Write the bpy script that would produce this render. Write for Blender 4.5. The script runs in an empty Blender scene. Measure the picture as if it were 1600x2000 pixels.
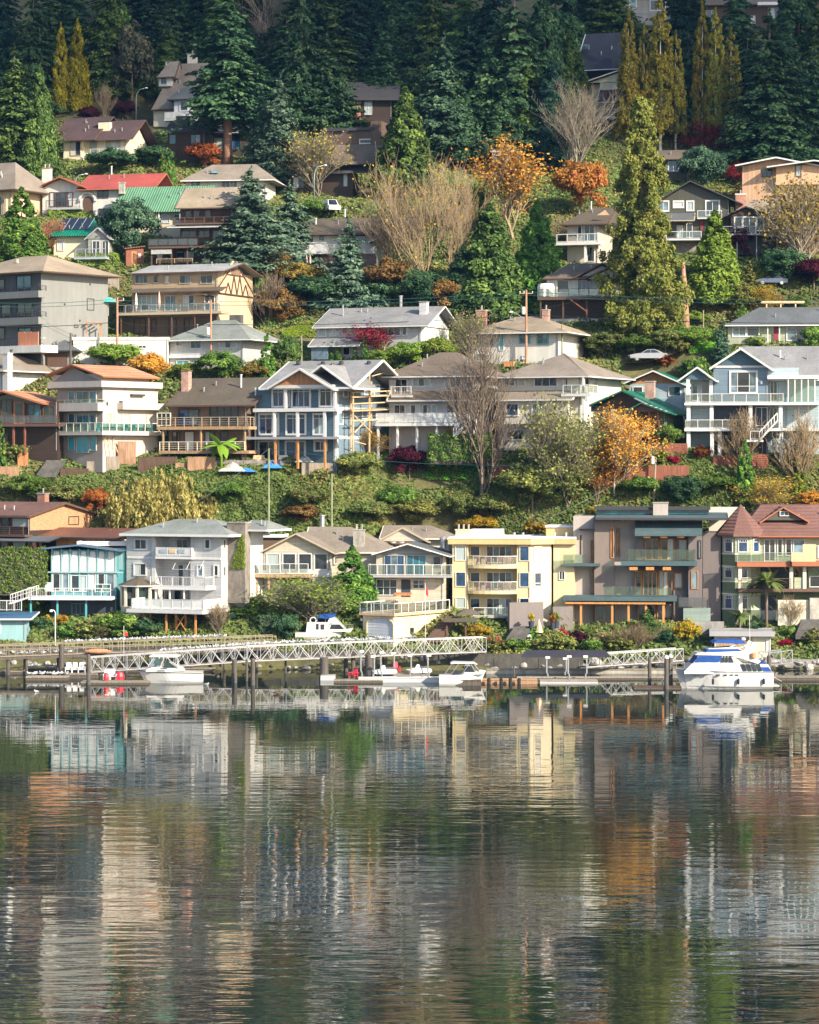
import bpy, math, random
import numpy as np
from mathutils import Vector, Matrix
R = math.radians
random.seed(7); rng = np.random.default_rng(7)
scene = bpy.context.scene
col = scene.collection

# ---------------------------------------------------------------- camera, sky, sun, exposure
FPX, CZ, HY = 5400.0, 24.0, 900.0          # focal length in photo pixels, eye height (m), horizon row
cam_d = bpy.data.cameras.new('camera'); cam = bpy.data.objects.new('camera', cam_d); col.objects.link(cam)
cam.location = (0, 0, CZ); cam.rotation_euler = (R(90), 0, 0)
cam_d.sensor_fit = 'HORIZONTAL'; cam_d.sensor_width = 36.0; cam_d.lens = FPX/1600*36.0
cam_d.shift_y = -100/1600; cam_d.clip_start = 1.0; cam_d.clip_end = 20000
scene.camera = cam
SUN_AZ, SUN_EL = 45.0, 28.0                 # degrees from the camera's back towards the right, and above the horizon
sun_dir = Vector((math.sin(R(SUN_AZ))*math.cos(R(SUN_EL)), -math.cos(R(SUN_AZ))*math.cos(R(SUN_EL)), math.sin(R(SUN_EL))))
world = bpy.data.worlds.new('World'); scene.world = world; world.use_nodes = True
wn = world.node_tree; wn.nodes.clear()
sky = wn.nodes.new('ShaderNodeTexSky'); sky.sky_type = 'NISHITA'; sky.sun_disc = False
sky.sun_elevation = R(SUN_EL); sky.sun_rotation = math.atan2(sun_dir.x, sun_dir.y)
sky.air_density = 1.0; sky.dust_density = 1.2; sky.ozone_density = 1.5
bgn = wn.nodes.new('ShaderNodeBackground'); bgn.inputs['Strength'].default_value = 0.128
wo = wn.nodes.new('ShaderNodeOutputWorld')
wn.links.new(sky.outputs[0], bgn.inputs[0]); wn.links.new(bgn.outputs[0], wo.inputs[0])
sl = bpy.data.lights.new('sun', 'SUN'); sl.energy = 5.0; sl.angle = R(0.6); sl.color = (1.0, 0.88, 0.68)
so = bpy.data.objects.new('sun', sl); col.objects.link(so)
so.rotation_euler = (-sun_dir).to_track_quat('-Z', 'Y').to_euler(); so.location = (60, -40, 120)
vs = scene.view_settings; vs.view_transform = 'Standard'; vs.look = 'None'; vs.exposure = 1.0; vs.gamma = 1.0
vs.use_curve_mapping = False
scene.cycles.max_bounces = 6; scene.cycles.transparent_max_bounces = 12
scene.cycles.use_denoising = True
scene.cycles.caustics_reflective = False; scene.cycles.caustics_refractive = False

# ---------------------------------------------------------------- helpers
def P(px, py, D):
    return Vector(((px-800)/FPX*D, D, CZ-(py-HY)/FPX*D))
def S(D): return FPX/D
def WD(py): return CZ*FPX/(py-HY)           # depth at which the water surface meets a photo row
def link(o, parent=None):
    col.objects.link(o)
    if parent is not None: o.parent = parent
    return o
def tag(o, label, cat, group=None):
    o['label'] = label; o['category'] = cat
    if group: o['group'] = group
    return o
def kind(o, k): o['kind'] = k; return o
def empty(name, loc, rz=0.0, label=None, cat=None, group=None):
    o = bpy.data.objects.new(name, None); o.location = loc; o.rotation_euler = (0, 0, rz)
    o.empty_display_size = 0.3; link(o)
    if label: tag(o, label, cat, group)
    return o
class MB:
    def __init__(s): s.v = []; s.f = []
    def add(s, vs, fs):
        b = len(s.v); s.v += [tuple(p) for p in vs]; s.f += [tuple(b+i for i in f) for f in fs]; return s
    def box(s, x0, x1, y0, y1, z0, z1):
        return s.hexa([(x0,y0,z0),(x1,y0,z0),(x1,y1,z0),(x0,y1,z0),(x0,y0,z1),(x1,y0,z1),(x1,y1,z1),(x0,y1,z1)])
    def hexa(s, p):
        return s.add(p, [(0,3,2,1),(4,5,6,7),(0,1,5,4),(1,2,6,5),(2,3,7,6),(3,0,4,7)])
    def prism(s, poly, off):                # poly: 3-D points, extruded by the vector off
        n = len(poly); o = Vector(off)
        q = [Vector(p) for p in poly]
        fs = [tuple(range(n))[::-1], tuple(range(n, 2*n))]
        fs += [(i, (i+1) % n, n+(i+1) % n, n+i) for i in range(n)]
        return s.add(q+[p+o for p in q], fs)
    def bar(s, p, q, r, r2=None, n=4):
        p = Vector(p); q = Vector(q); d = (q-p)
        if d.length < 1e-6: return s
        d.normalize(); a = d.orthogonal().normalized() if abs(d.z) < .99 else Vector((1,0,0)); b = d.cross(a)
        if abs(d.z) < .99: a = Vector((0,0,1)).cross(d).normalized(); b = d.cross(a)
        r2 = r if r2 is None else r2; vs = []
        for c, rr in ((p, r), (q, r2)):
            for k in range(n):
                t = 2*math.pi*(k+.5)/n; vs.append(c+a*math.cos(t)*rr+b*math.sin(t)*rr)
        fs = [(k, (k+1) % n, n+(k+1) % n, n+k) for k in range(n)]+[tuple(range(n))[::-1], tuple(range(n, 2*n))]
        return s.add(vs, fs)
    def tube(s, pts, rad, n=6):
        pts = [Vector(p) for p in pts]; rad = rad if isinstance(rad, (list, tuple)) else [rad]*len(pts)
        vs = []; fs = []
        for i, p in enumerate(pts):
            d = (pts[min(i+1, len(pts)-1)]-pts[max(i-1, 0)]).normalized()
            a = d.cross(Vector((0.03, 1, 0.02))).normalized(); b = d.cross(a)
            for k in range(n):
                t = 2*math.pi*k/n; vs.append(p+(a*math.cos(t)+b*math.sin(t))*rad[i])
        for i in range(len(pts)-1):
            for k in range(n): fs.append((i*n+k, i*n+(k+1) % n, (i+1)*n+(k+1) % n, (i+1)*n+k))
        fs += [tuple(range(n))[::-1], tuple(range((len(pts)-1)*n, len(pts)*n))]
        return s.add(vs, fs)
    def lathe(s, c, prof, n=12):            # prof: (radius, z) pairs
        c = Vector(c); vs = []; fs = []
        for r, z in prof:
            for k in range(n): t = 2*math.pi*k/n; vs.append(c+Vector((r*math.cos(t), r*math.sin(t), z)))
        for i in range(len(prof)-1):
            for k in range(n): fs.append((i*n+k, i*n+(k+1) % n, (i+1)*n+(k+1) % n, (i+1)*n+k))
        fs += [tuple(range(n))[::-1], tuple(range((len(prof)-1)*n, len(prof)*n))]
        return s.add(vs, fs)
    def mesh(s, name, m, smooth=False):
        me = bpy.data.meshes.new(name); me.from_pydata(s.v, [], s.f); me.validate(verbose=False)
        import bmesh
        bm = bmesh.new(); bm.from_mesh(me); bmesh.ops.recalc_face_normals(bm, faces=bm.faces); bm.to_mesh(me); bm.free()
        if m: me.materials.append(mat(m) if isinstance(m, str) else m)
        if smooth: me.shade_smooth()
        return me
    def build(s, name, m, parent=None, smooth=False):
        return link(bpy.data.objects.new(name, s.mesh(name, m, smooth)), parent)
def copy_tree(o, parent=None):
    c = o.copy(); col.objects.link(c); c.parent = parent
    for ch in o.children: copy_tree(ch, c)
    return c

# ---------------------------------------------------------------- materials
_M = {}
SPEC = {}                                   # name -> (style, colour, options)
def spec(style, **kw):
    for k, c in kw.items(): SPEC[k] = (style, c)
def node(nt, t, **inp):
    n = nt.nodes.new(t)
    for k, v in inp.items():
        if k[0] == '_': setattr(n, k[1:], v)
        else: n.inputs[k.replace('__', ' ')].default_value = v
    return n
def rgba(c): return (c[0], c[1], c[2], 1.0)
def mat(name):
    if name in _M: return _M[name]
    style, c = SPEC[name]
    m = bpy.data.materials.new(name); m.use_nodes = True; nt = m.node_tree; L = nt.links.new
    bs = nt.nodes['Principled BSDF']; bs.inputs['Roughness'].default_value = .75
    tc = node(nt, 'ShaderNodeTexCoord')
    def noise(scale, detail=3, vec=None, rough=.55):
        n = node(nt, 'ShaderNodeTexNoise', Scale=scale, Detail=detail, Roughness=rough); L(vec or tc.outputs['Object'], n.inputs['Vector']); return n.outputs['Fac']
    def ramp(fac, a, b, lo=.3, hi=.7):
        r = node(nt, 'ShaderNodeValToRGB'); r.color_ramp.elements[0].position = lo; r.color_ramp.elements[1].position = hi
        r.color_ramp.elements[0].color = rgba(a); r.color_ramp.elements[1].color = rgba(b); L(fac, r.inputs[0]); return r.outputs[0]
    def mul(a, b, f=1.0):
        x = node(nt, 'ShaderNodeMix', _data_type='RGBA', _blend_type='MULTIPLY'); x.inputs[0].default_value = f
        L(a, x.inputs[6]); L(b, x.inputs[7]); return x.outputs[2]
    def mixc(f, a, b):
        x = node(nt, 'ShaderNodeMix', _data_type='RGBA'); L(f, x.inputs[0]); L(a, x.inputs[6]); L(b, x.inputs[7]); return x.outputs[2]
    def stretch(sx, sy, sz):
        mp = node(nt, 'ShaderNodeMapping'); mp.inputs['Scale'].default_value = (sx, sy, sz); L(tc.outputs['Object'], mp.inputs[0]); return mp.outputs[0]
    def bump(h, dist, st=.6):
        b = node(nt, 'ShaderNodeBump', Strength=st, Distance=dist); L(h, b.inputs['Height']); L(b.outputs[0], bs.inputs['Normal'])
    def k(f): return tuple(min(1, x*f) for x in c)
    g = lambda a: (a, a, a)
    if style in ('paint', 'siding', 'batten', 'stucco', 'plain', 'trim'):
        streak = ramp(noise(1.2, 4, stretch(1.6, 1.6, .25)), g(.86), g(1.04), .25, .75)
        spot = ramp(noise(.35, 3), k(.93), k(1.04), .3, .7)
        cc = mul(spot, streak, {'trim': .5}.get(style, 1))
        if style in ('siding', 'batten'): cc = mul(cc, ramp(noise(1.0, 2, stretch(.08, .08, 5.5) if style == 'siding' else stretch(5.5, 5.5, .08)), g(.84), g(1.1), .35, .65))
        L(cc, bs.inputs['Base Color']); bs.inputs['Roughness'].default_value = .62
        if style in ('siding', 'batten'):
            w = node(nt, 'ShaderNodeTexWave', _wave_type='BANDS', _bands_direction='Z' if style == 'siding' else 'X', _wave_profile='SAW', Scale=(1.55 if style == 'siding' else 1.0), Distortion=0.0)
            L(tc.outputs['Object'], w.inputs['Vector']); bump(w.outputs['Fac'], .06, .8)
        elif style == 'stucco': bump(noise(9, 4), .02, .5)
    elif style in ('shingle', 'roofmetal', 'flatroof', 'tile'):
        big = ramp(noise(.28, 4), k(.78), k(1.16), .3, .7)
        fine = ramp(noise(3.2, 5, stretch(1, 1, 2.5), .7), g(.72), g(1.2), .3, .7)
        cc = mul(big, fine)
        if style == 'shingle':
            moss = node(nt, 'ShaderNodeRGB'); moss.outputs[0].default_value = rgba((c[0]*.55+.01, c[1]*.68+.02, c[2]*.45))
            f = ramp(noise(.7, 5, None, .7), g(0), g(.55), .52, .72); cc = mixc(f, cc, moss.outputs[0])
            w = node(nt, 'ShaderNodeTexWave', _bands_direction='Z', _wave_profile='SAW', Scale=1.4, Distortion=.6); L(tc.outputs['Object'], w.inputs['Vector'])
            bump(w.outputs['Fac'], .05, .7)
        if style in ('roofmetal', 'tile'):
            w = node(nt, 'ShaderNodeTexWave', _bands_direction='X' if style == 'roofmetal' else 'Z', _wave_profile='SIN', Scale=.8, Distortion=.0); L(tc.outputs['Object'], w.inputs['Vector'])
            bump(w.outputs['Fac'], .1, .8); bs.inputs['Roughness'].default_value = .42
        L(cc, bs.inputs['Base Color'])
        if style != 'roofmetal': bs.inputs['Roughness'].default_value = .9
    elif style in ('wood', 'log', 'shake'):
        gr = ramp(noise(2.0, 5, stretch(3, 3, .35) if style != 'shake' else stretch(3, 3, 4)), k(.62), k(1.3), .28, .72)
        L(gr, bs.inputs['Base Color']); bump(noise(6, 3, stretch(4, 4, .5)), .02)
        bs.inputs['Roughness'].default_value = .8
    elif style in ('concrete', 'stone', 'dirt'):
        a = ramp(noise(.6, 5, None, .65), k(.6), k(1.25), .3, .72); b = ramp(noise(2.5, 5, stretch(1, 1, .3)), g(.7), g(1.15), .3, .7)
        L(mul(a, b), bs.inputs['Base Color']); bs.inputs['Roughness'].default_value = .9; bump(noise(4, 5), .05)
    elif style == 'brick':
        b = node(nt, 'ShaderNodeTexBrick', Scale=3.0, Mortar__Size=.02, Color1=rgba(k(1.1)), Color2=rgba(k(.75)), Mortar=(.35, .32, .3, 1))
        mp = node(nt, 'ShaderNodeMapping'); mp.inputs['Rotation'].default_value = (R(90), 0, 0); L(tc.outputs['Object'], mp.inputs[0]); L(mp.outputs[0], b.inputs['Vector'])
        L(mul(b.outputs[0], ramp(noise(1.5, 4), g(.7), g(1.15))), bs.inputs['Base Color'])
    elif style == 'glass':
        oi = node(nt, 'ShaderNodeObjectInfo')
        v = ramp(oi.outputs['Random'], k(.55), k(1.6), 0, 1)
        blob = ramp(noise(.8, 2), g(.55), g(1.5), .35, .68)
        L(mul(v, blob), bs.inputs['Base Color'])
        bs.inputs['Roughness'].default_value = .06; bs.inputs['IOR'].default_value = 1.65
    elif style == 'curtain':
        w = ramp(noise(5, 2, stretch(4, 4, .1)), k(.75), k(1.1)); L(w, bs.inputs['Base Color'])
        bs.inputs['Roughness'].default_value = .35; bs.inputs['Coat Weight'].default_value = .6; bs.inputs['Coat Roughness'].default_value = .05
    elif style == 'clear':                  # thin sheet glass: tinted see-through with a faint mirror
        if name in ('clear_white', 'clear_dark'): bs.inputs['Base Color'].default_value = rgba(c); bs.inputs['Alpha'].default_value = .5; bs.inputs['Roughness'].default_value = .1
        else:
            nt.nodes.remove(bs); t = node(nt, 'ShaderNodeBsdfTransparent'); t.inputs[0].default_value = rgba(tuple(.45+.55*x for x in c)); gl = node(nt, 'ShaderNodeBsdfGlossy', Roughness=.04); mx = node(nt, 'ShaderNodeMixShader'); mx.inputs[0].default_value = .13
            L(t.outputs[0], mx.inputs[1]); L(gl.outputs[0], mx.inputs[2]); L(mx.outputs[0], nt.nodes['Material Output'].inputs[0])
    elif style == 'gloss':
        L(ramp(noise(.7, 3), k(.94), k(1.03)), bs.inputs['Base Color']); bs.inputs['Roughness'].default_value = .22
        bs.inputs['Coat Weight'].default_value = .3
    elif style == 'metal':
        L(ramp(noise(2, 3), k(.8), k(1.1)), bs.inputs['Base Color']); bs.inputs['Metallic'].default_value = .55; bs.inputs['Roughness'].default_value = .42
    elif style == 'cloth':
        L(ramp(noise(1.5, 3), k(.8), k(1.15)), bs.inputs['Base Color']); bs.inputs['Roughness'].default_value = .9
    elif style == 'leaf':
        nt.nodes.remove(bs); out = nt.nodes['Material Output']
        at = node(nt, 'ShaderNodeAttribute', _attribute_name='var'); oi = node(nt, 'ShaderNodeObjectInfo')
        c2 = c[1] if isinstance(c[0], tuple) else k(1.8)
        c1 = c[0] if isinstance(c[0], tuple) else c
        up = lambda q: tuple(min(.7, x*(2.05 if q[0] < .2 and q[0] < q[1]*1.5 else 1.1)) for x in q); c1, c2 = up(c1), up(c2)
        c3 = up(c[2]) if isinstance(c[0], tuple) and len(c) > 2 else None
        r = node(nt, 'ShaderNodeValToRGB'); e = r.color_ramp.elements
        lo = tuple(x*.62 for x in c1); e[0].position = .05; e[0].color = rgba(lo); e[1].position = .95; e[1].color = rgba(c2)
        x = e.new(.5); x.color = rgba(c1)
        if c3: x = e.new(.78); x.color = rgba(c3)
        L(at.outputs['Fac'], r.inputs[0])
        hs = node(nt, 'ShaderNodeHueSaturation'); L(r.outputs[0], hs.inputs['Color'])
        mr = node(nt, 'ShaderNodeMapRange'); mr.inputs['To Min'].default_value = .488; mr.inputs['To Max'].default_value = .512; L(oi.outputs['Random'], mr.inputs[0]); L(mr.outputs[0], hs.inputs['Hue'])
        mv = node(nt, 'ShaderNodeMapRange'); mv.inputs['To Min'].default_value = .82; mv.inputs['To Max'].default_value = 1.2; L(oi.outputs['Random'], mv.inputs[0]); L(mv.outputs[0], hs.inputs['Value'])
        d = node(nt, 'ShaderNodeBsdfDiffuse'); t = node(nt, 'ShaderNodeBsdfTranslucent'); mx = node(nt, 'ShaderNodeMixShader'); mx.inputs[0].default_value = .28
        L(hs.outputs[0], d.inputs[0]); L(hs.outputs[0], t.inputs[0]); L(d.outputs[0], mx.inputs[1]); L(t.outputs[0], mx.inputs[2]); L(mx.outputs[0], out.inputs[0])
    _M[name] = m; return m

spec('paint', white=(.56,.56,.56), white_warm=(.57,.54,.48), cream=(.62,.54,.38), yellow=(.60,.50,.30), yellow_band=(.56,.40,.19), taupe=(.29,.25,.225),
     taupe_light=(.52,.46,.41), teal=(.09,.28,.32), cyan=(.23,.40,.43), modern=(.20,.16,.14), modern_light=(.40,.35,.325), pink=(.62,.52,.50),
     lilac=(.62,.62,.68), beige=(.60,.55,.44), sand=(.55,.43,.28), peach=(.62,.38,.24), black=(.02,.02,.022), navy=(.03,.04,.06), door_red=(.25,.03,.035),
     garage=(.6,.62,.68), orange_panel=(.62,.24,.12), salmon=(.66,.44,.26), concrete_white=(.7,.68,.62))
spec('trim', trim=(.60,.60,.60), trim_cream=(.72,.67,.55), trim_brown=(.10,.055,.04), trim_red=(.33,.11,.05), trim_dark=(.035,.035,.04), trim_teal=(.08,.32,.36), trim_blue=(.05,.13,.24),
     trim_green=(.02,.10,.07), trim_tan=(.40,.33,.24), trim_grey=(.32,.32,.34))
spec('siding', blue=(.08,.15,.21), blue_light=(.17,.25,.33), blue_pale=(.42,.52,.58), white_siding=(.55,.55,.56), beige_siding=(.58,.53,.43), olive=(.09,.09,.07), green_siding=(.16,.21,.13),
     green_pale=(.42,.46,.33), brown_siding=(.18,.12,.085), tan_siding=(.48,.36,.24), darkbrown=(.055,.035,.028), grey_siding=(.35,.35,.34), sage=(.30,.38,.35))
spec('batten', olive_batten=(.08,.08,.065), brown_batten=(.12,.075,.055), peach_batten=(.60,.37,.24))
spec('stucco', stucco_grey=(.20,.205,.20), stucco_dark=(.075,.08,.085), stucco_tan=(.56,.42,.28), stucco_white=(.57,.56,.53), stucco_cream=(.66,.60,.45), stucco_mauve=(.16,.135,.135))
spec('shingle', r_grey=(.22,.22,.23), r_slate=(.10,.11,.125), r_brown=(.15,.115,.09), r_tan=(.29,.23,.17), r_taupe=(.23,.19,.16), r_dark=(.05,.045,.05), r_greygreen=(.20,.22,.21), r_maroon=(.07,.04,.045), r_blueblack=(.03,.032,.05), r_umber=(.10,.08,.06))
spec('tile', r_redbrown=(.165,.082,.068), r_red=(.33,.06,.05), r_terra=(.45,.22,.12))
spec('roofmetal', r_green=(.13,.28,.16), r_emerald=(.0,.17,.11), r_rust=(.17,.07,.05))
spec('flatroof', r_flat=(.30,.30,.30), r_white=(.70,.70,.70), r_flatdark=(.07,.07,.075), r_teal=(.06,.10,.115))
spec('wood', cedar=(.42,.19,.08), timber=(.36,.24,.14), dockwood=(.24,.20,.15), greywood=(.30,.25,.20), orange_timber=(.50,.22,.07), fence_red=(.22,.075,.045), fence_tan=(.34,.20,.12), pile=(.085,.072,.062), pole=(.30,.24,.18), pole_green=(.20,.22,.13), newwood=(.62,.42,.24), darkwood=(.09,.05,.035), pole_brown=(.34,.19,.12))
spec('shake', cedar_shake=(.42,.225,.12))
spec('log', bark=(.16,.12,.09), bark_grey=(.26,.22,.17), bark_pale=(.29,.215,.13), bark_red=(.22,.12,.08), birch=(.60,.56,.46), bark_dark=(.07,.055,.05), twig_red=(.30,.14,.11))
spec('concrete', concrete=(.36,.34,.30), seawall=(.075,.07,.062), chimney_grey=(.24,.21,.18), asphalt=(.10,.10,.10), drive=(.34,.31,.29))
spec('stone', rock=(.26,.25,.24), rock_pale=(.42,.39,.36), rock_dark=(.10,.095,.09), stone_grey=(.30,.29,.28))
spec('dirt', mud=(.10,.08,.06), soil=(.09,.075,.04))
spec('brick', brick=(.38,.14,.09), brick_pink=(.50,.27,.21), brick_dark=(.13,.06,.05), cblock=(.22,.19,.19))
spec('glass', gl=(.018,.024,.034), gl_blue=(.012,.04,.10), gl_teal=(.01,.10,.14), gl_green=(.02,.04,.04), gl_sky=(.10,.15,.19))
spec('curtain', curtain=(.52,.53,.53), blind=(.34,.40,.42), blind_teal=(.03,.34,.42), panel_white=(.58,.60,.60))
spec('clear', clear=(.55,.62,.62), clear_green=(.35,.55,.45), clear_teal=(.15,.55,.58), clear_dark=(.10,.11,.12), clear_white=(.8,.82,.82))
spec('gloss', boat_white=(.60,.60,.59), boat_grey=(.45,.47,.50), car_silver=(.24,.25,.27), car_white=(.8,.8,.8), car_blue=(.05,.07,.12), red=(.55,.03,.05), plastic_white=(.68,.68,.68), rubber=(.02,.02,.02), beak=(.6,.35,.05), gull_grey=(.30,.33,.37), gull_white=(.52,.53,.55), solar=(.012,.016,.028), solar_line=(.30,.32,.35), aqua=(.10,.55,.55))
spec('metal', alu=(.40,.40,.42), steel=(.35,.36,.37), lampgreen=(.30,.38,.33), wire=(.03,.05,.05), wire_teal=(.05,.16,.16))
spec('cloth', canvas_blue=(.008,.06,.26), canvas_dark=(.02,.02,.035), umbrella=(.70,.38,.17), umbrella_white=(.72,.70,.66), tarp_blue=(.03,.20,.55), tarp_white=(.36,.36,.35), umbrella_pink=(.6,.42,.36), flag_red=(.55,.03,.04), canvas_brown=(.10,.06,.05), umb_teal=(.05,.5,.45), maroon_cloth=(.22,.08,.10))
# foliage: (base, bright end, accent)
spec('leaf', lf_fir=((.026,.056,.028),(.065,.105,.045)), lf_spruce=((.052,.088,.060),(.13,.17,.115)), lf_cedar=((.042,.072,.022),(.105,.15,.038)), lf_bigcedar=((.125,.15,.035),(.28,.29,.08)),
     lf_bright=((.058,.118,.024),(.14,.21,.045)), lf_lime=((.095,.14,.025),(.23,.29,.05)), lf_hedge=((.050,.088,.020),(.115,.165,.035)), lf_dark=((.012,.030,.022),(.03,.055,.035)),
     lf_bluegreen=((.034,.066,.042),(.08,.125,.072)), lf_olive=((.09,.10,.03),(.18,.18,.05)), lf_yellow=((.42,.30,.03),(.65,.45,.03),(.34,.30,.05)), lf_gold=((.36,.25,.03),(.58,.36,.03)), lf_orange=((.44,.185,.035),(.58,.28,.05),(.48,.30,.07)),
     lf_redorange=((.42,.21,.05),(.55,.32,.07),(.40,.13,.06)), lf_rust=((.30,.10,.03),(.45,.17,.05)), lf_red=((.28,.015,.03),(.45,.035,.05)), lf_crimson=((.30,.02,.04),(.50,.06,.09)), lf_maroon=((.055,.012,.024),(.10,.02,.04)), lf_pinkred=((.42,.13,.09),(.55,.25,.12),(.20,.16,.04)), lf_willow=((.38,.32,.11),(.52,.45,.19),(.24,.25,.08)),
     lf_bramble=((.085,.115,.035),(.17,.19,.055),(.15,.095,.05)), lf_grass=((.12,.18,.02),(.22,.28,.035)), lf_lawn=((.06,.16,.015),(.10,.24,.03)), lf_pampas=((.34,.27,.13),(.48,.38,.2)), lf_brownleaf=((.17,.10,.04),(.28,.17,.06)), lf_goldcon=((.24,.21,.02),(.42,.35,.04)), lf_poplar=((.16,.145,.03),(.29,.23,.04),(.30,.22,.02)), lf_palm=((.09,.12,.035),(.22,.22,.06)), lf_banana=((.14,.26,.03),(.30,.42,.05)), lf_ochre=((.24,.19,.05),(.38,.27,.06)), lf_purplish=((.045,.05,.034),(.085,.075,.045)))

# ---------------------------------------------------------------- house plots: left front corner (photo px), depth, turn, right front corner px, plan depth m
PADS = {
 'cedar':(-60,1085,342,30,58,13), 'teal':(100,1203,330,4,228,9), 'white3':(247,1195,331,25,432,9), 'gableA':(512,1168,331,8,648,12), 'gableB':(735,1166,329,6,866,9), 'gableC':(748,1085,342,6,880,9),
 'yellow':(884,1222,331,8,1036,12), 'boathouse':(709,1250,322.5,35,769,11), 'modern':(1120,1216,330,6,1372,12), 'turret':(1408,1218,329,0,1650,12), 'cyanboat':(-40,1241,322,0,50,6), 'beigeboat':(1393,1274,320,6,1505,5),
 'brown0':(-40,872,358,18,112,9), 'white0':(-60,775,374,35,4,12), 'taupe':(112,892,357,38,200,10.5), 'brown2':(318,888,358,24,482,11), 'blue':(492,902,354,27,656,14), 'white4':(760,884,358,20,925,11), 'cream5':(970,874,357,25,1135,15),
 'green6':(1150,868,356,20,1300,10), 'green6b':(1228,800,370,14,1338,9), 'lblue7':(1340,888,353,10,1500,13),
 'stucco':(-75,675,388,38,80,13), 'tudor':(258,658,393,22,425,12), 'whitewall':(143,708,380,0,328,5), 'garage':(82,716,379,8,138,6), 'whitehip':(332,714,382,20,475,10), 'whitegable':(618,702,384,22,822,11), 'tanhip':(915,708,383,20,1090,13),
 'greyhip':(1422,672,387,5,1650,10), 'whiteblue':(1062,622,398,14,1190,9),
 'redroof':(83,424,433,14,232,11), 'greenroof':(235,450,423,12,395,9), 'solar':(105,502,414,12,172,9), 'brown3':(298,514,411,12,455,9), 'greytop':(362,390,442,8,520,9), 'whitebrown':(560,532,413,8,735,10), 'creamdeck':(1108,512,415,18,1168,9),
 'olive':(1283,498,417,8,1424,12), 'brownred':(1418,497,414,3,1650,10), 'peach':(1445,400,437,10,1650,9), 'leftroof':(-70,425,432,30,22,9),
 'longbrown':(132,312,463,18,246,9), 'steep':(296,242,484,14,372,10), 'darkside':(325,312,466,8,400,8), 'brickdark':(686,254,480,0,765,8), 'flatbrown':(640,375,452,14,724,8), 'bigroof':(1125,245,479,20,1200,12), 'backlow':(1285,350,456,8,1345,7), 'shadowed':(388,312,472,0,500,8),
 'longtop':(1345,62,530,4,1560,8), 'hiddentop':(660,132,514,6,795,8), 'farleft':(1215,40,536,4,1335,8), 'sliver':(962,345,457,0,1012,6), 'shingled':(1586,262,476,0,1660,8),
}
def pad_uv(k):
    px, py, D, a, px1, dep = PADS[k]; o = P(px, py, D); a = R(a)
    kk = (px1-800)/FPX; ca, sa = math.cos(a), math.sin(a)
    W = (kk*o.y-o.x)/(ca+kk*sa)
    return o, ca, sa, W, dep

# ---------------------------------------------------------------- terrain height
_prof = [(-400,-6),(300,-4),(314,-2.2),(317.5,-.4),(319,.9),(320.5,2.0),(323,3.7),(327,5.6),(332,6.5),(338,9.5),(342,14.0),(351,23.3),(356,24.6),(362,26.2),(372,33),(384,39.4),(394,43.5),(411,52),(432,62),(464,76),(500,92),(540,114),(600,146),(680,172),(800,180),(1200,165),(2500,120)]
_pd = np.array([p[0] for p in _prof], float); _pz = np.array([p[1] for p in _prof], float)
_cp = []
for k in PADS:
    o, ca, sa, W, dep = pad_uv(k)
    for u in np.linspace(-.5, W+.5, max(3, int(W/3)+2)):
        for v, dz in ((-1.6, -.35), (0.2, -.15), (dep*.5, -.1), (dep-.5, .0)):
            _cp.append((o.x+u*ca+v*sa, o.y-u*sa+v*ca, o.z+dz))
    for v in np.linspace(1, dep, 4):
        _cp.append((o.x+(W+1.2)*ca+v*sa, o.y-(W+1.2)*sa+v*ca, o.z+.1*v))
_cp = np.array(_cp); _cr = _cp[:, 2]-np.interp(_cp[:, 1], _pd, _pz)
def ground(x, y):
    x = np.atleast_1d(np.asarray(x, float)); y = np.atleast_1d(np.asarray(y, float)); out = np.interp(y, _pd, _pz)
    for i in range(0, len(x), 20000):
        d2 = (x[i:i+20000, None]-_cp[None, :, 0])**2+(y[i:i+20000, None]-_cp[None, :, 1])**2
        w = np.exp(-d2/(2*3.2**2)); out[i:i+20000] += (w*_cr).sum(1)/(w.sum(1)+.25)
    m = (y > 319.5)
    out += m*(.25*np.sin(x*.31+y*.17)+.2*np.sin(x*.13-y*.23+2))
    return out
def gz(x, y): return float(ground([x], [y])[0])
_DS = np.concatenate([np.arange(318, 480, .5), np.arange(480, 700, 2)])
def Dfor(px, py):                            # depth at which the ground meets a photo pixel
    xs = (px-800)/FPX*_DS; zs = ground(xs, _DS); rows = HY-(zs-CZ)/_DS*FPX
    i = np.argmax(rows <= py)
    return float(_DS[i]) if rows[i] <= py else float(_DS[-1])
def inside_pads(x, y, m=.4):
    r = np.zeros(len(x), bool)
    for k in PADS:
        o, ca, sa, W, dep = pad_uv(k); dx = x-o.x; dy = y-o.y
        u = dx*ca-dy*sa; v = dx*sa+dy*ca
        r |= (u > -m) & (u < W+m) & (v > -m) & (v < dep+m)
    return r
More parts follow.
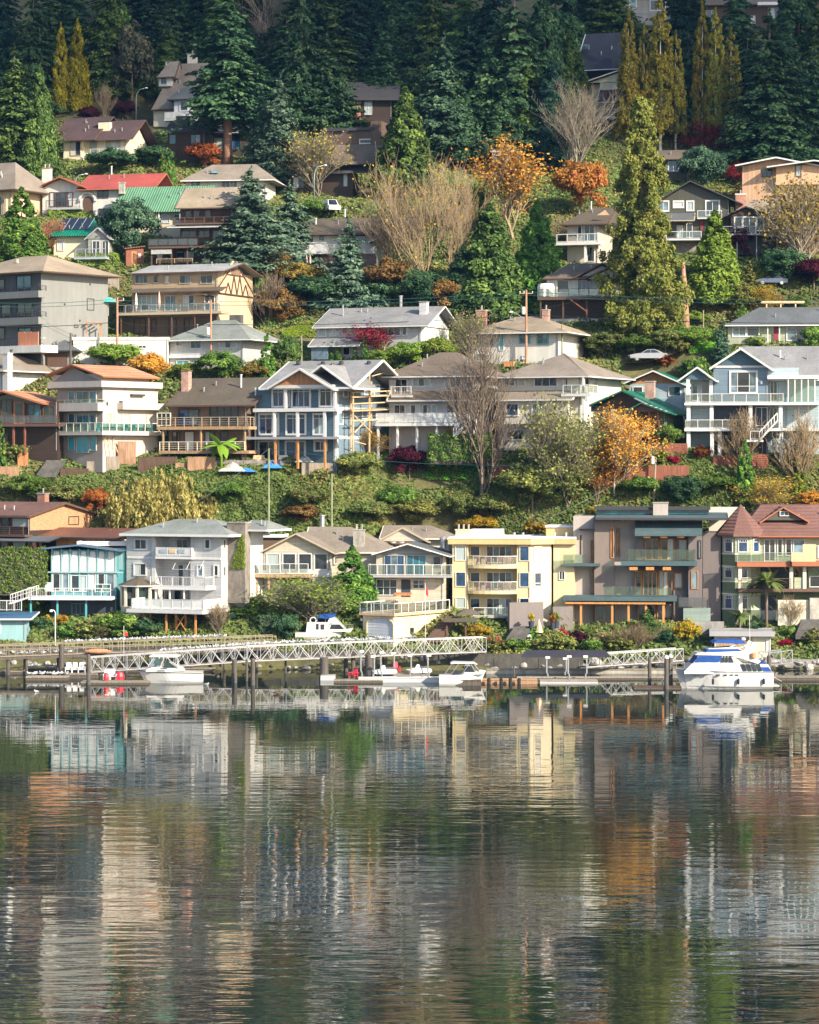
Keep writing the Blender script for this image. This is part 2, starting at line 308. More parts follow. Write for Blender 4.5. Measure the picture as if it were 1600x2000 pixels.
# leaves, needles and blades: one small rhombus each, with a random value per face
def leaf_mesh(name, pts, nrm, size, m, aspect=1.7, var=None, tdir=None):
    pts = np.asarray(pts, float); n = len(pts); nrm = np.asarray(nrm, float)
    nrm = nrm/(np.linalg.norm(nrm, axis=1, keepdims=True)+1e-9)
    t = rng.normal(size=(n, 3)) if tdir is None else np.asarray(tdir, float)
    t = t-(t*nrm).sum(1, keepdims=True)*nrm; t /= np.linalg.norm(t, axis=1, keepdims=True)+1e-9
    b = np.cross(nrm, t); s = np.broadcast_to(np.asarray(size, float), (n,))[:, None]*rng.uniform(.65, 1.35, (n, 1))
    co = np.stack([pts+t*s*.5*aspect**.5, pts+b*s*.5/aspect**.5, pts-t*s*.5*aspect**.5, pts-b*s*.5/aspect**.5], 1).reshape(-1, 3)
    me = bpy.data.meshes.new(name); me.vertices.add(n*4); me.vertices.foreach_set('co', co.astype(np.float32).ravel())
    me.loops.add(n*4); me.loops.foreach_set('vertex_index', np.arange(n*4, dtype=np.int32))
    me.polygons.add(n); me.polygons.foreach_set('loop_start', np.arange(0, n*4, 4, dtype=np.int32)); me.polygons.foreach_set('loop_total', np.full(n, 4, np.int32))
    me.update(calc_edges=True)
    at = me.attributes.new('var', 'FLOAT', 'FACE')
    v = rng.random(n) if var is None else np.clip(var+rng.normal(0, .16, n), 0, 1)
    at.data.foreach_set('value', v.astype(np.float32))
    me.materials.append(mat(m)); return me

# ---------------------------------------------------------------- ground, water, added cloudbank
SPEC['hill'] = ('dirt', (.10, .095, .035))
xs = np.concatenate([np.arange(-420, -100, 20), np.arange(-100, 100.1, 1.6), np.arange(120, 441, 20)])
ys = np.concatenate([[-400, 0, 200, 290], np.arange(312, 480, 1.6), np.arange(480, 560, 4), np.arange(560, 800, 20), [900, 1200, 2500]])
gx, gy = np.meshgrid(xs, ys); gzv = ground(gx.ravel(), gy.ravel())
nx, ny = len(xs), len(ys)
idx = np.arange(nx*ny).reshape(ny, nx)
fc = np.stack([idx[:-1, :-1].ravel(), idx[:-1, 1:].ravel(), idx[1:, 1:].ravel(), idx[1:, :-1].ravel()], 1)
me = bpy.data.meshes.new('ground'); me.from_pydata(np.stack([gx.ravel(), gy.ravel(), gzv], 1).tolist(), [], fc.tolist()); me.shade_smooth()
me.materials.append(mat('hill')); kind(link(bpy.data.objects.new('ground', me)), 'structure')

def water_material():
    m = bpy.data.materials.new('water'); m.use_nodes = True; nt = m.node_tree; L = nt.links.new; bs = nt.nodes['Principled BSDF']
    bs.inputs['Base Color'].default_value = (.012, .020, .018, 1); bs.inputs['Roughness'].default_value = .9; bs.inputs['Specular IOR Level'].default_value = 0
    gl = node(nt, 'ShaderNodeBsdfGlossy', Roughness=.015); gl.inputs['Color'].default_value = (1, 1, .99, 1); mx = node(nt, 'ShaderNodeMixShader'); fr = node(nt, 'ShaderNodeFresnel', IOR=8.0)
    L(fr.outputs[0], mx.inputs[0]); L(bs.outputs[0], mx.inputs[1]); L(gl.outputs[0], mx.inputs[2]); L(mx.outputs[0], nt.nodes['Material Output'].inputs[0])
    tc = node(nt, 'ShaderNodeTexCoord')
    def nz(sx, sy, det, off=0, dist=0.0, rough=.5):
        mp = node(nt, 'ShaderNodeMapping'); mp.inputs['Scale'].default_value = (sx, sy, 1); mp.inputs['Location'].default_value = (off, off*1.7, 0); L(tc.outputs['Object'], mp.inputs[0])
        n = node(nt, 'ShaderNodeTexNoise', Scale=1.0, Detail=det, Roughness=rough, Distortion=dist); L(mp.outputs[0], n.inputs['Vector']); return n.outputs['Fac']
    def math_(op, a, b):
        x = node(nt, 'ShaderNodeMath', _operation=op)
        for i, v in enumerate((a, b)):
            if isinstance(v, (int, float)): x.inputs[i].default_value = v
            else: L(v, x.inputs[i])
        return x.outputs[0]
    swell = nz(.07, .26, 1, 3.0)
    rip = nz(.26, .80, 2, 9.0, .3)
    fine = nz(1.3, 3.2, 2, 21.0)
    patch = nz(.018, .05, 2, 40.0)
    mr = node(nt, 'ShaderNodeMapRange'); mr.inputs['From Min'].default_value = .35; mr.inputs['From Max'].default_value = .65; mr.inputs['To Min'].default_value = .45; mr.inputs['To Max'].default_value = 1.15; L(patch, mr.inputs[0])
    # the water lies calmer in the lee of the docks
    sp = node(nt, 'ShaderNodeSeparateXYZ'); L(tc.outputs['Object'], sp.inputs[0])
    lee = node(nt, 'ShaderNodeMapRange'); lee.inputs['From Min'].default_value = 180; lee.inputs['From Max'].default_value = 285; lee.inputs['To Min'].default_value = 1.0; lee.inputs['To Max'].default_value = .30; L(sp.outputs[1], lee.inputs[0])
    h = math_('ADD', math_('MULTIPLY', swell, .03), math_('ADD', math_('MULTIPLY', rip, .027), math_('MULTIPLY', fine, .0022)))
    h = math_('MULTIPLY', math_('MULTIPLY', h, mr.outputs[0]), lee.outputs[0])
    b = node(nt, 'ShaderNodeBump', Strength=1.0, Distance=1.0); L(h, b.inputs['Height']); L(b.outputs[0], bs.inputs['Normal']); L(b.outputs[0], gl.inputs['Normal'])
    return m
wm = MB().add([(-500,-300,0),(500,-300,0),(500,319,0),(-500,319,0)], [(0,1,2,3)]).build('water', water_material()); kind(wm, 'structure')

# an unseen cloudbank added before the sun to keep the upper hillside in half shade
def shade_cloud():
    m = bpy.data.materials.new('shade_cloud'); m.use_nodes = True; bs = m.node_tree.nodes['Principled BSDF']
    bs.inputs['Base Color'].default_value = (.9, .9, .92, 1); bs.inputs['Roughness'].default_value = 1; bs.inputs['Alpha'].default_value = .62
    up = (Vector((0,0,1))-sun_dir*sun_dir.z).normalized(); e1 = sun_dir.cross(up)
    if e1.y < 0: e1 = -e1
    import bmesh
    bm = bmesh.new(); rr = random.Random(3)
    q = [Vector((p.dot(e1), p.dot(up))) for p in (Vector((-70,462,75)), Vector((80,462,75)), Vector((0,540,114)))]   # the edge of the shade on the slope, and a point inside it
    tan = (q[1]-q[0]).normalized(); nrm = Vector((-tan.y, tan.x)); nrm = nrm if nrm.dot(q[2]-q[0]) > 0 else -nrm; c0 = (q[0]+q[1])/2
    for i in range(70):
        r = rr.uniform(22, 60); s = rr.uniform(-330, 330); t = r*.95+rr.random()**1.5*190
        e = c0+nrm*t+tan*s
        c = e1*e.x+up*e.y+sun_dir*(1900+rr.uniform(-60, 60))
        bmesh.ops.create_icosphere(bm, subdivisions=3, radius=r, matrix=Matrix.Translation(c))
    for v in bm.verts: v.co += Vector((math.sin(v.co.y*.11), math.sin(v.co.z*.13), math.sin(v.co.x*.12)))*4
    me = bpy.data.meshes.new('shade_cloud'); bm.to_mesh(me); bm.free(); me.materials.append(m); me.shade_smooth()
    kind(link(bpy.data.objects.new('shade_cloud', me)), 'stuff')
shade_cloud()

# ---------------------------------------------------------------- houses: a small kit
class Plane:                                 # an upright wall plane of a house (local point p0, direction d); maps photo pixels to metres on it
    def __init__(s, H, p0, d):
        L = math.hypot(*d); s.H, s.p0, s.d = H, p0, (d[0]/L, d[1]/L)
    def ab(s, px, py):
        H = s.H; o = H.o; ca, sa = H.ca, H.sa; kk = (px-800)/FPX; (u0, v0), (du, dv) = s.p0, s.d
        a = (kk*(o.y-u0*sa+v0*ca)-(o.x+u0*ca+v0*sa))/((du*ca+dv*sa)-kk*(-du*sa+dv*ca))
        Y = o.y-(u0+a*du)*sa+(v0+a*dv)*ca
        return a, CZ-(py-HY)/FPX*Y-o.z
    def pt(s, a, b, off=0.0):
        return Vector((s.p0[0]+a*s.d[0]+s.d[1]*off, s.p0[1]+a*s.d[1]-s.d[0]*off, b))
    def P(s, px, py, off=0.0): return s.pt(*s.ab(px, py), off)
    def bx(s, m, a0, a1, b0, b1, o0, o1):
        return m.hexa([s.pt(a0,b0,o1), s.pt(a1,b0,o1), s.pt(a1,b0,o0), s.pt(a0,b0,o0), s.pt(a0,b1,o1), s.pt(a1,b1,o1), s.pt(a1,b1,o0), s.pt(a0,b1,o0)])
    def rect(s, x0, x1, y0, y1):
        xm = (x0+x1)/2; a0, b0 = s.ab(x0, y1); a1, b1 = s.ab(x1, y0)
        bb0 = s.ab(xm, y1)[1]; bb1 = s.ab(xm, y0)[1]
        return a0, a1, bb0, bb1

class House:
    def __init__(s, key, name, label, cat='house'):
        px, py, D, a, px1, dep = PADS[key]
        s.o, s.ca, s.sa, s.W, s.dep = pad_uv(key)
        s.root = empty(name, s.o, -R(a), label, cat)
    def F(s, v=0.0): return Plane(s, (0, v), (1, 0))
    def Rt(s, u=None): return Plane(s, (s.W if u is None else u, 0), (0, 1))
    def part(s, mb, name, m, parent=None): return mb.build(name, m, parent or s.root)
    def wall(s, x0, x1, y0, y1, v0, dep, m, name='wall', down=0.0):
        a0, a1, b0, b1 = s.F(v0).rect(x0, x1, y0, y1)
        w = s.part(MB().box(a0, a1, v0, v0+dep, b0-down, b1), name, m)
        if name == 'wall' and down: MB().bar((a1-.12, v0-.06, b0-.5), (a1-.12, v0-.06, b1), .05).build('downpipe', 'trim_grey', s.root)
        return w
    def side_gable(s, U, v0, v1, zb, zp, m, vp=None, th=.12, name='gable'):
        vp = (v0+v1)/2 if vp is None else vp
        return s.part(MB().prism([(U-th, v0, zb), (U-th, v1, zb), (U-th, vp, zp)], (th, 0, 0)), name, m)
    def front_gable(s, x0, x1, xp, yb, yp, v, m, th=.12, name='gable'):
        f = s.F(v); p = [f.P(x0, yb), f.P(x1, yb), f.P(xp, yp)]
        z = (p[0].z+p[1].z)/2; p[0].z = p[1].z = z
        return s.part(MB().prism(p, (0, th, 0)), name, m)
    def z(s, py, v=0.0, px=None): return s.F(v).ab(800 if px is None else px, py)[1]
    # windows: frame with a proud casing, panes as pieces of their own
    def win(s, pl, x0, x1, y0, y1, n=2, fr='trim', gl='gl', rows=1, fw=.09, cas=0.0, sill=False, split=None, name='window'):
        a0, a1, b0, b1 = pl.rect(x0, x1, y0, y1)
        if a1 < a0: a0, a1 = a1, a0
        m = MB(); t = fw
        pl.bx(m, a0-cas, a0+t, b0-cas, b1+cas, -.02, .13); pl.bx(m, a1-t, a1+cas, b0-cas, b1+cas, -.02, .13)
        pl.bx(m, a0+t, a1-t, b1-t, b1+cas, -.02, .13); pl.bx(m, a0+t, a1-t, b0-cas, b0+t, -.02, .13)
        if sill: pl.bx(m, a0-cas-.08, a1+cas+.08, b0-cas-.1, b0-cas, -.02, .16)
        n = max(1, n); cuts = [a0+t+(a1-a0-2*t)*(i/n) for i in range(n+1)] if split is None else [a0+t+(a1-a0-2*t)*f for f in [0]+split+[1]]
        rc = [b0+t+(b1-b0-2*t)*(i/rows) for i in range(rows+1)] if isinstance(rows, int) else [b0+t+(b1-b0-2*t)*f for f in [0]+list(rows)+[1]]
        for c in cuts[1:-1]: pl.bx(m, c-t*.4, c+t*.4, b0+t, b1-t, -.02, .06)
        for r in rc[1:-1]: pl.bx(m, a0+t, a1-t, r-t*.4, r+t*.4, -.02, .055)
        w = s.part(m, name, fr)
        gls = gl if isinstance(gl, (list, tuple)) else [gl]
        for j in range(len(rc)-1):
            for i in range(len(cuts)-1):
                q = MB(); pl.bx(q, cuts[i]+t*.3, cuts[i+1]-t*.3, rc[j]+t*.3, rc[j+1]-t*.3, -.02, .025)
                g_ = gls[i % len(gls)]; q.build('pane', random.choice(('curtain', 'blind', 'gl_sky')) if g_ in ('gl', 'gl_blue') and random.random() < .16 else g_, w)
        return w
    def door(s, pl, x0, x1, y0, y1, m='darkwood', fr='trim', glass=None):
        a0, a1, b0, b1 = pl.rect(x0, x1, y0, y1)
        d = MB(); pl.bx(d, a0, a1, b0, b1, -.02, .06); o = s.part(d, 'door', m)
        f = MB(); pl.bx(f, a0-.1, a0, b0, b1+.1, -.02, .09); pl.bx(f, a1, a1+.1, b0, b1+.1, -.02, .09); pl.bx(f, a0, a1, b1, b1+.1, -.02, .09); f.build('door_frame', fr, o)
        if glass:
            g = MB(); pl.bx(g, a0+.15, a1-.15, b0+.25, b1-.15, .05, .075); g.build('pane', glass, o)
        return o
    # railings along a local path [(u,v),...] from deck height zb to zt
    def railing(s, path, zb, zt, style='glass', m='trim', gm='clear', step=1.5, pr=.045, name='railing'):
        mb = MB(); panels = []
        path = [Vector((p[0], p[1], 0)) for p in path]
        for p, q in zip(path[:-1], path[1:]):
            L = (q-p).length; n = max(1, round(L/step))
            for i in range(n+1):
                c = p.lerp(q, i/n); mb.bar((c.x, c.y, zb), (c.x, c.y, zt+.02), pr*1.25)
            mb.bar((p.x, p.y, zt), (q.x, q.y, zt), pr*1.15)
            if style in ('glass', 'solid'): mb.bar((p.x, p.y, zb+.09), (q.x, q.y, zb+.09), pr*.8)
            if style == 'picket':
                mb.bar((p.x, p.y, zb+.12), (q.x, q.y, zb+.12), pr*.8); k = max(2, int(L/.22))
                for i in range(1, k):
                    c = p.lerp(q, i/k); mb.bar((c.x, c.y, zb+.1), (c.x, c.y, zt), pr*.45, n=3)
            if style == 'bars':
                for h in (.25, .5, .75):
                    z = zb+(zt-zb)*h; mb.bar((p.x, p.y, z), (q.x, q.y, z), pr*.5, n=3)
            if style in ('glass', 'solid'):
                d = (q-p).normalized(); nn = Vector((d.y, -d.x, 0))*.012
                for i in range(n):
                    a = p.lerp(q, i/n)+d*.06; b = p.lerp(q, (i+1)/n)-d*.06
                    g = MB().hexa([(a-nn)+Vector((0,0,zb+.13)), (b-nn)+Vector((0,0,zb+.13)), (b+nn)+Vector((0,0,zb+.13)), (a+nn)+Vector((0,0,zb+.13)), (a-nn)+Vector((0,0,zt-.06)), (b-nn)+Vector((0,0,zt-.06)), (b+nn)+Vector((0,0,zt-.06)), (a+nn)+Vector((0,0,zt-.06))])
                    panels.append(g)
        o = s.part(mb, name, m)
        for g in panels: g.build('glass_panel' if style == 'glass' else 'rail_panel', gm, o)
        return o
    def rail(s, x0, x1, yt, yb, v, style='glass', m='trim', gm='clear', step=1.5, left=0, right=0, pr=.045):
        f = s.F(v); xm = (x0+x1)/2; u0 = f.ab(x0, yb)[0]; u1 = f.ab(x1, yb)[0]; zb = f.ab(xm, yb)[1]; zt = f.ab(xm, yt)[1]
        path = ([(u0, v+left)] if left else [])+[(u0, v), (u1, v)]+([(u1, v+right)] if right else [])
        return s.railing(path, zb, zt, style, m, gm, step, pr)
    def slab(s, x0, x1, yt, yb, v0, dep, m='trim', name='deck'):
        return s.wall(x0, x1, yt, yb, v0, dep, m, name)
    def post(s, x, y0, y1, v, m='trim', w=.18, name='post', down=0.0):
        f = s.F(v); a, b1 = f.ab(x, y0); _, b0 = f.ab(x, y1)
        return s.part(MB().box(a-w/2, a+w/2, v, v+w, b0-down, b1), name, m)
    # roofs -------------------------------------------------------------
    def roof_slabs(s, tops, th, m, fascia=None, name='roof'):
        mb = MB()
        for poly in tops: mb.prism([Vector(p)-Vector((0,0,th)) for p in poly], (0, 0, th))
        return s.part(mb, name, m)
    def edge(s, roof, segs, m, r=.11, name='fascia'):
        mb = MB()
        for p, q in segs: mb.bar(p, q, r)
        return mb.build(name, m, roof)
    def roof_gf(s, x0, xp, x1, ye0, yp, ye1, v0, dep, m, fascia='trim', th=.14, fr=.12):
        f = s.F(v0); a = f.P(x0, ye0); p = f.P(xp, yp); b = f.P(x1, ye1); d = Vector((0, dep, 0))
        r = s.roof_slabs([[a, p, p+d, a+d], [p, b, b+d, p+d]], th, m)
        k = Vector((0, -.05, -th*.5))
        s.edge(r, [(a+k, p+k), (p+k, b+k), (b+k+Vector((.03,0,0)), b+d+k+Vector((.03,0,0)))], fascia, fr); return r
    def roof_u(s, x0, x1, ye, yr, v0, dep, m, fascia='trim', th=.14, vr=None, ye2=None, fr=.11, hipl=0, hipr=0):
        # ridge parallel to the front; hipl / hipr set the ridge ends in, for a hipped end
        f = s.F(v0); a = f.P(x0, ye); b = f.P(x1, ye); z0 = (a.z+b.z)/2; u0, u1 = a.x, b.x
        vm = v0+dep/2 if vr is None else vr; um = (u0+u1)/2
        Y = s.o.y-um*s.sa+vm*s.ca; zr = CZ-(yr-HY)/FPX*Y-s.o.z; v1 = v0+dep
        mb = MB(); q = [(u0,v0,z0),(u1,v0,z0),(u1,v1,z0),(u0,v1,z0)]; rl = (u0+hipl, vm, zr); rr_ = (u1-hipr, vm, zr)
        top = q+[rl, rr_]; bot = [(p[0], p[1], p[2]-th) for p in top]
        fs = [(0,1,5,4), (2,3,4,5), (1,2,5), (3,0,4)]
        n = 6
        if hipl == 0 and hipr == 0:
            mb.add(top+bot, [(0,1,5,4), (2,3,4,5), (6,10,11,7), (8,11,10,9), (0,6,7,1), (2,8,9,3), (1,7,11,5), (5,11,8,2), (3,9,10,4), (4,10,6,0)])
        else:
            mb.add(top+bot[:4], [(0,1,5,4), (2,3,4,5), (1,2,5), (3,0,4), (0,6,7,1), (1,7,8,2), (2,8,9,3), (3,9,6,0), (9,8,7,6)])
        r = s.part(mb, 'roof', m)
        e = Vector((0, -.04, -th*.5)); sg = [(Vector(q[0])+e, Vector(q[1])+e)]; e2 = Vector((.04, 0, -th*.5))
        if hipr == 0: sg += [(Vector(q[1])+e2, Vector(rr_)+e2), (Vector(rr_)+e2, Vector(q[2])+e2)]
        else: sg += [(Vector(q[1])+e2, Vector(q[2])+e2)]
        if hipl == 0: sg += [(Vector(q[0])-Vector((.04,0,th*.5)), Vector(rl)-Vector((.04,0,th*.5)))]
        s.edge(r, sg, fascia, fr)
        for k in range(2): f_ = random.uniform(.25, .75); t_ = random.uniform(.35, .8); c_ = Vector((u0+(u1-u0)*f_, v0+(vm-v0)*t_, z0+(zr-z0)*t_)); MB().lathe(c_, [(.09,-.2),(.09,.45),(.13,.45),(.13,.55)], 6).build('vent_pipe', 'steel', r)
        r['zr'] = zr; return r, u0, u1, z0, zr, vm, v1
    def roof_flat(s, x0, x1, y0, y1, v0, dep, m, edge='trim'):
        a0, a1, b0, b1 = s.F(v0).rect(x0, x1, y0, y1)
        r = s.part(MB().box(a0+.05, a1-.05, v0+.05, v0+dep-.05, b0+.1, b1-.03), 'roof', m)
        e = MB(); e.box(a0, a1, v0, v0+.06, b0, b1+.05); e.box(a1-.06, a1, v0+.06, v0+dep, b0, b1+.05); e.box(a0, a0+.06, v0+.06, v0+dep, b0, b1+.05); e.box(a0, a1, v0+dep, v0+dep+.06, b0, b1+.05)
        e.build('fascia', edge, r); return r
    def roof_shed(s, x0, x1, yf, yb, v0, dep, m, fascia='trim', th=.14, xb0=None, xb1=None):
        f = s.F(v0); g = s.F(v0+dep); a = f.P(x0, yf); b = f.P(x1, yf); z = (a.z+b.z)/2; a.z = b.z = z
        zb = g.ab((x0+x1)/2, yb)[1]; c = Vector((b.x, v0+dep, zb)); d = Vector((a.x, v0+dep, zb))
        r = s.roof_slabs([[a, b, c, d]], th, m); k = Vector((0, -.04, -th/2)); k2 = Vector((.04, 0, -th/2))
        s.edge(r, [(a+k, b+k), (b+k2, c+k2), (a-Vector((.04,0,th/2)), d-Vector((.04,0,th/2)))], fascia, th*.62); return r
    def chimney(s, x0, x1, y0, y1, v, m='brick', parent=None, cap='concrete', dep=.9, down=1.0, pots=0):
        a0, a1, b0, b1 = s.F(v).rect(x0, x1, y0, y1)
        o = MB().box(a0, a1, v, v+dep, b0-down, b1).build('chimney', m, parent or s.root)
        if not parent:
            MB().box(a0-.08, a1+.08, v-.08, v+dep+.08, b1, b1+.14).build('cap', cap, o)
            for i in range(pots): MB().lathe((a0+(a1-a0)*(i+.5)/pots, v+dep/2, b1+.14), [(.12,0),(.12,.5),(.15,.5),(.15,.6)], 8).build('flue_pot', 'concrete', o)
        return o
    def vent(s, px, py, v, roof, h=.5, r=.07, m='trim'):
        p = s.F(v).P(px, py); MB().lathe(p, [(r, -.6), (r, h), (r*1.5, h), (r*1.5, h+.12)], 8).build('vent_pipe', m, roof)
    def face(s, pl, x0, x1, y0, y1, m, th=.05, name='wall_panel', down=0.0):   # a cladding panel laid on a wall plane
        a0, a1, b0, b1 = pl.rect(x0, x1, y0, y1); q = MB(); pl.bx(q, a0, a1, b0-down, b1, -.02, th); return s.part(q, name, m)
    def wins(s, pl, lst, **kw):
        for r in lst: s.win(pl, *r[:4], n=r[4] if len(r) > 4 else 2, gl=r[5] if len(r) > 5 else 'gl', **kw)
    def beam(s, p, q, r, m, name='beam'): return s.part(MB().bar(p, q, r), name, m)

# ================================================================ houses along the shore
def shore_cedar():
    H = House('cedar', 'cedar_house', 'low cedar-shingled house with red-brown roof above the tall hedge')
    H.wall(-60, 58, 1004, 1085, 0, 13, 'darkbrown', down=2); r, u0, u1, z0, zr, vm, v1 = H.roof_u(-75, 55, 1006, 980, -.9, 14.8, 'r_redbrown', 'trim_brown', .3, fr=.17)
    rp = H.Rt(); zb = H.z(1036, 0, 58)
    H.part(MB().box(H.W, H.W+.05, 0, 13, zb, z0-.1), 'shingle_wall', 'cedar_shake')
    H.side_gable(H.W+.05, 0, 13, z0-.1, zr-.35, 'cedar_shake', vm)
    H.win(rp, 133, 153, 1008, 1025, 2, 'trim_dark', ['curtain', 'gl'], split=[.66])
    f = H.F()
    H.wins(f, [(-40,-4,1011,1040,2,'gl_green'),(2,18,1009,1042,1,'gl_green'),(23,56,1011,1030,1,['blind'])], fr='trim_brown')
    H.rail(-60, 45, 1028, 1044, -1.6, 'bars', 'trim_brown', step=2.2); H.slab(-60, 48, 1044, 1048, -1.6, 1.6, 'trim_brown')
    H.wins(f, [(0,18,1052,1075,1,'gl_green'),(24,52,1055,1074,1,['blind'])], fr='trim_brown')
    H.roof_shed(60, 230, 1049, 1030, 1.0, 5, 'r_rust', 'trim_dark', .2); H.wall(110, 205, 1051, 1085, 1.8, 4, 'orange_timber')
    H.roof_shed(-60, 92, 1056, 1046, -2.6, 2.6, 'r_slate', 'trim_dark', .15)
    H.chimney(73, 87, 965, 979, 7, 'brick', None, 'alu', .9, 1.5, 1)
    for x in (12, 60, 78): H.post(x, 1056, 1085, -2.4, 'fence_red', .2)
shore_cedar()
def shore_teal():
    H = House('teal', 'teal_house', 'turquoise timber-framed house with white tapered panels and low roof'); f = H.F()
    H.wall(100, 228, 1074, 1203, 0, 9, 'teal', down=1)
    H.roof_gf(80, 152, 236, 1071, 1064, 1075, -1.2, 10.5, 'r_slate', 'trim_blue', .16, .1)
    xs = [101,120,137,155,172,190,207,226]
    for i in range(7):
        a, b = xs[i], xs[i+1]; c = (a+b)/2; w = (b-a)/2
        p = [f.P(c-w*.52, 1077, .03), f.P(c+w*.52, 1077, .03), f.P(c+w*.86, 1100, .03), f.P(c+w*.86, 1116, .03), f.P(c-w*.86, 1116, .03), f.P(c-w*.86, 1100, .03)]
        H.part(MB().prism(p, (0, .05, 0)), 'panel', 'panel_white')
        H.post(a, 1072, 1156, -.14, 'cyan', .16, 'mullion')
    H.post(226, 1072, 1156, -.14, 'cyan', .16, 'mullion')
    H.slab(93, 240, 1116.5, 1119, -.35, .35, 'cyan', 'ledge')
    H.wins(f, [(103,118,1120,1155,1),(122,135,1120,1155,1),(139,170,1123,1156,2),(173,188,1120,1153,1),(191,205,1120,1153,1),(208,224,1120,1153,1)], fr='white')
    H.wall(229, 246, 1070, 1203, 2, 7, 'teal', 'wing'); H.win(H.F(2), 231, 243, 1075, 1114, 2, 'trim_teal', ['blind'])
    H.roof_flat(150, 250, 1058, 1066, 2, 8, 'r_white', 'trim')
    H.slab(54, 218, 1166, 1172, -3.4, 3.4, 'lilac'); H.rail(54, 216, 1149, 1166, -3.4, 'picket', 'trim', left=2.4, step=1.1)
    H.rail(76, 103, 1138, 1156, -1.2, 'glass', 'trim', 'clear_white', 1.0); H.rail(186, 216, 1141, 1157, -1.0, 'glass', 'trim', 'clear_teal', .9)
    for x in (60, 112, 168): H.post(x, 1172, 1203, -2.8, 'trim_teal', .2, down=.5)
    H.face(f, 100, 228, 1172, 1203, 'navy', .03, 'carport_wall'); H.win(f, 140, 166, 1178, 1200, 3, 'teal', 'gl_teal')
    # stairs down to the left
    g = H.F(-3.2); p0, p1 = g.P(24, 1177), g.P(56, 1166); m = MB()
    for i in range(9):
        t = i/8; c = p0.lerp(p1, t); m.box(c.x-.2, c.x+.2, -4.2, -3.0, c.z-.12, c.z)
    H.part(m, 'stairs', 'trim')
    m = MB()
    for v in (-4.2, -3.0):
        a, b = g.P(24, 1177), g.P(75, 1160); a.y = b.y = v; u = Vector((0,0,1.0)); m.bar(a+u, b+u, .06); m.bar(a+u*.55, b+u*.55, .035)
        for i in range(6): c = a.lerp(b, i/5); m.bar(c, c+u, .045)
    H.part(m, 'stair_rail', 'trim')
    H.chimney(184, 213, 1041, 1058, 8, 'white', None, 'concrete', 1.0, 1.2); 
    H.chimney(214, 236, 1042, 1057, 9, 'sage', None, 'sage', 1.0, 1.2)
    p = H.F(8).P(217, 1038); MB().lathe(p, [(.02,0),(.25,.06),(.38,.2)], 10).build('satellite_dish', 'plastic_white', H.root)
shore_teal()
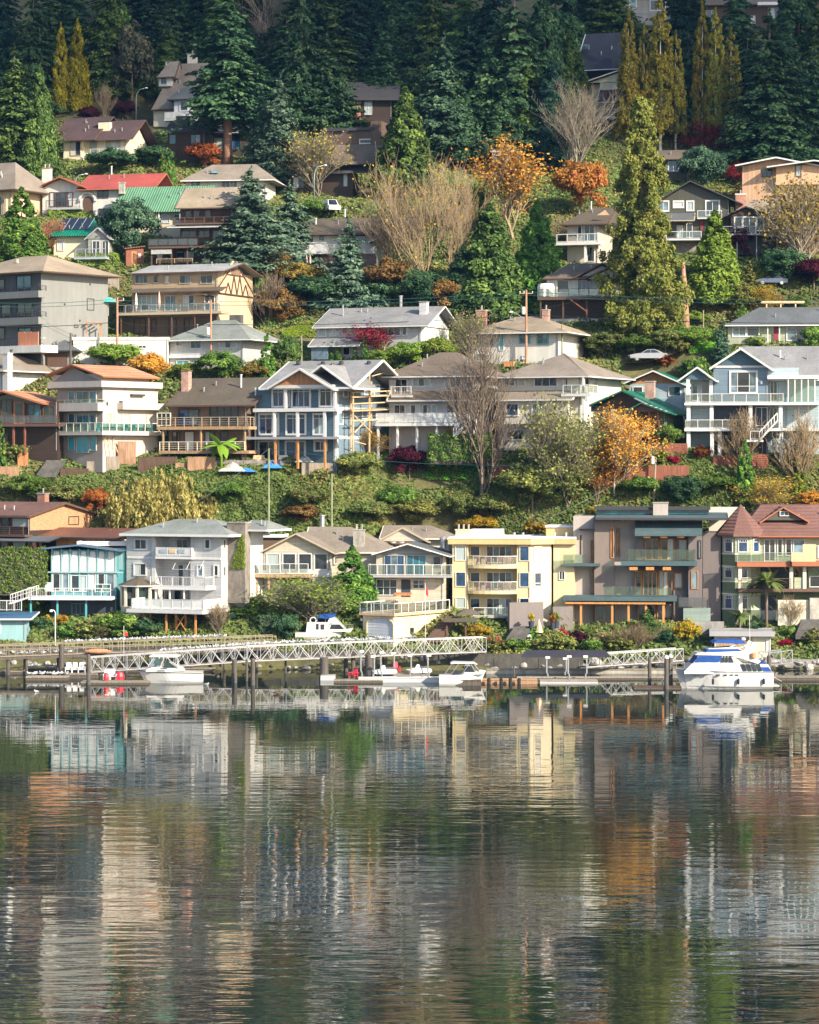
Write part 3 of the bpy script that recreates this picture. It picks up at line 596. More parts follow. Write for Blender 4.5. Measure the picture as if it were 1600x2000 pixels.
def shore_white3():
    H = House('white3', 'white_house', 'white three-storey waterfront house with tall stone chimney and stacked balconies'); f = H.F(); b = H.F(1.9)
    H.wall(247, 303, 1044, 1195, 0, 8, 'white_siding'); H.wall(372, 432, 1044, 1195, 0, 8, 'white_siding'); H.wall(303.5, 371, 1044, 1195, 1.9, 6, 'white_siding', 'recess_wall')
    H.slab(248, 431, 1088, 1092, -.1, .1, 'trim', 'band')
    H.face(H.F(), 297, 304, 1040, 1195, 'white', .08, 'corner_post')
    r = H.roof_u(234, 448, 1043, 1014, -1.0, 9.8, 'r_greygreen', 'trim', .3, fr=.2, hipl=5, hipr=4.5)[0]
    H.roof_u(470, 522, 1034, 1016, 2.4, 6, 'r_greygreen', 'trim', .25, fr=.16, hipr=1.5)
    H.wins(f, [(263,287,1053,1073,2),(262,286,1100,1124,2),(400,411,1053,1072,1),(418,427,1104,1125,1),(386,397,1104,1126,1)], fr='trim', cas=.05)
    H.wins(b, [(345,369,1052,1088,2),(348,369,1102,1145,2)], fr='trim'); H.face(b, 312, 330, 1050, 1072, 'blue_pale', .03, 'blind')
    H.win(H.Rt(), 435, 440, 1053, 1072, 1); H.win(H.Rt(), 435, 440, 1106, 1126, 1)
    H.slab(303, 374, 1087, 1092, -.8, 2.7, 'trim'); H.rail(304, 373, 1070, 1087, -.8, 'solid', 'trim', 'white', 1.6, left=.8, right=.8)
    for i, x in enumerate((312, 330, 348)): H.face(H.F(-.86), x, x+13, 1073, 1080, ('blue_pale', 'salmon', 'blue_pale')[i], .02, 'towel')
    H.slab(293, 402, 1146, 1152, -2.4, 2.4, 'trim'); H.rail(294, 400, 1127, 1146, -2.4, 'picket', 'trim', step=1.6, right=2.2)
    m = MB()                                  # bare frame of a folding awning
    for x in (345, 372, 398): p = H.F(0).P(x, 1095); q = H.F(-1.8).P(x-8, 1112); m.bar(p, q, .035)
    m.bar(H.F(-1.8).P(337, 1112), H.F(-1.8).P(392, 1112), .035); H.part(m, 'awning_frame', 'trim')
    for x in (304, 331, 359): H.post(x, 1152, 1170, -2.2, 'trim', .16)
    H.wins(b, [(308,336,1152,1180,2),(340,369,1152,1180,2)], fr='trim_grey')
    H.slab(247, 396, 1191, 1198, -6.2, 6.0, 'white', 'lower_deck'); H.rail(257, 396, 1171, 1191, -6.0, 'solid', 'trim', 'clear_white', 1.3, right=5, left=3)
    m = MB()
    for x in (275, 293, 324, 343, 362, 381): H.post(x, 1198, 1246, -5.6+(x % 3)*.8, 'orange_timber', .2, down=1.0)
    g = H.F(-5.5); m.bar(g.P(343, 1200), g.P(362, 1230), .06); m.bar(g.P(362, 1200), g.P(343, 1230), .06); m.bar(g.P(275, 1200), g.P(262, 1206), .06); H.part(m, 'brace', 'orange_timber')
    # pavilion bay at the left
    o, fl = H.F(-3.2), MB(); apex = o.P(258, 1126); apex.y = -1.6
    n = 8; rim = []; zc = o.ab(258, 1143)[1]
    for k in range(n): t = 2*math.pi*(k+.5)/n; rim.append(Vector((apex.x+2.55*math.cos(t), -1.6+2.3*math.sin(t), zc)))
    fl.add([apex]+rim+[p-Vector((0,0,.2)) for p in rim], [(0, 1+k, 1+(k+1) % n) for k in range(n)]+[(1+k, n+1+k, n+1+(k+1) % n, 1+(k+1) % n) for k in range(n)]+[tuple(range(n+1, 2*n+1))])
    rf = H.part(fl, 'pavilion_roof', 'r_umber'); H.edge(rf, [(rim[k]-Vector((0,0,.1)), rim[(k+1) % n]-Vector((0,0,.1))) for k in range(n)], 'trim', .09)
    for k in range(n):
        t = 2*math.pi*(k+.5)/n; c = Vector((apex.x+2.1*math.cos(t), -1.6+1.9*math.sin(t), zc)); zb = H.z(1186, -3.2, 258)
        H.part(MB().bar((c.x, c.y, zb), (c.x, c.y, zc), .2), 'pillar', 'beige')
    H.part(MB().lathe((apex.x, -1.6, zb-1.2), [(2.2, 0), (2.2, 1.3)], 8), 'pavilion_base', 'beige')
    H.part(MB().lathe((apex.x, -1.6, zb), [(1.5, 0), (1.5, zc-zb-.1)], 8), 'glazed_core', 'gl_green')
    # chimney breast and rear wing
    H.chimney(443, 479, 1022, 1112, 1.6, 'chimney_grey', None, 'concrete', 1.3, 4)
    H.wall(446, 486, 1036, 1120, 3.2, 3.6, 'white', 'rear_wing', down=4)
    H.face(H.F(0), 310, 322, 1043, 1046, 'trim', .3, 'lamp_box')
shore_white3()
def shore_gableA():
    H = House('gableA', 'gable_house', 'cream gable-fronted house with four picture windows and brown roof'); f = H.F()
    H.wall(515, 645, 1078, 1168, 0, 7, 'beige_siding', down=2); H.front_gable(515, 645, 578, 1079, 1044, -.02, 'beige_siding')
    H.roof_gf(505, 578, 655, 1079, 1041, 1080, -.9, 10, 'r_taupe', 'trim_tan', .2, .12)
    r = H.roof_u(590, 762, 1078, 1029, 2.6, 10, 'r_taupe', 'trim_cream', .2, hipr=5.5)[0]; H.wall(640, 752, 1079, 1168, 3.2, 8, 'beige_siding', 'rear_wall', down=2)
    H.wins(f, [(520,548,1080,1114,1),(551,579,1080,1114,1),(582,610,1080,1114,1),(613,641,1080,1114,1)], fr='trim', fw=.14)
    H.face(f, 513, 647, 1114, 1126, 'white', .12, 'sill_band')
    H.slab(443, 605, 1122, 1128, -2.2, 2.2, 'timber'); H.rail(444, 548, 1102, 1122, -2.2, 'glass', 'trim', 'clear', 1.25, left=2)
    H.rail(548, 602, 1101, 1121, -1.7, 'glass', 'trim', 'clear', 1.3)
    H.wall(470, 515, 1128, 1168, .2, 3, 'beige', 'lower_wall'); H.win(H.F(.2), 474, 511, 1130, 1148, 3, 'trim')
    for x in (451, 467, 501, 525): H.post(x, 1128, 1168, -1.8, 'timber', .22, down=1)
    H.wins(f, [(552,566,1130,1162,1),(590,612,1130,1160,2)], fr='trim_tan')
    H.win(H.Rt(), 652, 658, 1086, 1102, 1)
    H.chimney(690, 711, 1036, 1068, 3.6, 'concrete', None, 'concrete', 1.0, 1, 2); H.vent(630, 1022, 9, r, .9, .3, 'alu')
    H.wall(508, 546, 1050, 1079, 10, 4, 'brown_siding', 'rear_shed'); H.roof_flat(500, 552, 1044, 1050, 9.6, 5, 'r_flat')
shore_gableA()
def shore_gableB():
    H = House('gableB', 'balcony_house', 'grey-roofed low gable house with long glass balcony beside the yellow building'); f = H.F()
    H.wall(735, 866, 1082, 1166, 0, 8, 'beige_siding', down=2); H.front_gable(735, 862, 796, 1084, 1065, -.02, 'grey_siding')
    H.roof_gf(726, 796, 880, 1082, 1061, 1086, -1.2, 9.5, 'r_slate', 'trim', .18, .1)
    H.wins(f, [(750,790,1084,1123,3,'gl_blue'),(794,832,1084,1123,3,'gl_teal'),(846,862,1087,1108,1)], fr='trim_grey')
    H.slab(719, 882, 1124, 1128, -1.8, 1.8, 'trim_grey'); H.rail(720, 881, 1103, 1124, -1.8, 'glass', 'trim', 'clear', 1.15, left=1.6, right=1.6)
    H.wins(f, [(735,776,1131,1163,3),(806,830,1132,1150,2)], fr='trim', rows=2); H.face(f, 784, 802, 1132, 1166, 'navy', .03, 'doorway')  # flat navy sheet paints the shade of a recess
    H.roof_shed(770, 800, 1160, 1157, -3.2, 1.6, 'cedar', 'cedar', .2)
    p = H.F(4).P(866, 1062); MB().lathe(p, [(.36,-.5),(.36,.5),(.45,.52),(.45,.7),(.2,.9)], 12).build('roof_cowl', 'alu', H.root)
    H = House('gableC', 'rear_gable_house', 'tan-roofed house peeping over the long glass balcony house')
    H.wall(748, 880, 1052, 1085, 0, 8, 'beige', down=6); H.roof_u(742, 888, 1051, 1026, -.8, 9.6, 'r_taupe', 'trim_cream', .2, hipr=3.5)
    H.front_gable(738, 832, 786, 1057, 1032, -1.7, 'beige_siding'); H.roof_gf(734, 786, 838, 1058, 1030, 1058, -2, 4, 'r_taupe', 'trim_tan', .16)
    H.win(H.F(-1.7), 752, 772, 1058, 1070, 2, 'trim_brown'); H.wall(740, 830, 1056, 1085, -1.6, 1.6, 'brown_siding', 'porch_wall')
    for x in (768, 784):
        p = H.F(-2.4).P(x, 1062); MB().lathe(p, [(.02,0),(.3,.08),(.42,.26)], 10).build('satellite_dish', 'plastic_white', H.root)
shore_gableB()
def shore_yellow():
    H = House('yellow', 'apartment_house', 'pale yellow three-storey flat-roofed house with curved white-railed balconies'); f = H.F(); W = H.W
    zt, zb = H.z(1063, 0, 960), -2.0
    H.wall(884, 914, 1063, 1222, 0, 10, 'yellow', down=2); H.wall(1010, 1036, 1063, 1222, 0, 10, 'yellow', down=2); H.wall(914.3, 1009.5, 1063, 1222, 1.5, 8, 'yellow', 'recess_wall', down=2)
    H.part(MB().prism([(W,0.02,zb),(W+2.35,1.7,zb),(W+2.35,10,zb),(W,10,zb)], (0,0,zt-zb)), 'bay_wall', 'cream')  # bay painted paler than the front, sunlight put into its colour
    H.wall(1081, 1122, 1063, 1222, 1.72, 9, 'yellow', 'side_wing', down=2)
    # roof band follows the plan
    band = lambda z0, z1, e: MB().prism([(H.F().ab(876, 1060)[0], -.55-e, z0), (W+.15, -.55-e, z0), (W+2.75+e, 1.2, z0), (H.F(1.2).ab(1124, 1060)[0], 1.2, z0), (H.F(1.2).ab(1124, 1060)[0], 11, z0), (H.F().ab(876, 1060)[0]-e, 11, z0)], (0,0,z1-z0))
    H.part(band(zt, H.z(1052, 0, 960), 0), 'roof_band', 'yellow_band'); r = H.part(band(H.z(1052, 0, 960), H.z(1049, 0, 960), .08), 'roof', 'r_white')
    bay = Plane(H, (W, .02), (2.35, 1.68)); bk = H.F(1.5)
    H.wins(f, [(889,910,1066,1095,1,['blind']),(890,910,1117,1146,1,'gl_blue'),(890,910,1167,1188,1,['blind']),(1015,1034,1067,1096,1,'gl_blue'),(1015,1034,1118,1147,1,'gl_blue'),(1015,1034,1168,1190,1,'gl_blue')], fr='trim_cream', fw=.07)
    H.wins(bay, [(1043,1057,1067,1095,1,['curtain']),(1043,1057,1118,1146,1,'gl_blue')], fr='trim_cream', rows=[.22])
    for y in (1066, 1117, 1168):
        H.win(bk, 918, 938, y, y+20, 1, 'trim_cream', 'gl_blue'); H.win(bk, 950, 1001, y, y+34, 4, 'trim_cream', ['gl', 'gl_sky', 'gl', 'gl_sky'])
    for yt, yb in ((1084, 1104), (1135, 1154)):
        u0 = f.ab(914, yb)[0]; u1 = f.ab(1010, yb)[0]; zb_ = H.z(yb, -.8, 960); pts = []
        for i in range(9):
            t = i/8; pts.append((u0+(u1-u0)*t, -.15-1.15*math.sin(math.pi*t)**.7))
        H.part(MB().prism([Vector((p[0], p[1], zb_-.38)) for p in pts]+[Vector((u1, 1.5, zb_-.38)), Vector((u0, 1.5, zb_-.38))], (0,0,.38)), 'balcony', 'yellow')
        H.railing([(p[0]+.0, p[1]+.06) for p in pts], zb_, zb_+1.08, 'glass', 'trim', 'clear', 1.2)
        for k, t in enumerate((.22, .42, .66, .86)):
            c = Vector((u0+(u1-u0)*t, .2, zb_)); o = MB().box(c.x-.28, c.x+.28, -.1, .45, zb_+.35, zb_+.45).box(c.x-.28, c.x+.28, .4, .48, zb_+.45, zb_+.95).box(c.x-.28, c.x-.22, -.1, .45, zb_, zb_+.35).box(c.x+.22, c.x+.28, -.1, .45, zb_, zb_+.35)
            ch = o.build('patio_chair', 'maroon_cloth', None); ch.location = H.o; ch.rotation_euler = H.root.rotation_euler
            tag(ch, f'maroon patio chair, {["first","second","third","fourth"][k]} from the west end of the yellow house\'s {"top" if yt < 1100 else "middle"} balcony', 'chair', 'chairs on the yellow house balconies')
    H.win(H.F(1.72), 1092, 1104, 1115, 1133, 2, 'trim'); H.face(H.F(1.72), 1087, 1094, 1071, 1110, 'cream', .03, 'wall_strip')
    H.chimney(890, 919, 1036, 1049, 3, 'cream', None, 'cream', 1.2, .5, 3)
    H.wall(917, 978, 1034, 1049, 6, 4, 'r_white', 'stair_house'); H.wall(1067, 1122, 1030, 1049, 5, 5, 'yellow_band', 'roof_box'); H.slab(1065, 1124, 1026, 1030, 4.8, 5.4, 'trim', 'roof_box_cap')
    for x in (1005, 1022, 1084, 1106): H.vent(x, 1048, 2.5, r, .35, .09)
    H.slab(918, 995, 1203, 1207, -3, 3, 'concrete', 'terrace'); H.rail(925, 993, 1187, 1204, -3, 'glass', 'trim', 'clear', 1.3)
shore_yellow()
def boathouse():
    H = House('boathouse', 'boathouse', 'cream stucco boathouse with arched garage door and railed roof deck', 'boathouse'); f = H.F(); r = H.Rt()
    zt = H.z(1201, 0, 709)
    H.part(MB().box(0, H.W, 0, 11, -2, zt), 'wall', 'cream'); H.part(MB().box(-.35, H.W+.35, -.35, 11.3, zt, zt+.22), 'roof_slab', 'salmon')
    H.railing([(-.25, 8), (-.25, -.25), (H.W+.25, -.25), (H.W+.25, 11.1)], zt+.22, zt+1.45, 'glass', 'trim', 'clear', 1.5, .055)
    a0, a1, b0, b1 = f.rect(719, 768, 1208, 1249); m = MB(); zs = b0+(b1-b0)*.72; c = (a0+a1)/2; hw = (a1-a0)/2
    arch = [Vector((a0, -.05, b0)), Vector((a1, -.05, b0))]+[Vector((c+hw*math.cos(t), -.05, zs+(b1-zs)*math.sin(t))) for t in np.linspace(0, math.pi, 9)]
    d = H.part(m.prism(arch, (0, .06, 0)), 'garage_door', 'garage')
    q = MB()
    for i in range(1, 6): z = b0+(zs-b0)*i/5; q.box(a0, a1, -.07, -.05, z-.03, z+.03)
    q.build('door_rib', 'lilac', d)
    fr = MB(); pr = [Vector((a1+.12, -.1, b0))]+[Vector((c+(hw+.12)*math.cos(t), -.1, zs+(b1+.12-zs)*math.sin(t))) for t in np.linspace(0, math.pi, 9)]+[Vector((a0-.12, -.1, b0))]
    for p, q_ in zip(pr[:-1], pr[1:]): fr.bar(p, q_, .1)
    fr.build('door_frame', 'cream', d)
    H.win(r, 801, 807, 1226, 1237, 1, 'trim_dark'); H.part(MB().box(a0-1.0, a0-.8, -.12, -.0, zt-.7, zt-.4), 'wall_lamp', 'trim')
boathouse()
def shore_modern():
    H = House('modern', 'modern_house', 'mauve-grey modern house with curved roof, glass balconies and orange timber beams'); f = H.F()
    # left wing and tower
    H.wall(1120, 1160, 1008, 1216, 2.2, 9, 'modern_light', 'left_wing', down=1); H.wall(1161, 1200, 1012, 1216, 1.0, 10, 'modern', 'tower', down=1)
    H.wall(1200.5, 1372, 1012, 1216, 2.6, 9, 'modern_light', 'upper_wall', down=1)  # pale copy of the wall paint carries sunlight on wing and upper wall
    H.roof_shed(1163, 1420, 1011, 1000, -.6, 11, 'r_teal', 'trim_dark', .3); H.wall(1165, 1384, 996, 1004, 5, 4, 'gl_teal', 'clerestory'); H.roof_flat(1160, 1388, 991, 996, 4.5, 5.5, 'r_teal', 'trim_dark')
    m = MB()
    for i in range(9): u = H.F(-.6).ab(1215+i*20, 1013)[0]; z = H.z(1014, -.6, 1215+i*20); m.box(u-.09, u+.09, -.55, .6, z-.15, z+.12)
    H.part(m, 'rafter_ends', 'newwood')
    H.chimney(1276, 1305, 983, 1004, 4, 'modern_light', None, 'concrete', 1.6, 1); H.wall(1385, 1455, 991, 1012, 10, 4, 'white_warm', 'rear_building', down=4)
    # curved roof block
    v0, v1 = -1.2, 9.5; g = H.F(v0); pts = []; x0, x1 = 1240, 1392
    for i in range(11):
        t = i/10; yy = 1044-22*math.sin(math.pi*(.5*t))  # rises to the back
        v = v0+(v1-v0)*t; pts.append((v, H.z(1043, v0, 1300)+2.2*math.sin(math.pi*.5*min(1, t*1.3))))
    u0, u1 = g.ab(x0, 1040)[0], g.ab(x1-20, 1040)[0]; m = MB()
    for (va, za), (vb, zb) in zip(pts[:-1], pts[1:]): m.hexa([(u0,va,za-.25),(u1,va,za-.25),(u1,vb,zb-.25),(u0,vb,zb-.25),(u0,va,za),(u1,va,za),(u1,vb,zb),(u0,vb,zb)])
    H.part(m, 'roof', 'r_teal')
    H.wall(1345, 1372, 1046, 1216, .2, 9, 'stucco_mauve', 'right_block', down=1); H.wall(1242, 1345, 1046, 1216, 1.9, 7, 'stucco_mauve', 'recess_wall', down=1)
    bk = H.F(1.9)
    H.wins(bk, [(1260,1288,1048,1095,2),(1290,1318,1050,1095,2,['gl', 'curtain']),(1324,1344,1052,1095,1,['curtain'])], fr='orange_timber', fw=.14)
    H.win(H.F(.2), 1364, 1370, 1055, 1091, 1, 'trim_dark'); H.win(H.F(.2), 1350, 1364, 1115, 1150, 1, 'orange_timber')
    H.wins(bk, [(1240.6,1254,1115,1150,1),(1256,1284,1116,1166,3),(1286,1314,1114,1166,3,['gl', 'curtain']),(1316,1334,1118,1150,1,['curtain'])], fr='orange_timber', fw=.13)
    for x in (1265, 1298, 1331): H.part(MB().box(*[H.F(-.4).ab(x-8, 1045)[0], H.F(-.4).ab(x+6, 1045)[0]], -1.0, 1.9, H.z(1050, -.4, x), H.z(1045, -.4, x)), 'beam', 'orange_timber')
    for x in (1238, 1270, 1303): H.part(MB().box(*[H.F(-.6).ab(x-8, 1110)[0], H.F(-.6).ab(x+8, 1110)[0]], -1.6, 1.9, H.z(1113, -.6, x), H.z(1107, -.6, x)), 'beam', 'orange_timber')
    # balconies
    H.slab(1213, 1362, 1096, 1105, -1.6, 3.4, 'r_teal', 'balcony'); H.rail(1226, 1358, 1073, 1096, -1.5, 'glass', 'clear_green', 'clear_green', 1.7, left=2, right=1.6, pr=.03)
    H.slab(1100, 1172, 1101, 1106, -.2, 2.4, 'r_teal', 'balcony'); H.rail(1100, 1142, 1083, 1101, -.2, 'glass', 'clear_green', 'clear_green', 1.7, pr=.03)
    H.slab(1100, 1322, 1165, 1174, -2.2, 4, 'r_teal', 'balcony'); H.rail(1180, 1256, 1145, 1165, -2.1, 'glass', 'clear_green', 'clear_green', 1.7, pr=.03); H.rail(1258, 1312, 1147, 1165, -2.0, 'glass', 'clear_green', 'clear_green', 1.7, pr=.03)
    H.wins(H.F(1.0), [(1193,1199,1030,1090,1)], fr='orange_timber'); H.win(H.F(2.2), 1153, 1160, 1055, 1098, 1, 'orange_timber'); H.win(H.F(2.2), 1152, 1160, 1115, 1163, 1, 'orange_timber')
    H.slab(1131, 1162, 1033, 1036, 1.0, 1.2, 'trim_dark', 'canopy'); H.face(H.F(2.2), 1133, 1136, 1045, 1083, 'black', .06, 'slot_window')
    H.win(H.F(2.6), 1205, 1212, 1030, 1088, 1, 'orange_timber')
    H.slab(1104, 1300, 1176, 1180, -2.0, 3, 'orange_timber', 'beam')
    for x in (1114, 1135, 1196, 1228, 1262, 1296): H.post(x, 1180, 1216, -1.7, 'orange_timber', .26, down=.6)
    H.wins(H.F(1.0), [(1163,1198,1182,1212,2,'gl_green')], fr='orange_timber'); H.wins(bk, [(1246,1280,1180,1213,2),(1284,1314,1180,1213,2)], fr='orange_timber')
    H.face(H.F(1.9), 1316, 1344, 1152, 1216, 'stucco_mauve', .4, 'pier'); H.rail(1326, 1380, 1167, 1187, -1.2, 'glass', 'clear_dark', 'clear_dark', 1.5, pr=.03)
    H.wall(1335, 1388, 1188, 1215, -1.2, 1.0, 'sage', 'garden_wall', down=.5); H.part(MB().bar(H.F(-.4).P(1322, 1155), H.F(-.4).P(1352, 1190), .07), 'stair_rail', 'trim_dark')
    p = Plane(H, (H.W, .2), (0, 1)); H.wall(1373, 1408, 1040, 1216, 2.5, 7, 'stucco_mauve', 'side_block', down=1)
shore_modern()
def shore_turret():
    H = House('turret', 'turret_house', 'sage green house with red-brown roof and pointed corner turret'); f = H.F()
    c = H.F(2.3).P(1447, 1045); cx, cy = c.x, 2.3; rad = 2.45; n = 8
    def ring(r, z): return [Vector((cx+r*math.cos(2*math.pi*(k+.5)/n), cy+r*math.sin(2*math.pi*(k+.5)/n), z)) for k in range(n)]
    z0, z1 = -1.5, H.z(1044, 0, 1447); segs = [(1218,1190,'green_siding'),(1190,1160,'green_pale'),(1160,1136,'green_siding'),(1136,1106,'green_pale'),(1106,1082,'green_siding'),(1082,1044,'green_pale')]
    for a, b, m in segs:
        za, zb = H.z(a, 0, 1447) if a < 1215 else z0, H.z(b, 0, 1447)
        H.part(MB().prism(ring(rad, za), (0,0,zb-za)), 'tower_wall', m)
        H.part(MB().prism(ring(rad+.08, zb-.08), (0,0,.12)), 'band', 'trim_cream')
    ap = Vector((cx, cy, H.z(984, 2.3, 1453))); rim = ring(rad+.75, z1); mb = MB().add([ap]+rim+[p-Vector((0,0,.25)) for p in rim], [(0,1+k,1+(k+1) % n) for k in range(n)]+[(1+k,n+1+k,n+1+(k+1) % n,1+(k+1) % n) for k in range(n)]+[tuple(range(n+1,2*n+1))])
    H.part(mb, 'turret_roof', 'r_redbrown')
    rg = ring(rad, 0)
    for k in (4, 5, 6):                       # left, front-left/front, front-right faces
        p, q = rg[k], rg[(k+1) % n]; pl = Plane(H, (p.x, p.y), (q.x-p.x, q.y-p.y)); L = (q-p).length
        for ya, yb in ((1052,1079),(1108,1130),(1162,1190)):
            if k == 6 and ya > 1100: continue
            b1, b0 = H.z(ya, 0, 1447), H.z(yb, 0, 1447); m = MB(); a0, a1 = L*.18, L*.82; t = .12
            pl.bx(m,a0,a0+t,b0,b1,-.02,.1); pl.bx(m,a1-t,a1,b0,b1,-.02,.1); pl.bx(m,a0+t,a1-t,b1-t,b1,-.02,.1); pl.bx(m,a0+t,a1-t,b0,b0+t,-.02,.1); zs = b0+(b1-b0)*.72; pl.bx(m,a0+t,a1-t,zs,zs+.06,-.02,.08)
            for i in (1,2,3): aa = a0+(a1-a0)*i/4; pl.bx(m,aa-.025,aa+.025,zs,b1-t,-.02,.08)
            w = H.part(m, 'window', 'trim')
            for za, zb in ((b0+t, zs), (zs+.06, b1-t)): q_ = MB(); pl.bx(q_, a0+t*.8, a1-t*.8, za, zb, -.02, .04); q_.build('pane', 'gl_blue', w)
    # main house
    H.wall(1470, 1650, 1046, 1218, 1.4, 9, 'green_pale', down=1); H.roof_u(1440, 1680, 1046, 985, .2, 12, 'r_redbrown', 'trim_red', .25, hipl=3.6)
    H.front_gable(1496, 1568, 1530, 1016, 994, 2.2, 'olive'); H.roof_gf(1484, 1530, 1580, 1020, 990, 1018, 1.8, 4.5, 'r_redbrown', 'trim_red', .14); H.win(H.F(2.15), 1523, 1541, 998, 1008, 2, 'trim', 'gl_blue')
    g = H.F(1.4); H.wins(g, [(1492,1515,1052,1097,2),(1518,1529,1052,1086,1),(1534,1547,1052,1086,1),(1549,1573,1052,1082,1,'gl_blue'),(1597,1630,1066,1090,1)], fr='trim', fw=.12)
    H.slab(1440, 1547, 1098, 1107, -1.8, 3.2, 'trim_red', 'balcony'); H.rail(1441, 1546, 1079, 1098, -1.8, 'glass', 'trim_grey', 'clear_green', 1.8, pr=.03)
    H.slab(1547.5, 1650, 1097, 1106, -2.4, 3.8, 'trim_red', 'balcony')
    for x0, x1, yt in ((1546,1551,1078),(1551.5,1568,1079),(1568.5,1594,1063)): H.wall(x0, x1, yt, 1097, -2.4, .12, 'salmon', 'privacy_panel')
    for x in (1546, 1446, 1572): H.post(x, 1107, 1156, -1.4, 'beige', .42, 'pillar')
    H.slab(1442, 1650, 1150, 1156, -1.8, 3.2, 'trim_brown', 'deck'); H.rail(1448, 1545, 1130, 1150, -1.8, 'bars', 'trim_brown')
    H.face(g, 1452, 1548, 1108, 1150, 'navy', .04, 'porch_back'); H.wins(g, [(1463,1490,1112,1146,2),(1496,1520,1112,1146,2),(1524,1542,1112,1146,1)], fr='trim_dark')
    H.win(H.F(-.4), 1581, 1650, 1125, 1147, 3, 'trim'); H.wall(1578, 1650, 1106, 1150, -.4, 1.6, 'green_siding', 'bay')
    H.wall(1552, 1570, 1128, 1153, -1.2, .3, 'green_pale', 'bay_panel'); H.win(g, 1552, 1560, 1112, 1128, 1, 'orange_timber')
    m = MB()
    for x in (1440, 1472, 1500, 1532, 1556, 1588): m.bar(H.F(-1.7).P(x, 1107), H.F(0).P(x+12, 1126), .06)
    H.part(m, 'brackets', 'timber'); H.post(1447, 1158, 1200, -1.0, 'beige', .45, 'pillar'); H.face(g, 1470, 1650, 1157, 1218, 'green_siding', .03, 'lower_wall'); H.face(g, 1482, 1516, 1162, 1214, 'navy', .05, 'doorway')  # darker green sheet and navy panel paint shade onto the lower floor
    H.wall(1520, 1580, 1172, 1206, -2.6, .5, 'beige', 'garden_wall', down=1); H.wall(1582, 1650, 1168, 1200, -3, .5, 'concrete', 'garden_wall', down=1)
shore_turret()
def small_boathouses():
    H = House('cyanboat', 'boathouse', 'pale turquoise boathouse with blue roof at the west edge of the shore', 'boathouse')
    H.wall(-40, 50, 1207, 1241, 0, 6, 'cyan', down=3); H.roof_shed(-50, 60, 1208, 1194, -.7, 7, 'trim_blue', 'trim', .2)
    H.wins(H.F(), [(-30,-6,1213,1230,2)], fr='trim'); H.face(H.F(), -4, 2, 1210, 1238, 'trim', .05, 'corner_board')
    H.rail(-45, 42, 1173, 1193, 1.5, 'picket', 'trim', step=.9)
    H = House('beigeboat', 'boathouse', 'flat-roofed beige boathouse behind the large blue-canvas cruiser', 'boathouse')
    H.wall(1396, 1505, 1243, 1274, 0, 5, 'beige', down=2); H.roof_flat(1386, 1514, 1234, 1243, -.8, 6.4, 'r_flat', 'trim_grey'); H.door(H.F(), 1498, 1504, 1247, 1274, 'white'); H.face(H.F(), 1400, 1470, 1246, 1274, 'timber', .04, 'boat_door')
small_boathouses()

# ================================================================ houses on the middle terrace
def mid_left():
    H = House('brown0', 'brown_house', 'dark timber and glass house with terracotta roof at the west end of the terrace'); f = H.F()
    H.wall(-40, 112, 786, 872, 0, 8, 'darkbrown', down=2); H.roof_gf(-80, 4, 84, 792, 762, 787, -1.4, 10, 'r_terra', 'trim_red', .22, .14); H.front_gable(-40, 76, 4, 788, 766, -.02, 'gl_green')
    H.wins(f, [(-30,-2,790,828,2,'gl_green'),(2,24,780,828,2,'gl_green'),(54,80,788,826,2,'gl_teal'),(84,108,792,826,2,'gl_green')], fr='trim_brown'); H.door(f, 28, 47, 785, 828, 'cedar', 'trim_red', 'gl_green')
    H.slab(-40, 114, 828, 833, -2, 2, 'trim_brown'); H.rail(-40, 112, 812, 828, -2, 'glass', 'trim_brown', 'clear_dark', 1.8); 
    for x in (-2, 26, 48): H.post(x, 833, 872, -1.7, 'fence_red', .22, down=1)
    H.wins(f, [(0,16,845,866,2,'gl_green')], fr='trim_brown')
    H = House('white0', 'white_hip_house', 'white house with hipped grey roof and white chimney behind the terracotta roofs')
    H.wall(-60, 4, 724, 775, 0, 12, 'stucco_white', down=3); r = H.roof_u(-80, 8, 724, 688, -.9, 13.8, 'r_taupe', 'trim', .2, hipr=5.5)[0]
    H.win(H.Rt(), 28, 37, 731, 744, 2, 'trim', ['curtain']); H.chimney(5, 15, 691, 770, -.3, 'white', None, 'white', .9, 1); H.vent(22, 690, 5, r, .4, .15, 'trim_dark')
mid_left()
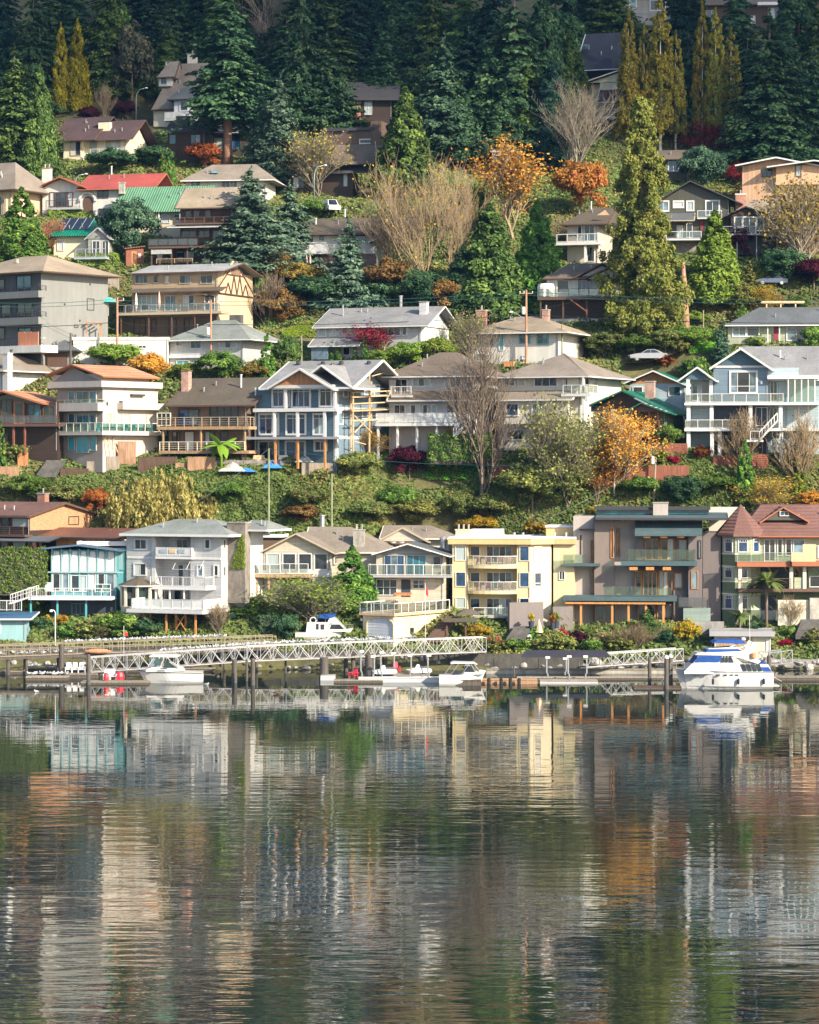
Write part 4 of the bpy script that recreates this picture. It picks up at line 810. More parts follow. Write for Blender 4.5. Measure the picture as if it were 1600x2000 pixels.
def mid_taupe():
    H = House('taupe', 'taupe_house', 'taupe three-storey corner house with terracotta gable roof and teal glass railing'); f = H.F(); r = H.Rt(); W = H.W
    zt = H.z(745, 0, 200)
    H.part(MB().box(0, W, 0, 10.2, -2, zt), 'wall', 'taupe'); H.part(MB().box(W, W+.06, 0, 10.2, -2, zt), 'side_wall', 'taupe_light')  # side wall in a paler taupe with the sunlight painted in
    H.front_gable(102, 198, 141, 746, 716, .3, 'taupe', .2); H.wall(103, 197, 731, 747, .32, 9, 'taupe_light', 'attic_wall')
    H.roof_gf(88, 140, 201, 732, 711, 734, -.6, 10.6, 'r_terra', 'trim_red', .2, .13)
    H.part(MB().box(-.9, W+.75, -.9, 10.4, H.z(756, 0, 200), H.z(744, 0, 200)), 'parapet', 'taupe_light')
    H.part(MB().box(-.5, W+.4, -.5, 10.3, H.z(759, 0, 200), H.z(756, 0, 200)), 'cornice', 'taupe')
    for ya, yb, g in ((764,787,'gl_teal'),(808,841,'gl_teal'),(852,880,'blind_teal')):
        H.wins(f, [(134,147,ya,yb,1,g),(150,174,ya,yb+(4 if ya > 850 else 0),2,g),(176,189,ya,yb,1,g)], fr='taupe_light', fw=.06)
    za, zb = H.z(803, -1.2, 150), H.z(787, -1.2, 150); u0 = H.F(-1.2).ab(110, 795)[0]; u1 = H.F(-1.2).ab(192, 795)[0]
    H.part(MB().box(u0, u1, -1.3, 0, za, zb), 'balcony', 'taupe_light'); H.railing([(u0+.05, 0), (u0+.05, -1.25), (u1-.05, -1.25), (u1-.05, 0)], zb, zb+.42, 'glass', 'trim_tan', 'clear_teal', 1.4, .03)
    v0, v1 = r.ab(228, 790)[0], r.ab(312, 790)[0]; H.part(MB().box(W+.06, W+1.1, v0, v1, H.z(799, 0, 200), H.z(786, 0, 200)), 'balcony', 'taupe_light')
    H.wins(r, [(208,214.5,808,834,1,'gl_teal'),(216,223,808,834,1,'gl_teal'),(236,253,808,843,2,'gl_teal'),(285,304,808,843,2,'gl_teal')], fr='trim_tan', fw=.07)
    H.face(r, 213, 303, 853, 893, 'darkbrown', .04, 'undercroft_shade', down=2); H.face(r, 253, 278, 770, 774, 'trim_dark', .5, 'awning'); H.face(r, 207, 210, 785, 792, 'trim_dark', .12, 'wall_lamp'); H.face(r, 232, 238, 783, 786, 'trim_dark', .2, 'wall_lamp')  # dark brown sheet paints the shade of an open space below the deck
    z = H.z(848, 0, 200); H.part(MB().box(-1.0, W+1.25, -1.3, 10.6, z-.12, z+.3), 'deck', 'taupe_light'); H.railing([(-.95, 1), (-.95, -1.25), (W+1.2, -1.25), (W+1.2, 10.5)], z+.3, z+1.45, 'glass', 'trim_cream', 'clear_teal', 1.35, .05)
    m = MB()
    for i, x in enumerate((205, 212, 220)): m.bar(r.P(x, 884, .9), r.P(x-4+i, 852, .1), .07)
    H.part(m, 'leaning_boards', 'newwood')
    for px, k in ((190, 'west'), (238, 'middle'), (252, 'east')):
        c = r.P(px, 845, .6) if px > 200 else H.F(-.7).P(px, 846); zz = z+.3
        ch = MB().box(c.x-.3, c.x+.3, c.y-.25, c.y+.25, zz+.35, zz+.43).box(c.x-.3, c.x+.3, c.y+.2, c.y+.28, zz+.43, zz+.95).box(c.x-.28, c.x-.22, c.y-.22, c.y+.22, zz, zz+.35).box(c.x+.22, c.x+.28, c.y-.22, c.y+.22, zz, zz+.35).build('patio_chair', 'aqua')
        ch.location = H.o; ch.rotation_euler = H.root.rotation_euler; tag(ch, f'aqua plastic patio chair, the {k} one on the taupe house deck', 'chair', 'aqua chairs on the taupe deck')
mid_taupe()
def mid_brown2():
    H = House('brown2', 'brown_gable_house', 'brown house with long mossy roof and two stacked railed decks'); f = H.F(); r_ = H.Rt()
    H.wall(330, 482, 790, 888, 0, 11, 'brown_siding', down=2); r, u0, u1, z0, zr, vm, v1 = H.roof_u(324, 494, 791, 738, -1.1, 13, 'r_umber', 'trim_brown', .22, fr=.14)
    H.side_gable(H.W+.02, 0, 11, z0-.1, zr-.3, 'brown_batten', vm)
    H.wins(f, [(349,389,799,830,2,'gl_blue'),(410,466,793,829,4,'gl')], fr='trim_dark'); H.wins(f, [(336,352,842,870,1),(360,380,842,884,1,['curtain','gl']),(430,446,842,884,1),(400,420,842,880,2)], fr='trim_brown')
    H.slab(306, 486, 833, 839, -2.2, 2.2, 'timber'); H.rail(308, 482, 815, 833, -2.2, 'bars', 'trim_tan', step=1.25, right=2)
    H.slab(310, 486, 880, 886, -2.8, 2.8, 'timber'); H.rail(312, 478, 863, 880, -2.8, 'bars', 'trim_cream', step=1.3)
    H.win(H.F(-1.9), 307, 334, 806, 832, 3, 'trim_cream', 'gl', rows=2, name='glazed_screen')
    H.chimney(354, 368, 725, 772, 2.2, 'brick_pink', None, 'brick_dark', .9, 1); H.vent(471, 748, 3, r, 1.0, .12)
    for x in (318, 392, 478): H.post(x, 839, 882, -2.0, 'timber', .2)
    for x in (330, 404, 474): H.post(x, 886, 905, -2.5, 'pile', .28, down=2)
    for x in (512, ): H.beam(r_.P(x, 770, .3), r_.P(x, 795, .3), .12, 'pole_brown', 'side_pole')
mid_brown2()
def mid_blue():
    H = House('blue', 'blue_house', 'newly built dark blue house with white trim and cedar gable'); f = H.F(); W = H.W; r_ = H.Rt()
    H.wall(498, 656, 757, 902, 0, 13.6, 'blue', down=2); H.part(MB().box(W, W+.05, 0, 13.6, -2, H.z(757, 0, 656)), 'side_wall', 'blue_light')  # east side and its gable are a lighter blue, sunlight painted in
    r, u0, u1, z0, zr, vm, v1 = H.roof_u(506, 690, 757, 704, -1.2, 16, 'r_grey', 'trim', .24, fr=.17)
    H.side_gable(W+.07, 0, 13.6, z0-.1, zr-.4, 'blue_light', vm); H.beam((W+.4, 0, z0+.15), (W+.4, 13.6, z0+.15), .1, 'trim', 'gable_band')
    H.roof_gf(522, 586, 652, 758, 719, 759, -2.2, 8, 'r_grey', 'trim', .22, .17); H.front_gable(535, 640, 586, 752, 724, -1.6, 'cedar', .1)
    H.roof_gf(570, 628, 690, 757, 712, 757, -1.25, 7, 'r_grey', 'trim', .22, .15)
    H.slab(527, 650, 752, 758, -1.7, 1.7, 'trim', 'gable_beam')
    kw = dict(fr='trim', fw=.1, cas=.14, gl=None)
    for x0, x1, y0, y1, n in ((533,555,758,794,2),(571,606,757,795,3),(625,648,757,793,2),(507,544,809,848,3),(560,597,809,848,3),(613,634,809,848,2),(506,544,862,899,2),(559,596,862,899,2),(615,638,862,880,2)):
        H.win(f, x0, x1, y0, y1, n, 'trim', 'gl_blue' if y0 > 800 or x0 < 600 else 'gl', cas=.14, rows=[.82] if y0 < 860 else 1)
    H.win(f, 559, 566, 759, 794, 1, 'trim', 'gl_blue')
    H.slab(494, 657, 797, 804, -1.5, 1.5, 'trim', 'balcony'); H.slab(475, 662, 853, 858, -3.0, 3.0, 'trim_grey', 'deck')
    for x in (557, 653): H.post(x, 757, 797, -1.4, 'trim', .3, 'column')
    for x in (535, 580, 633): H.post(x, 804, 853, -1.4, 'trim', .32, 'column')
    for x in (478, 537, 581, 634): H.post(x, 858, 900, -2.8, 'orange_timber', .24, down=1)
    for y0, y1 in ((757, 902),): H.face(f, 652, 656, y0, y1, 'trim', .06, 'corner_board'); H.face(f, 498, 500.5, y0, y1, 'trim', .06, 'corner_board')
    H.face(r_, 657, 757, 797, 803, 'trim', .1, 'band'); H.face(r_, 657, 757, 852, 858, 'trim', .1, 'band'); H.face(r_, 657, 660, 757, 902, 'trim', .06, 'corner_board')
    H.wins(r_, [(711,721,752,771,1),(730,740,752,772,1),(670,679,757,776,1,['curtain']),(660,669,806,828,1,['curtain']),(707,717,803,817,1)], fr='trim', cas=.12)
    for x, y in ((583, 706), (631, 707), (650, 711), (667, 706), (613, 720), (721, 706)): H.part(MB().lathe(H.F(vm-1.2).P(x, y+2), [(.3,-.2),(.3,.15),(.1,.25)], 8), 'roof_vent', 'trim_dark', r)
    t = empty('scaffolding', H.o, H.root.rotation_euler.z, 'raw timber scaffolding against the east wall of the blue house', 'scaffolding')
    def sp(px, py, off): return r_.P(px, py, off)
    for x, y0, y1, off in ((668,768,872,1.6),(700,732,868,1.6),(742,738,850,1.6),(680,765,866,.4),(720,745,860,.4)): MB().bar(sp(x, y1, off)-Vector((0,0,1)), sp(x, y0, off), .11).build('post', 'newwood', t)
    for y in (767, 776, 789, 803, 822): MB().bar(sp(664, y, 1.75), sp(752, y-4, 1.75), .1).build('ledger', 'newwood', t)
    for y in (775, 801): MB().hexa([sp(664,y,.5), sp(752,y-4,.5), sp(752,y-4,1.6), sp(664,y,1.6), sp(664,y-1.2,.5), sp(752,y-5.2,.5), sp(752,y-5.2,1.6), sp(664,y-1.2,1.6)]).build('plank', 'greywood', t)
    for a, b in (((668,812),(702,845)), ((668,845),(702,810)), ((702,735),(748,722)), ((668,862),(690,868))): MB().bar(sp(*a, 1.8), sp(*b, 1.8), .07).build('brace', 'newwood', t)
mid_blue()
def mid_white4():
    H = House('white4', 'white_terrace_house', 'white house with brown hipped roof and long white-railed deck'); f = H.F()
    H.wall(760, 925, 734, 884, 0, 11, 'white_siding', down=2); H.roof_u(746, 940, 734, 688, -1.2, 13.4, 'r_brown', 'trim', .22, hipl=5.5, hipr=5.5)
    H.wins(f, [(806,841,738,755,3,['blind','gl','blind']),(878,902,738,757,2,'gl_blue'),(772,796,740,770,2)], fr='trim', cas=.08)
    H.roof_shed(756, 932, 781, 763, -1.6, 1.6, 'r_brown', 'trim', .2)
    H.wins(f, [(802,821,790,822,2),(826,836,790,822,1),(844,853,790,812,1,['blind']),(873,897,789,812,1,'gl_blue'),(903,911,790,812,1),(770,792,790,822,2)], fr='trim', cas=.08)
    H.slab(733, 905, 826, 832, -3.4, 3.4, 'trim'); H.rail(735, 903, 807, 826, -3.4, 'glass', 'trim', 'clear_white', 1.35, right=3)
    for x in (738, 776, 814, 853, 890): H.post(x, 832, 884, -3.1, 'trim', .26, down=1)
    H.face(f, 760, 925, 834, 884, 'pink', .03, 'lower_wall'); H.wins(f, [(803,820,848,880,2),(820.5,839,847,872,2),(846,852,846,872,1)], fr='trim')
    H.slab(764, 804, 772, 776, -1.4, 1.4, 'trim', 'balcony'); H.rail(764, 803, 755, 772, -1.4, 'picket', 'trim')
    g = H.F(-3.0); p, q = g.P(920, 824), g.P(893, 852); m = MB()
    for v in (-4.4, -3.4):
        a, b = p.copy(), q.copy(); a.y = b.y = v; m.bar(a, b, .1); u = Vector((0,0,1)); m.bar(a+u, b+u, .05)
        for i in range(6): c = a.lerp(b, i/5); m.bar(c, c+u, .04)
    for i in range(10): c = p.lerp(q, i/9); m.box(c.x-.16, c.x+.16, -4.4, -3.4, c.z-.06, c.z)
    H.part(m, 'stairs', 'trim')
    H = House('cream5', 'cream_house', 'cream house with tan hipped roof behind the tall bare tree'); f = H.F(); r_ = H.Rt()
    H.wall(972, 1135, 735, 874, 0, 14.5, 'white_warm', down=2); H.roof_u(964, 1150, 735, 690, -1.2, 16.8, 'r_taupe', 'trim', .22, hipl=6.5, hipr=7)
    H.wins(f, [(993,1006,737,754,1,['gl']),(1012,1026,740,754,1,['curtain']),(1044,1089,734,755,3,'gl_blue')], fr='trim', cas=.08)
    H.roof_shed(962, 1118, 780, 763, -1.8, 1.8, 'r_taupe', 'trim', .2); H.wall(985, 1110, 779, 828, -1.2, 1.2, 'white_warm', 'bay')
    b = H.F(-1.2); H.wins(b, [(989,1013,788,812,1,'gl_blue'),(1040,1076,788,815,3,'gl_sky'),(1080,1088,790,806,1)], fr='trim', cas=.07); H.wins(f, [(991,1024,839,859,3)], fr='trim', cas=.08)
    H.wins(r_, [(1142,1150,737,752,1),(1158,1166,737,753,1),(1152,1164,790,806,1)], fr='trim')
    H.face(f, 1099, 1132, 737, 768, 'trim_cream', .02, 'recess'); H.win(f, 1104, 1110, 738, 760, 1); H.slab(1096, 1154, 769, 774, -1.5, 1.5, 'trim', 'balcony'); H.rail(1100, 1150, 752, 769, -1.5, 'glass', 'trim', 'clear', 1.2, right=3)
    H.post(1139, 735, 769, -1.3, 'trim', .25, 'column'); H.post(1139, 774, 850, -1.3, 'trim', .3, 'column')
    H.slab(950, 1000, 876, 880, -2, 2, 'trim_grey', 'terrace')
mid_white4()
def mid_green():
    H = House('green6', 'green_roof_house', 'timber house with emerald metal roof and striped porch gable'); f = H.F()
    H.wall(1150, 1300, 802, 868, 0, 9, 'green_siding', down=2); H.front_gable(1150, 1290, 1216, 803, 768, -.02, 'darkbrown')
    H.roof_gf(1122, 1216, 1316, 803, 762, 808, -1.3, 11, 'r_emerald', 'trim_green', .18, .12); H.chimney(1260, 1277, 746, 764, 3, 'brick_pink', None, 'concrete', .9, 1)
    H.front_gable(1228, 1298, 1253, 804, 790, -2.3, 'trim_brown', .1); r = H.roof_gf(1220, 1253, 1304, 804, 786, 805, -2.8, 2.8, 'r_emerald', 'trim_green', .12)
    m = MB(); g = H.F(-2.8); a, b = g.P(1253, 786), g.P(1304, 805)
    for i in range(5): t = .08+i*.19; p = a.lerp(b, t); q = a.lerp(b, t+.09); m.add([p+Vector((0,.0,.02)), q+Vector((0,0,.02)), q+Vector((0,2.6,.02)), p+Vector((0,2.6,.02))], [(0,1,2,3)])
    m.build('roof_stripe', 'trim', r)
    H.wins(f, [(1236,1256,808,842,1,'gl_green'),(1262,1280,808,842,1,'gl_green'),(1165,1190,806,838,2,'gl_green')], fr='trim_red')
    for x in (1242, 1268, 1285): H.post(x, 800, 868, -2.2, 'fence_red', .2, down=1)
    H.slab(1160, 1300, 841, 847, -2.3, 2.3, 'trim_green'); H.rail(1160, 1288, 822, 841, -2.3, 'glass', 'fence_red', 'clear', 2.2)
    H.wins(f, [(1255,1276,850,868,2)], fr='trim_dark'); H.face(f, 1200, 1250, 848, 868, 'navy', .03, 'doorway')  # flat navy panel darkens the wall below the deck
    H = House('green6b', 'rear_green_house', 'pale house with shingled gable and emerald roof edge behind the green-roofed house'); f = H.F()
    H.wall(1230, 1338, 748, 800, 0, 8, 'blue_pale', down=3); H.front_gable(1230, 1330, 1276, 749, 728, -.02, 'cedar'); H.roof_gf(1218, 1276, 1340, 748, 723, 751, -1, 10, 'r_emerald', 'trim', .18, .12)
    H.wins(f, [(1306,1330,754,774,1,'gl_teal'),(1236,1256,755,768,1)], fr='trim_cream')
mid_green()
def mid_lblue():
    H = House('lblue7', 'pale_blue_house', 'pale blue house with grey gables on tall white columns'); f = H.F(); W = H.W
    H.wall(1394, 1500, 716, 888, 0, 12, 'blue_light', down=2); H.front_gable(1398, 1500, 1447, 717, 684, -.02, 'blue', .1); H.slab(1396, 1500, 714, 718, -.14, .14, 'trim', 'gable_band')
    H.roof_gf(1386, 1447, 1510, 719, 679, 721, -1.1, 14, 'r_grey', 'trim', .24, .17)
    H.wall(1500.5, 1610, 738, 888, 1.6, 10, 'blue_pale', 'east_wing', down=2); H.roof_u(1440, 1660, 741, 676, 1.0, 15, 'r_grey', 'trim', .22)
    H.slab(1499, 1598, 733, 740, -.9, 2.4, 'trim', 'porch_roof'); H.wall(1500, 1560, 718, 733, .4, .3, 'blue_pale', 'porch_gable')
    H.win(f, 1427, 1478, 726, 767, 3, 'trim', ['gl_sky', 'gl', 'gl_sky'], cas=.16, split=[.26, .74], rows=[.3]); H.part(MB().lathe(f.P(1487, 747, .1), [(.18,-.2),(.18,.2)], 8), 'wall_lamp', 'plastic_white')
    H.front_gable(1338, 1389, 1362, 741, 721, -1.9, 'blue', .1); H.roof_gf(1324, 1362, 1400, 743, 716, 743, -2.4, 6, 'r_grey', 'trim', .2, .14)
    H.wall(1350, 1394, 742, 888, 1.2, 8, 'blue_pale', 'west_wing'); g = H.F(1.2); H.wins(g, [(1352,1364,752,783,1,'gl_teal'),(1370,1386,745,784,1)], fr='trim')
    for x in (1344, 1389): H.post(x, 741, 786, -2.0, 'trim', .42, 'column')
    H.slab(1337, 1598, 786, 791, -2.4, 4.0, 'trim', 'deck'); H.rail(1339, 1530, 769, 786, -2.3, 'glass', 'trim', 'clear', 1.55, left=3)
    H.win(H.F(1.6), 1504, 1519, 744, 783, 2, 'trim', 'gl_green'); H.win(H.F(1.6), 1522, 1538, 742, 784, 1, 'trim', ['blind'])
    for x in (1540, 1553, 1566, 1579, 1592): H.post(x, 740, 786, -.8, 'trim', .14, 'screen_post')
    for a, b in ((1541,1552),(1554,1565),(1567,1578),(1580,1591)): H.wall(a, b, 742, 785, -.75, .05, 'clear_green', 'screen_panel')
    for x in (1345, 1390, 1466, 1525): H.post(x, 791, 836, -2.0, 'trim', .46, 'column')
    H.face(f, 1395, 1499, 792, 836, 'navy', .05, 'porch_back'); H.wins(f, [(1476,1500,795,832,2)], fr='trim'); H.win(H.F(1.6), 1503, 1519, 796, 828, 2, 'trim')  # navy sheet paints shade behind the columns
    H.slab(1337, 1532, 836, 842, -2.4, 4.0, 'trim', 'deck'); H.rail(1339, 1460, 820, 836, -2.3, 'glass', 'trim', 'clear', 1.55, left=3)
    for x in (1345, 1391, 1406, 1458, 1526): H.post(x, 842, 888, -2.0, 'trim', .46, 'column', down=1)
    H.face(f, 1395, 1499, 843, 888, 'black', .05, 'undercroft_shade'); H.wins(f, [(1412,1436,850,880,2),(1470,1490,852,886,1)], fr='trim_grey')  # black sheet paints shade beneath the lower deck
    H.face(H.F(1.6), 1537, 1598, 792, 838, 'blue_pale', .2, 'wing_panel'); H.slab(1530, 1610, 836, 842, .6, 1.2, 'trim', 'band')
    p, q = H.F(-3.4).P(1519, 822), H.F(-3.4).P(1484, 860); m = MB()
    for v in (-4.3, -3.2):
        a, b = p.copy(), q.copy(); a.y = b.y = v; m.bar(a, b, .12); u = Vector((0,0,1)); m.bar(a+u, b+u, .07)
        for i in range(7): c = a.lerp(b, i/6); m.bar(c, c+u, .045)
    for i in range(12): c = p.lerp(q, i/11); m.box(c.x-.16, c.x+.16, -4.3, -3.2, c.z-.06, c.z)
    H.part(m, 'stairs', 'trim'); H.slab(1456, 1490, 859, 863, -4.3, 1.6, 'trim', 'landing'); H.rail(1466, 1488, 842, 859, -4.2, 'picket', 'trim')
    p = H.F(6).P(1524, 702); H.part(MB().lathe(p, [(.12,-.6),(.12,1.2)], 8), 'vent_pipe', 'trim')
mid_lblue()

# ================================================================ houses on the upper terraces
def up_stucco():
    H = House('stucco', 'grey_stucco_house', 'grey stucco block with tan hipped roof and stacked dark balconies'); f = H.F(); r = H.Rt(); W = H.W
    H.part(MB().box(0, W, 0, 13, -3, H.z(533, 0, 80)), 'wall', 'stucco_dark'); H.part(MB().box(W, W+.06, -.02, 13, -3, H.z(533, 0, 80)), 'side_wall', 'stucco_grey')  # front is a darker stucco copy with the shade painted in
    rf = H.roof_u(-105, 84, 534, 500, -1.3, 15.6, 'r_tan', 'trim_brown', .18, hipl=7, hipr=7)[0]
    H.wins(f, [(-40,-10,540,566,2,'gl_teal'),(-4,10,545,566,1),(32,62,538,565,2,'gl_teal'),(-40,-10,590,618,2),(2,22,594,618,1),(33,64,592,618,2),(-20,10,640,664,2),(36,62,640,664,2,'gl_teal')], fr='trim_dark')
    for yt, yb in ((569, 582), (620, 634)):
        u0, u1 = -1, H.F(-1.5).ab(75, yb)[0]; za, zb = H.z(yb, -1.5, 40), H.z(yt, -1.5, 40); H.part(MB().box(u0, u1, -1.5, 0, za, zb), 'balcony', 'stucco_grey'); H.railing([(u0, -1.45), (u1-.05, -1.45), (u1-.05, 0)], zb, zb+.7, 'bars', 'trim_dark', step=1.4)
    H.win(r, 169, 183, 583, 606, 1, 'trim_dark', 'gl_teal'); H.win(r, 144, 152, 634, 640, 2, 'trim_dark')
    for x, y in ((125, 594), (175, 555), (155, 626)): H.part(MB().lathe(r.P(x, y, .15), [(.1,-.12),(.1,.12)], 6), 'wall_vent', 'trim_dark')
    m = None
    for i in range(3): H.wall(35+i*13.5, 47.5+i*13.5, 648, 676, -2.6, .12, 'orange_panel', 'screen_panel')
    H.slab(-60, 80, 676, 690, -3.2, 3.2, 'concrete_white', 'terrace'); H.rail(-40, 35, 662, 676, -2.8, 'bars', 'trim_dark')
    H.part(MB().lathe(H.F(-1).P(84, 662), [(.02,0),(.3,.05),(.42,.2)], 10), 'satellite_dish', 'plastic_white')
    t = empty('pergola', r.P(172, 690, 2.0), 0, 'small timber pergola frame at the corner of the grey stucco block', 'pergola'); t.location = H.root.matrix_basis @ r.P(176, 660, 1.2); t.location = Vector((P(170,660,384)))
    for dx in (0, 1.8):
        for dy in (0, 1.6): MB().box(dx-.08, dx+.08, dy-.08, dy+.08, -1.6, 1.9).build('post', 'pole_brown', t)
    for dx in (-.2, .5, 1.2, 1.9): MB().box(dx-.06, dx+.06, -.4, 2.0, 1.9, 2.05).build('rafter', 'pole_brown', t)
    MB().box(-.3, 2.1, -.06, .06, 2.06, 2.2).build('beam', 'pole_brown', t)
up_stucco()
def up_tudor():
    H = House('tudor', 'half_timbered_house', 'tan house with half-timbered east gable and long balcony'); f = H.F(); r = H.Rt(); W = H.W
    H.wall(258, 425, 531, 658, 0, 11.5, 'tan_siding', down=2); H.part(MB().box(W, W+.06, 0, 11.5, -2, H.z(575, 0, 425)), 'side_wall', 'stucco_tan')
    rf, u0, u1, z0, zr, vm, v1 = H.roof_u(254, 436, 531, 516, -.9, 13, 'r_flat', 'trim_brown', .2)
    # steep east gable wall that reaches the roof
    vA, vB = 0.0, 11.5; zA = H.z(572, 0, 425); zP = zr+.25
    H.part(MB().prism([(W+.06, vA, zA), (W+.06, vB, zA), (W+.06, vB-.4, zA+.6), (W+.06, 6.0, zP), (W+.06, 4.6, zP), (W+.06, vA, zA+.9)], (.1, 0, 0)), 'gable', 'stucco_tan')
    m = MB(); w = W+.24; zt = zA+.1
    def bb(v0, z0_, v1_, z1_): m.bar((w, v0, z0_), (w, v1_, z1_), .1)
    bb(0, zA, 11.5, zA); bb(0, zA+.9, 5.3, zP); bb(5.3, zP, 11.5, zA+.3); bb(2.8, zA+(zP-zA)*.58, 8.4, zA+(zP-zA)*.58)
    for i in range(4): v = 2.0+i*1.9; zc = zA+(zP-zA)*.56; bb(v, zA, v+.95, zc if 0 < i < 3 else zA+1.6); bb(v+1.9, zA, v+.95, zc if 0 < i < 3 else zA+1.6)
    for i in range(5): bb(4.2+i*.65, zA+(zP-zA)*.58, 4.2+i*.65, zA+(zP-zA)*.8)
    m.build('half_timber', 'trim_brown', H.root)
    H.wins(f, [(264,289,536,554,3,['gl_sky']),(300,310,537,553,1),(322,331,537,553,1),(351,373,537,554,2,['gl','gl_sky']),(392,416,537,554,2)], fr='trim_tan')
    H.roof_shed(252, 432, 569, 562, -1.6, 1.6, 'r_umber', 'trim_brown', .14)
    H.wins(f, [(266,307,576,608,4,['blind']),(322,345,577,608,2,'gl_sky'),(358,380,576,602,2),(400,420,576,606,2)], fr='trim')
    H.win(r, 427, 436, 577, 596, 1, 'trim', ['blind'])
    H.slab(228, 432, 609, 614, -3.0, 3.0, 'trim_tan', 'balcony'); H.rail(230, 430, 594, 609, -3.0, 'glass', 'trim_grey', 'clear', 1.2, pr=.03)
    H.face(f, 235, 425, 618, 656, 'brown_siding', .03, 'lower_wall'); H.wins(f, [(262,285,622,652,2),(296,306,624,648,1,['blind']),(330,345,622,654,1),(360,380,622,650,2)], fr='trim_dark')
    for x in (236, 290, 335, 380, 424): H.post(x, 614, 658, -2.7, 'trim_brown', .16, down=1)
    H.part(MB().box(H.F(-1.5).ab(384,575)[0], H.F(-1.5).ab(404,575)[0], -2.2, 0, H.z(577,-1.5,390), H.z(574.5,-1.5,390)), 'awning', 'canvas_brown')
    for px, py0, py1, mm, k in ((266, 572, 604, 'umbrella_white', 'western cream'), (311, 569, 600, 'umbrella_pink', 'eastern pink')):
        t = empty('folded_parasol', H.root.matrix_basis @ H.F(-2).P(px, 609), 0, f'{k} folded parasol on the half-timbered house balcony', 'parasol', 'folded parasols'); 
        t.location = H.o + Matrix.Rotation(H.root.rotation_euler.z, 3, 'Z') @ H.F(-2).P(px, 609); h = (609-py0)/S(391)
        MB().bar((0,0,0), (0,0,h), .03).build('pole', 'trim', t); MB().lathe((0,0,h*.15), [(.12,0),(.2,h*.2),(.14,h*.6),(.03,h*.85)], 8).build('canopy', mm, t)
    H = House('whitewall', 'white_garage_building', 'long low white flat-roofed building under the half-timbered house')
    H.wall(143, 328, 663, 708, 0, 5, 'stucco_white', down=2); H.roof_flat(141, 330, 659, 664, -.1, 5.2, 'r_white', 'concrete_white'); H.wins(H.F(), [(175,187,675,683,2),(210,219,674,682,2,['curtain']),(231,240,674,680,1,['curtain']),(270,286,674,681,2)], fr='trim')
    H = House('garage', 'garage', 'small dark garage with slate hipped roof', 'garage'); H.wall(82, 138, 684, 716, 0, 6, 'stone_grey', down=1); H.roof_u(64, 150, 684, 664, -.8, 7.6, 'r_slate', 'trim_dark', .18, hipl=2.6, hipr=2.6)
    H.face(H.F(), 84, 132, 688, 716, 'trim_brown', .06, 'garage_door')
up_tudor()
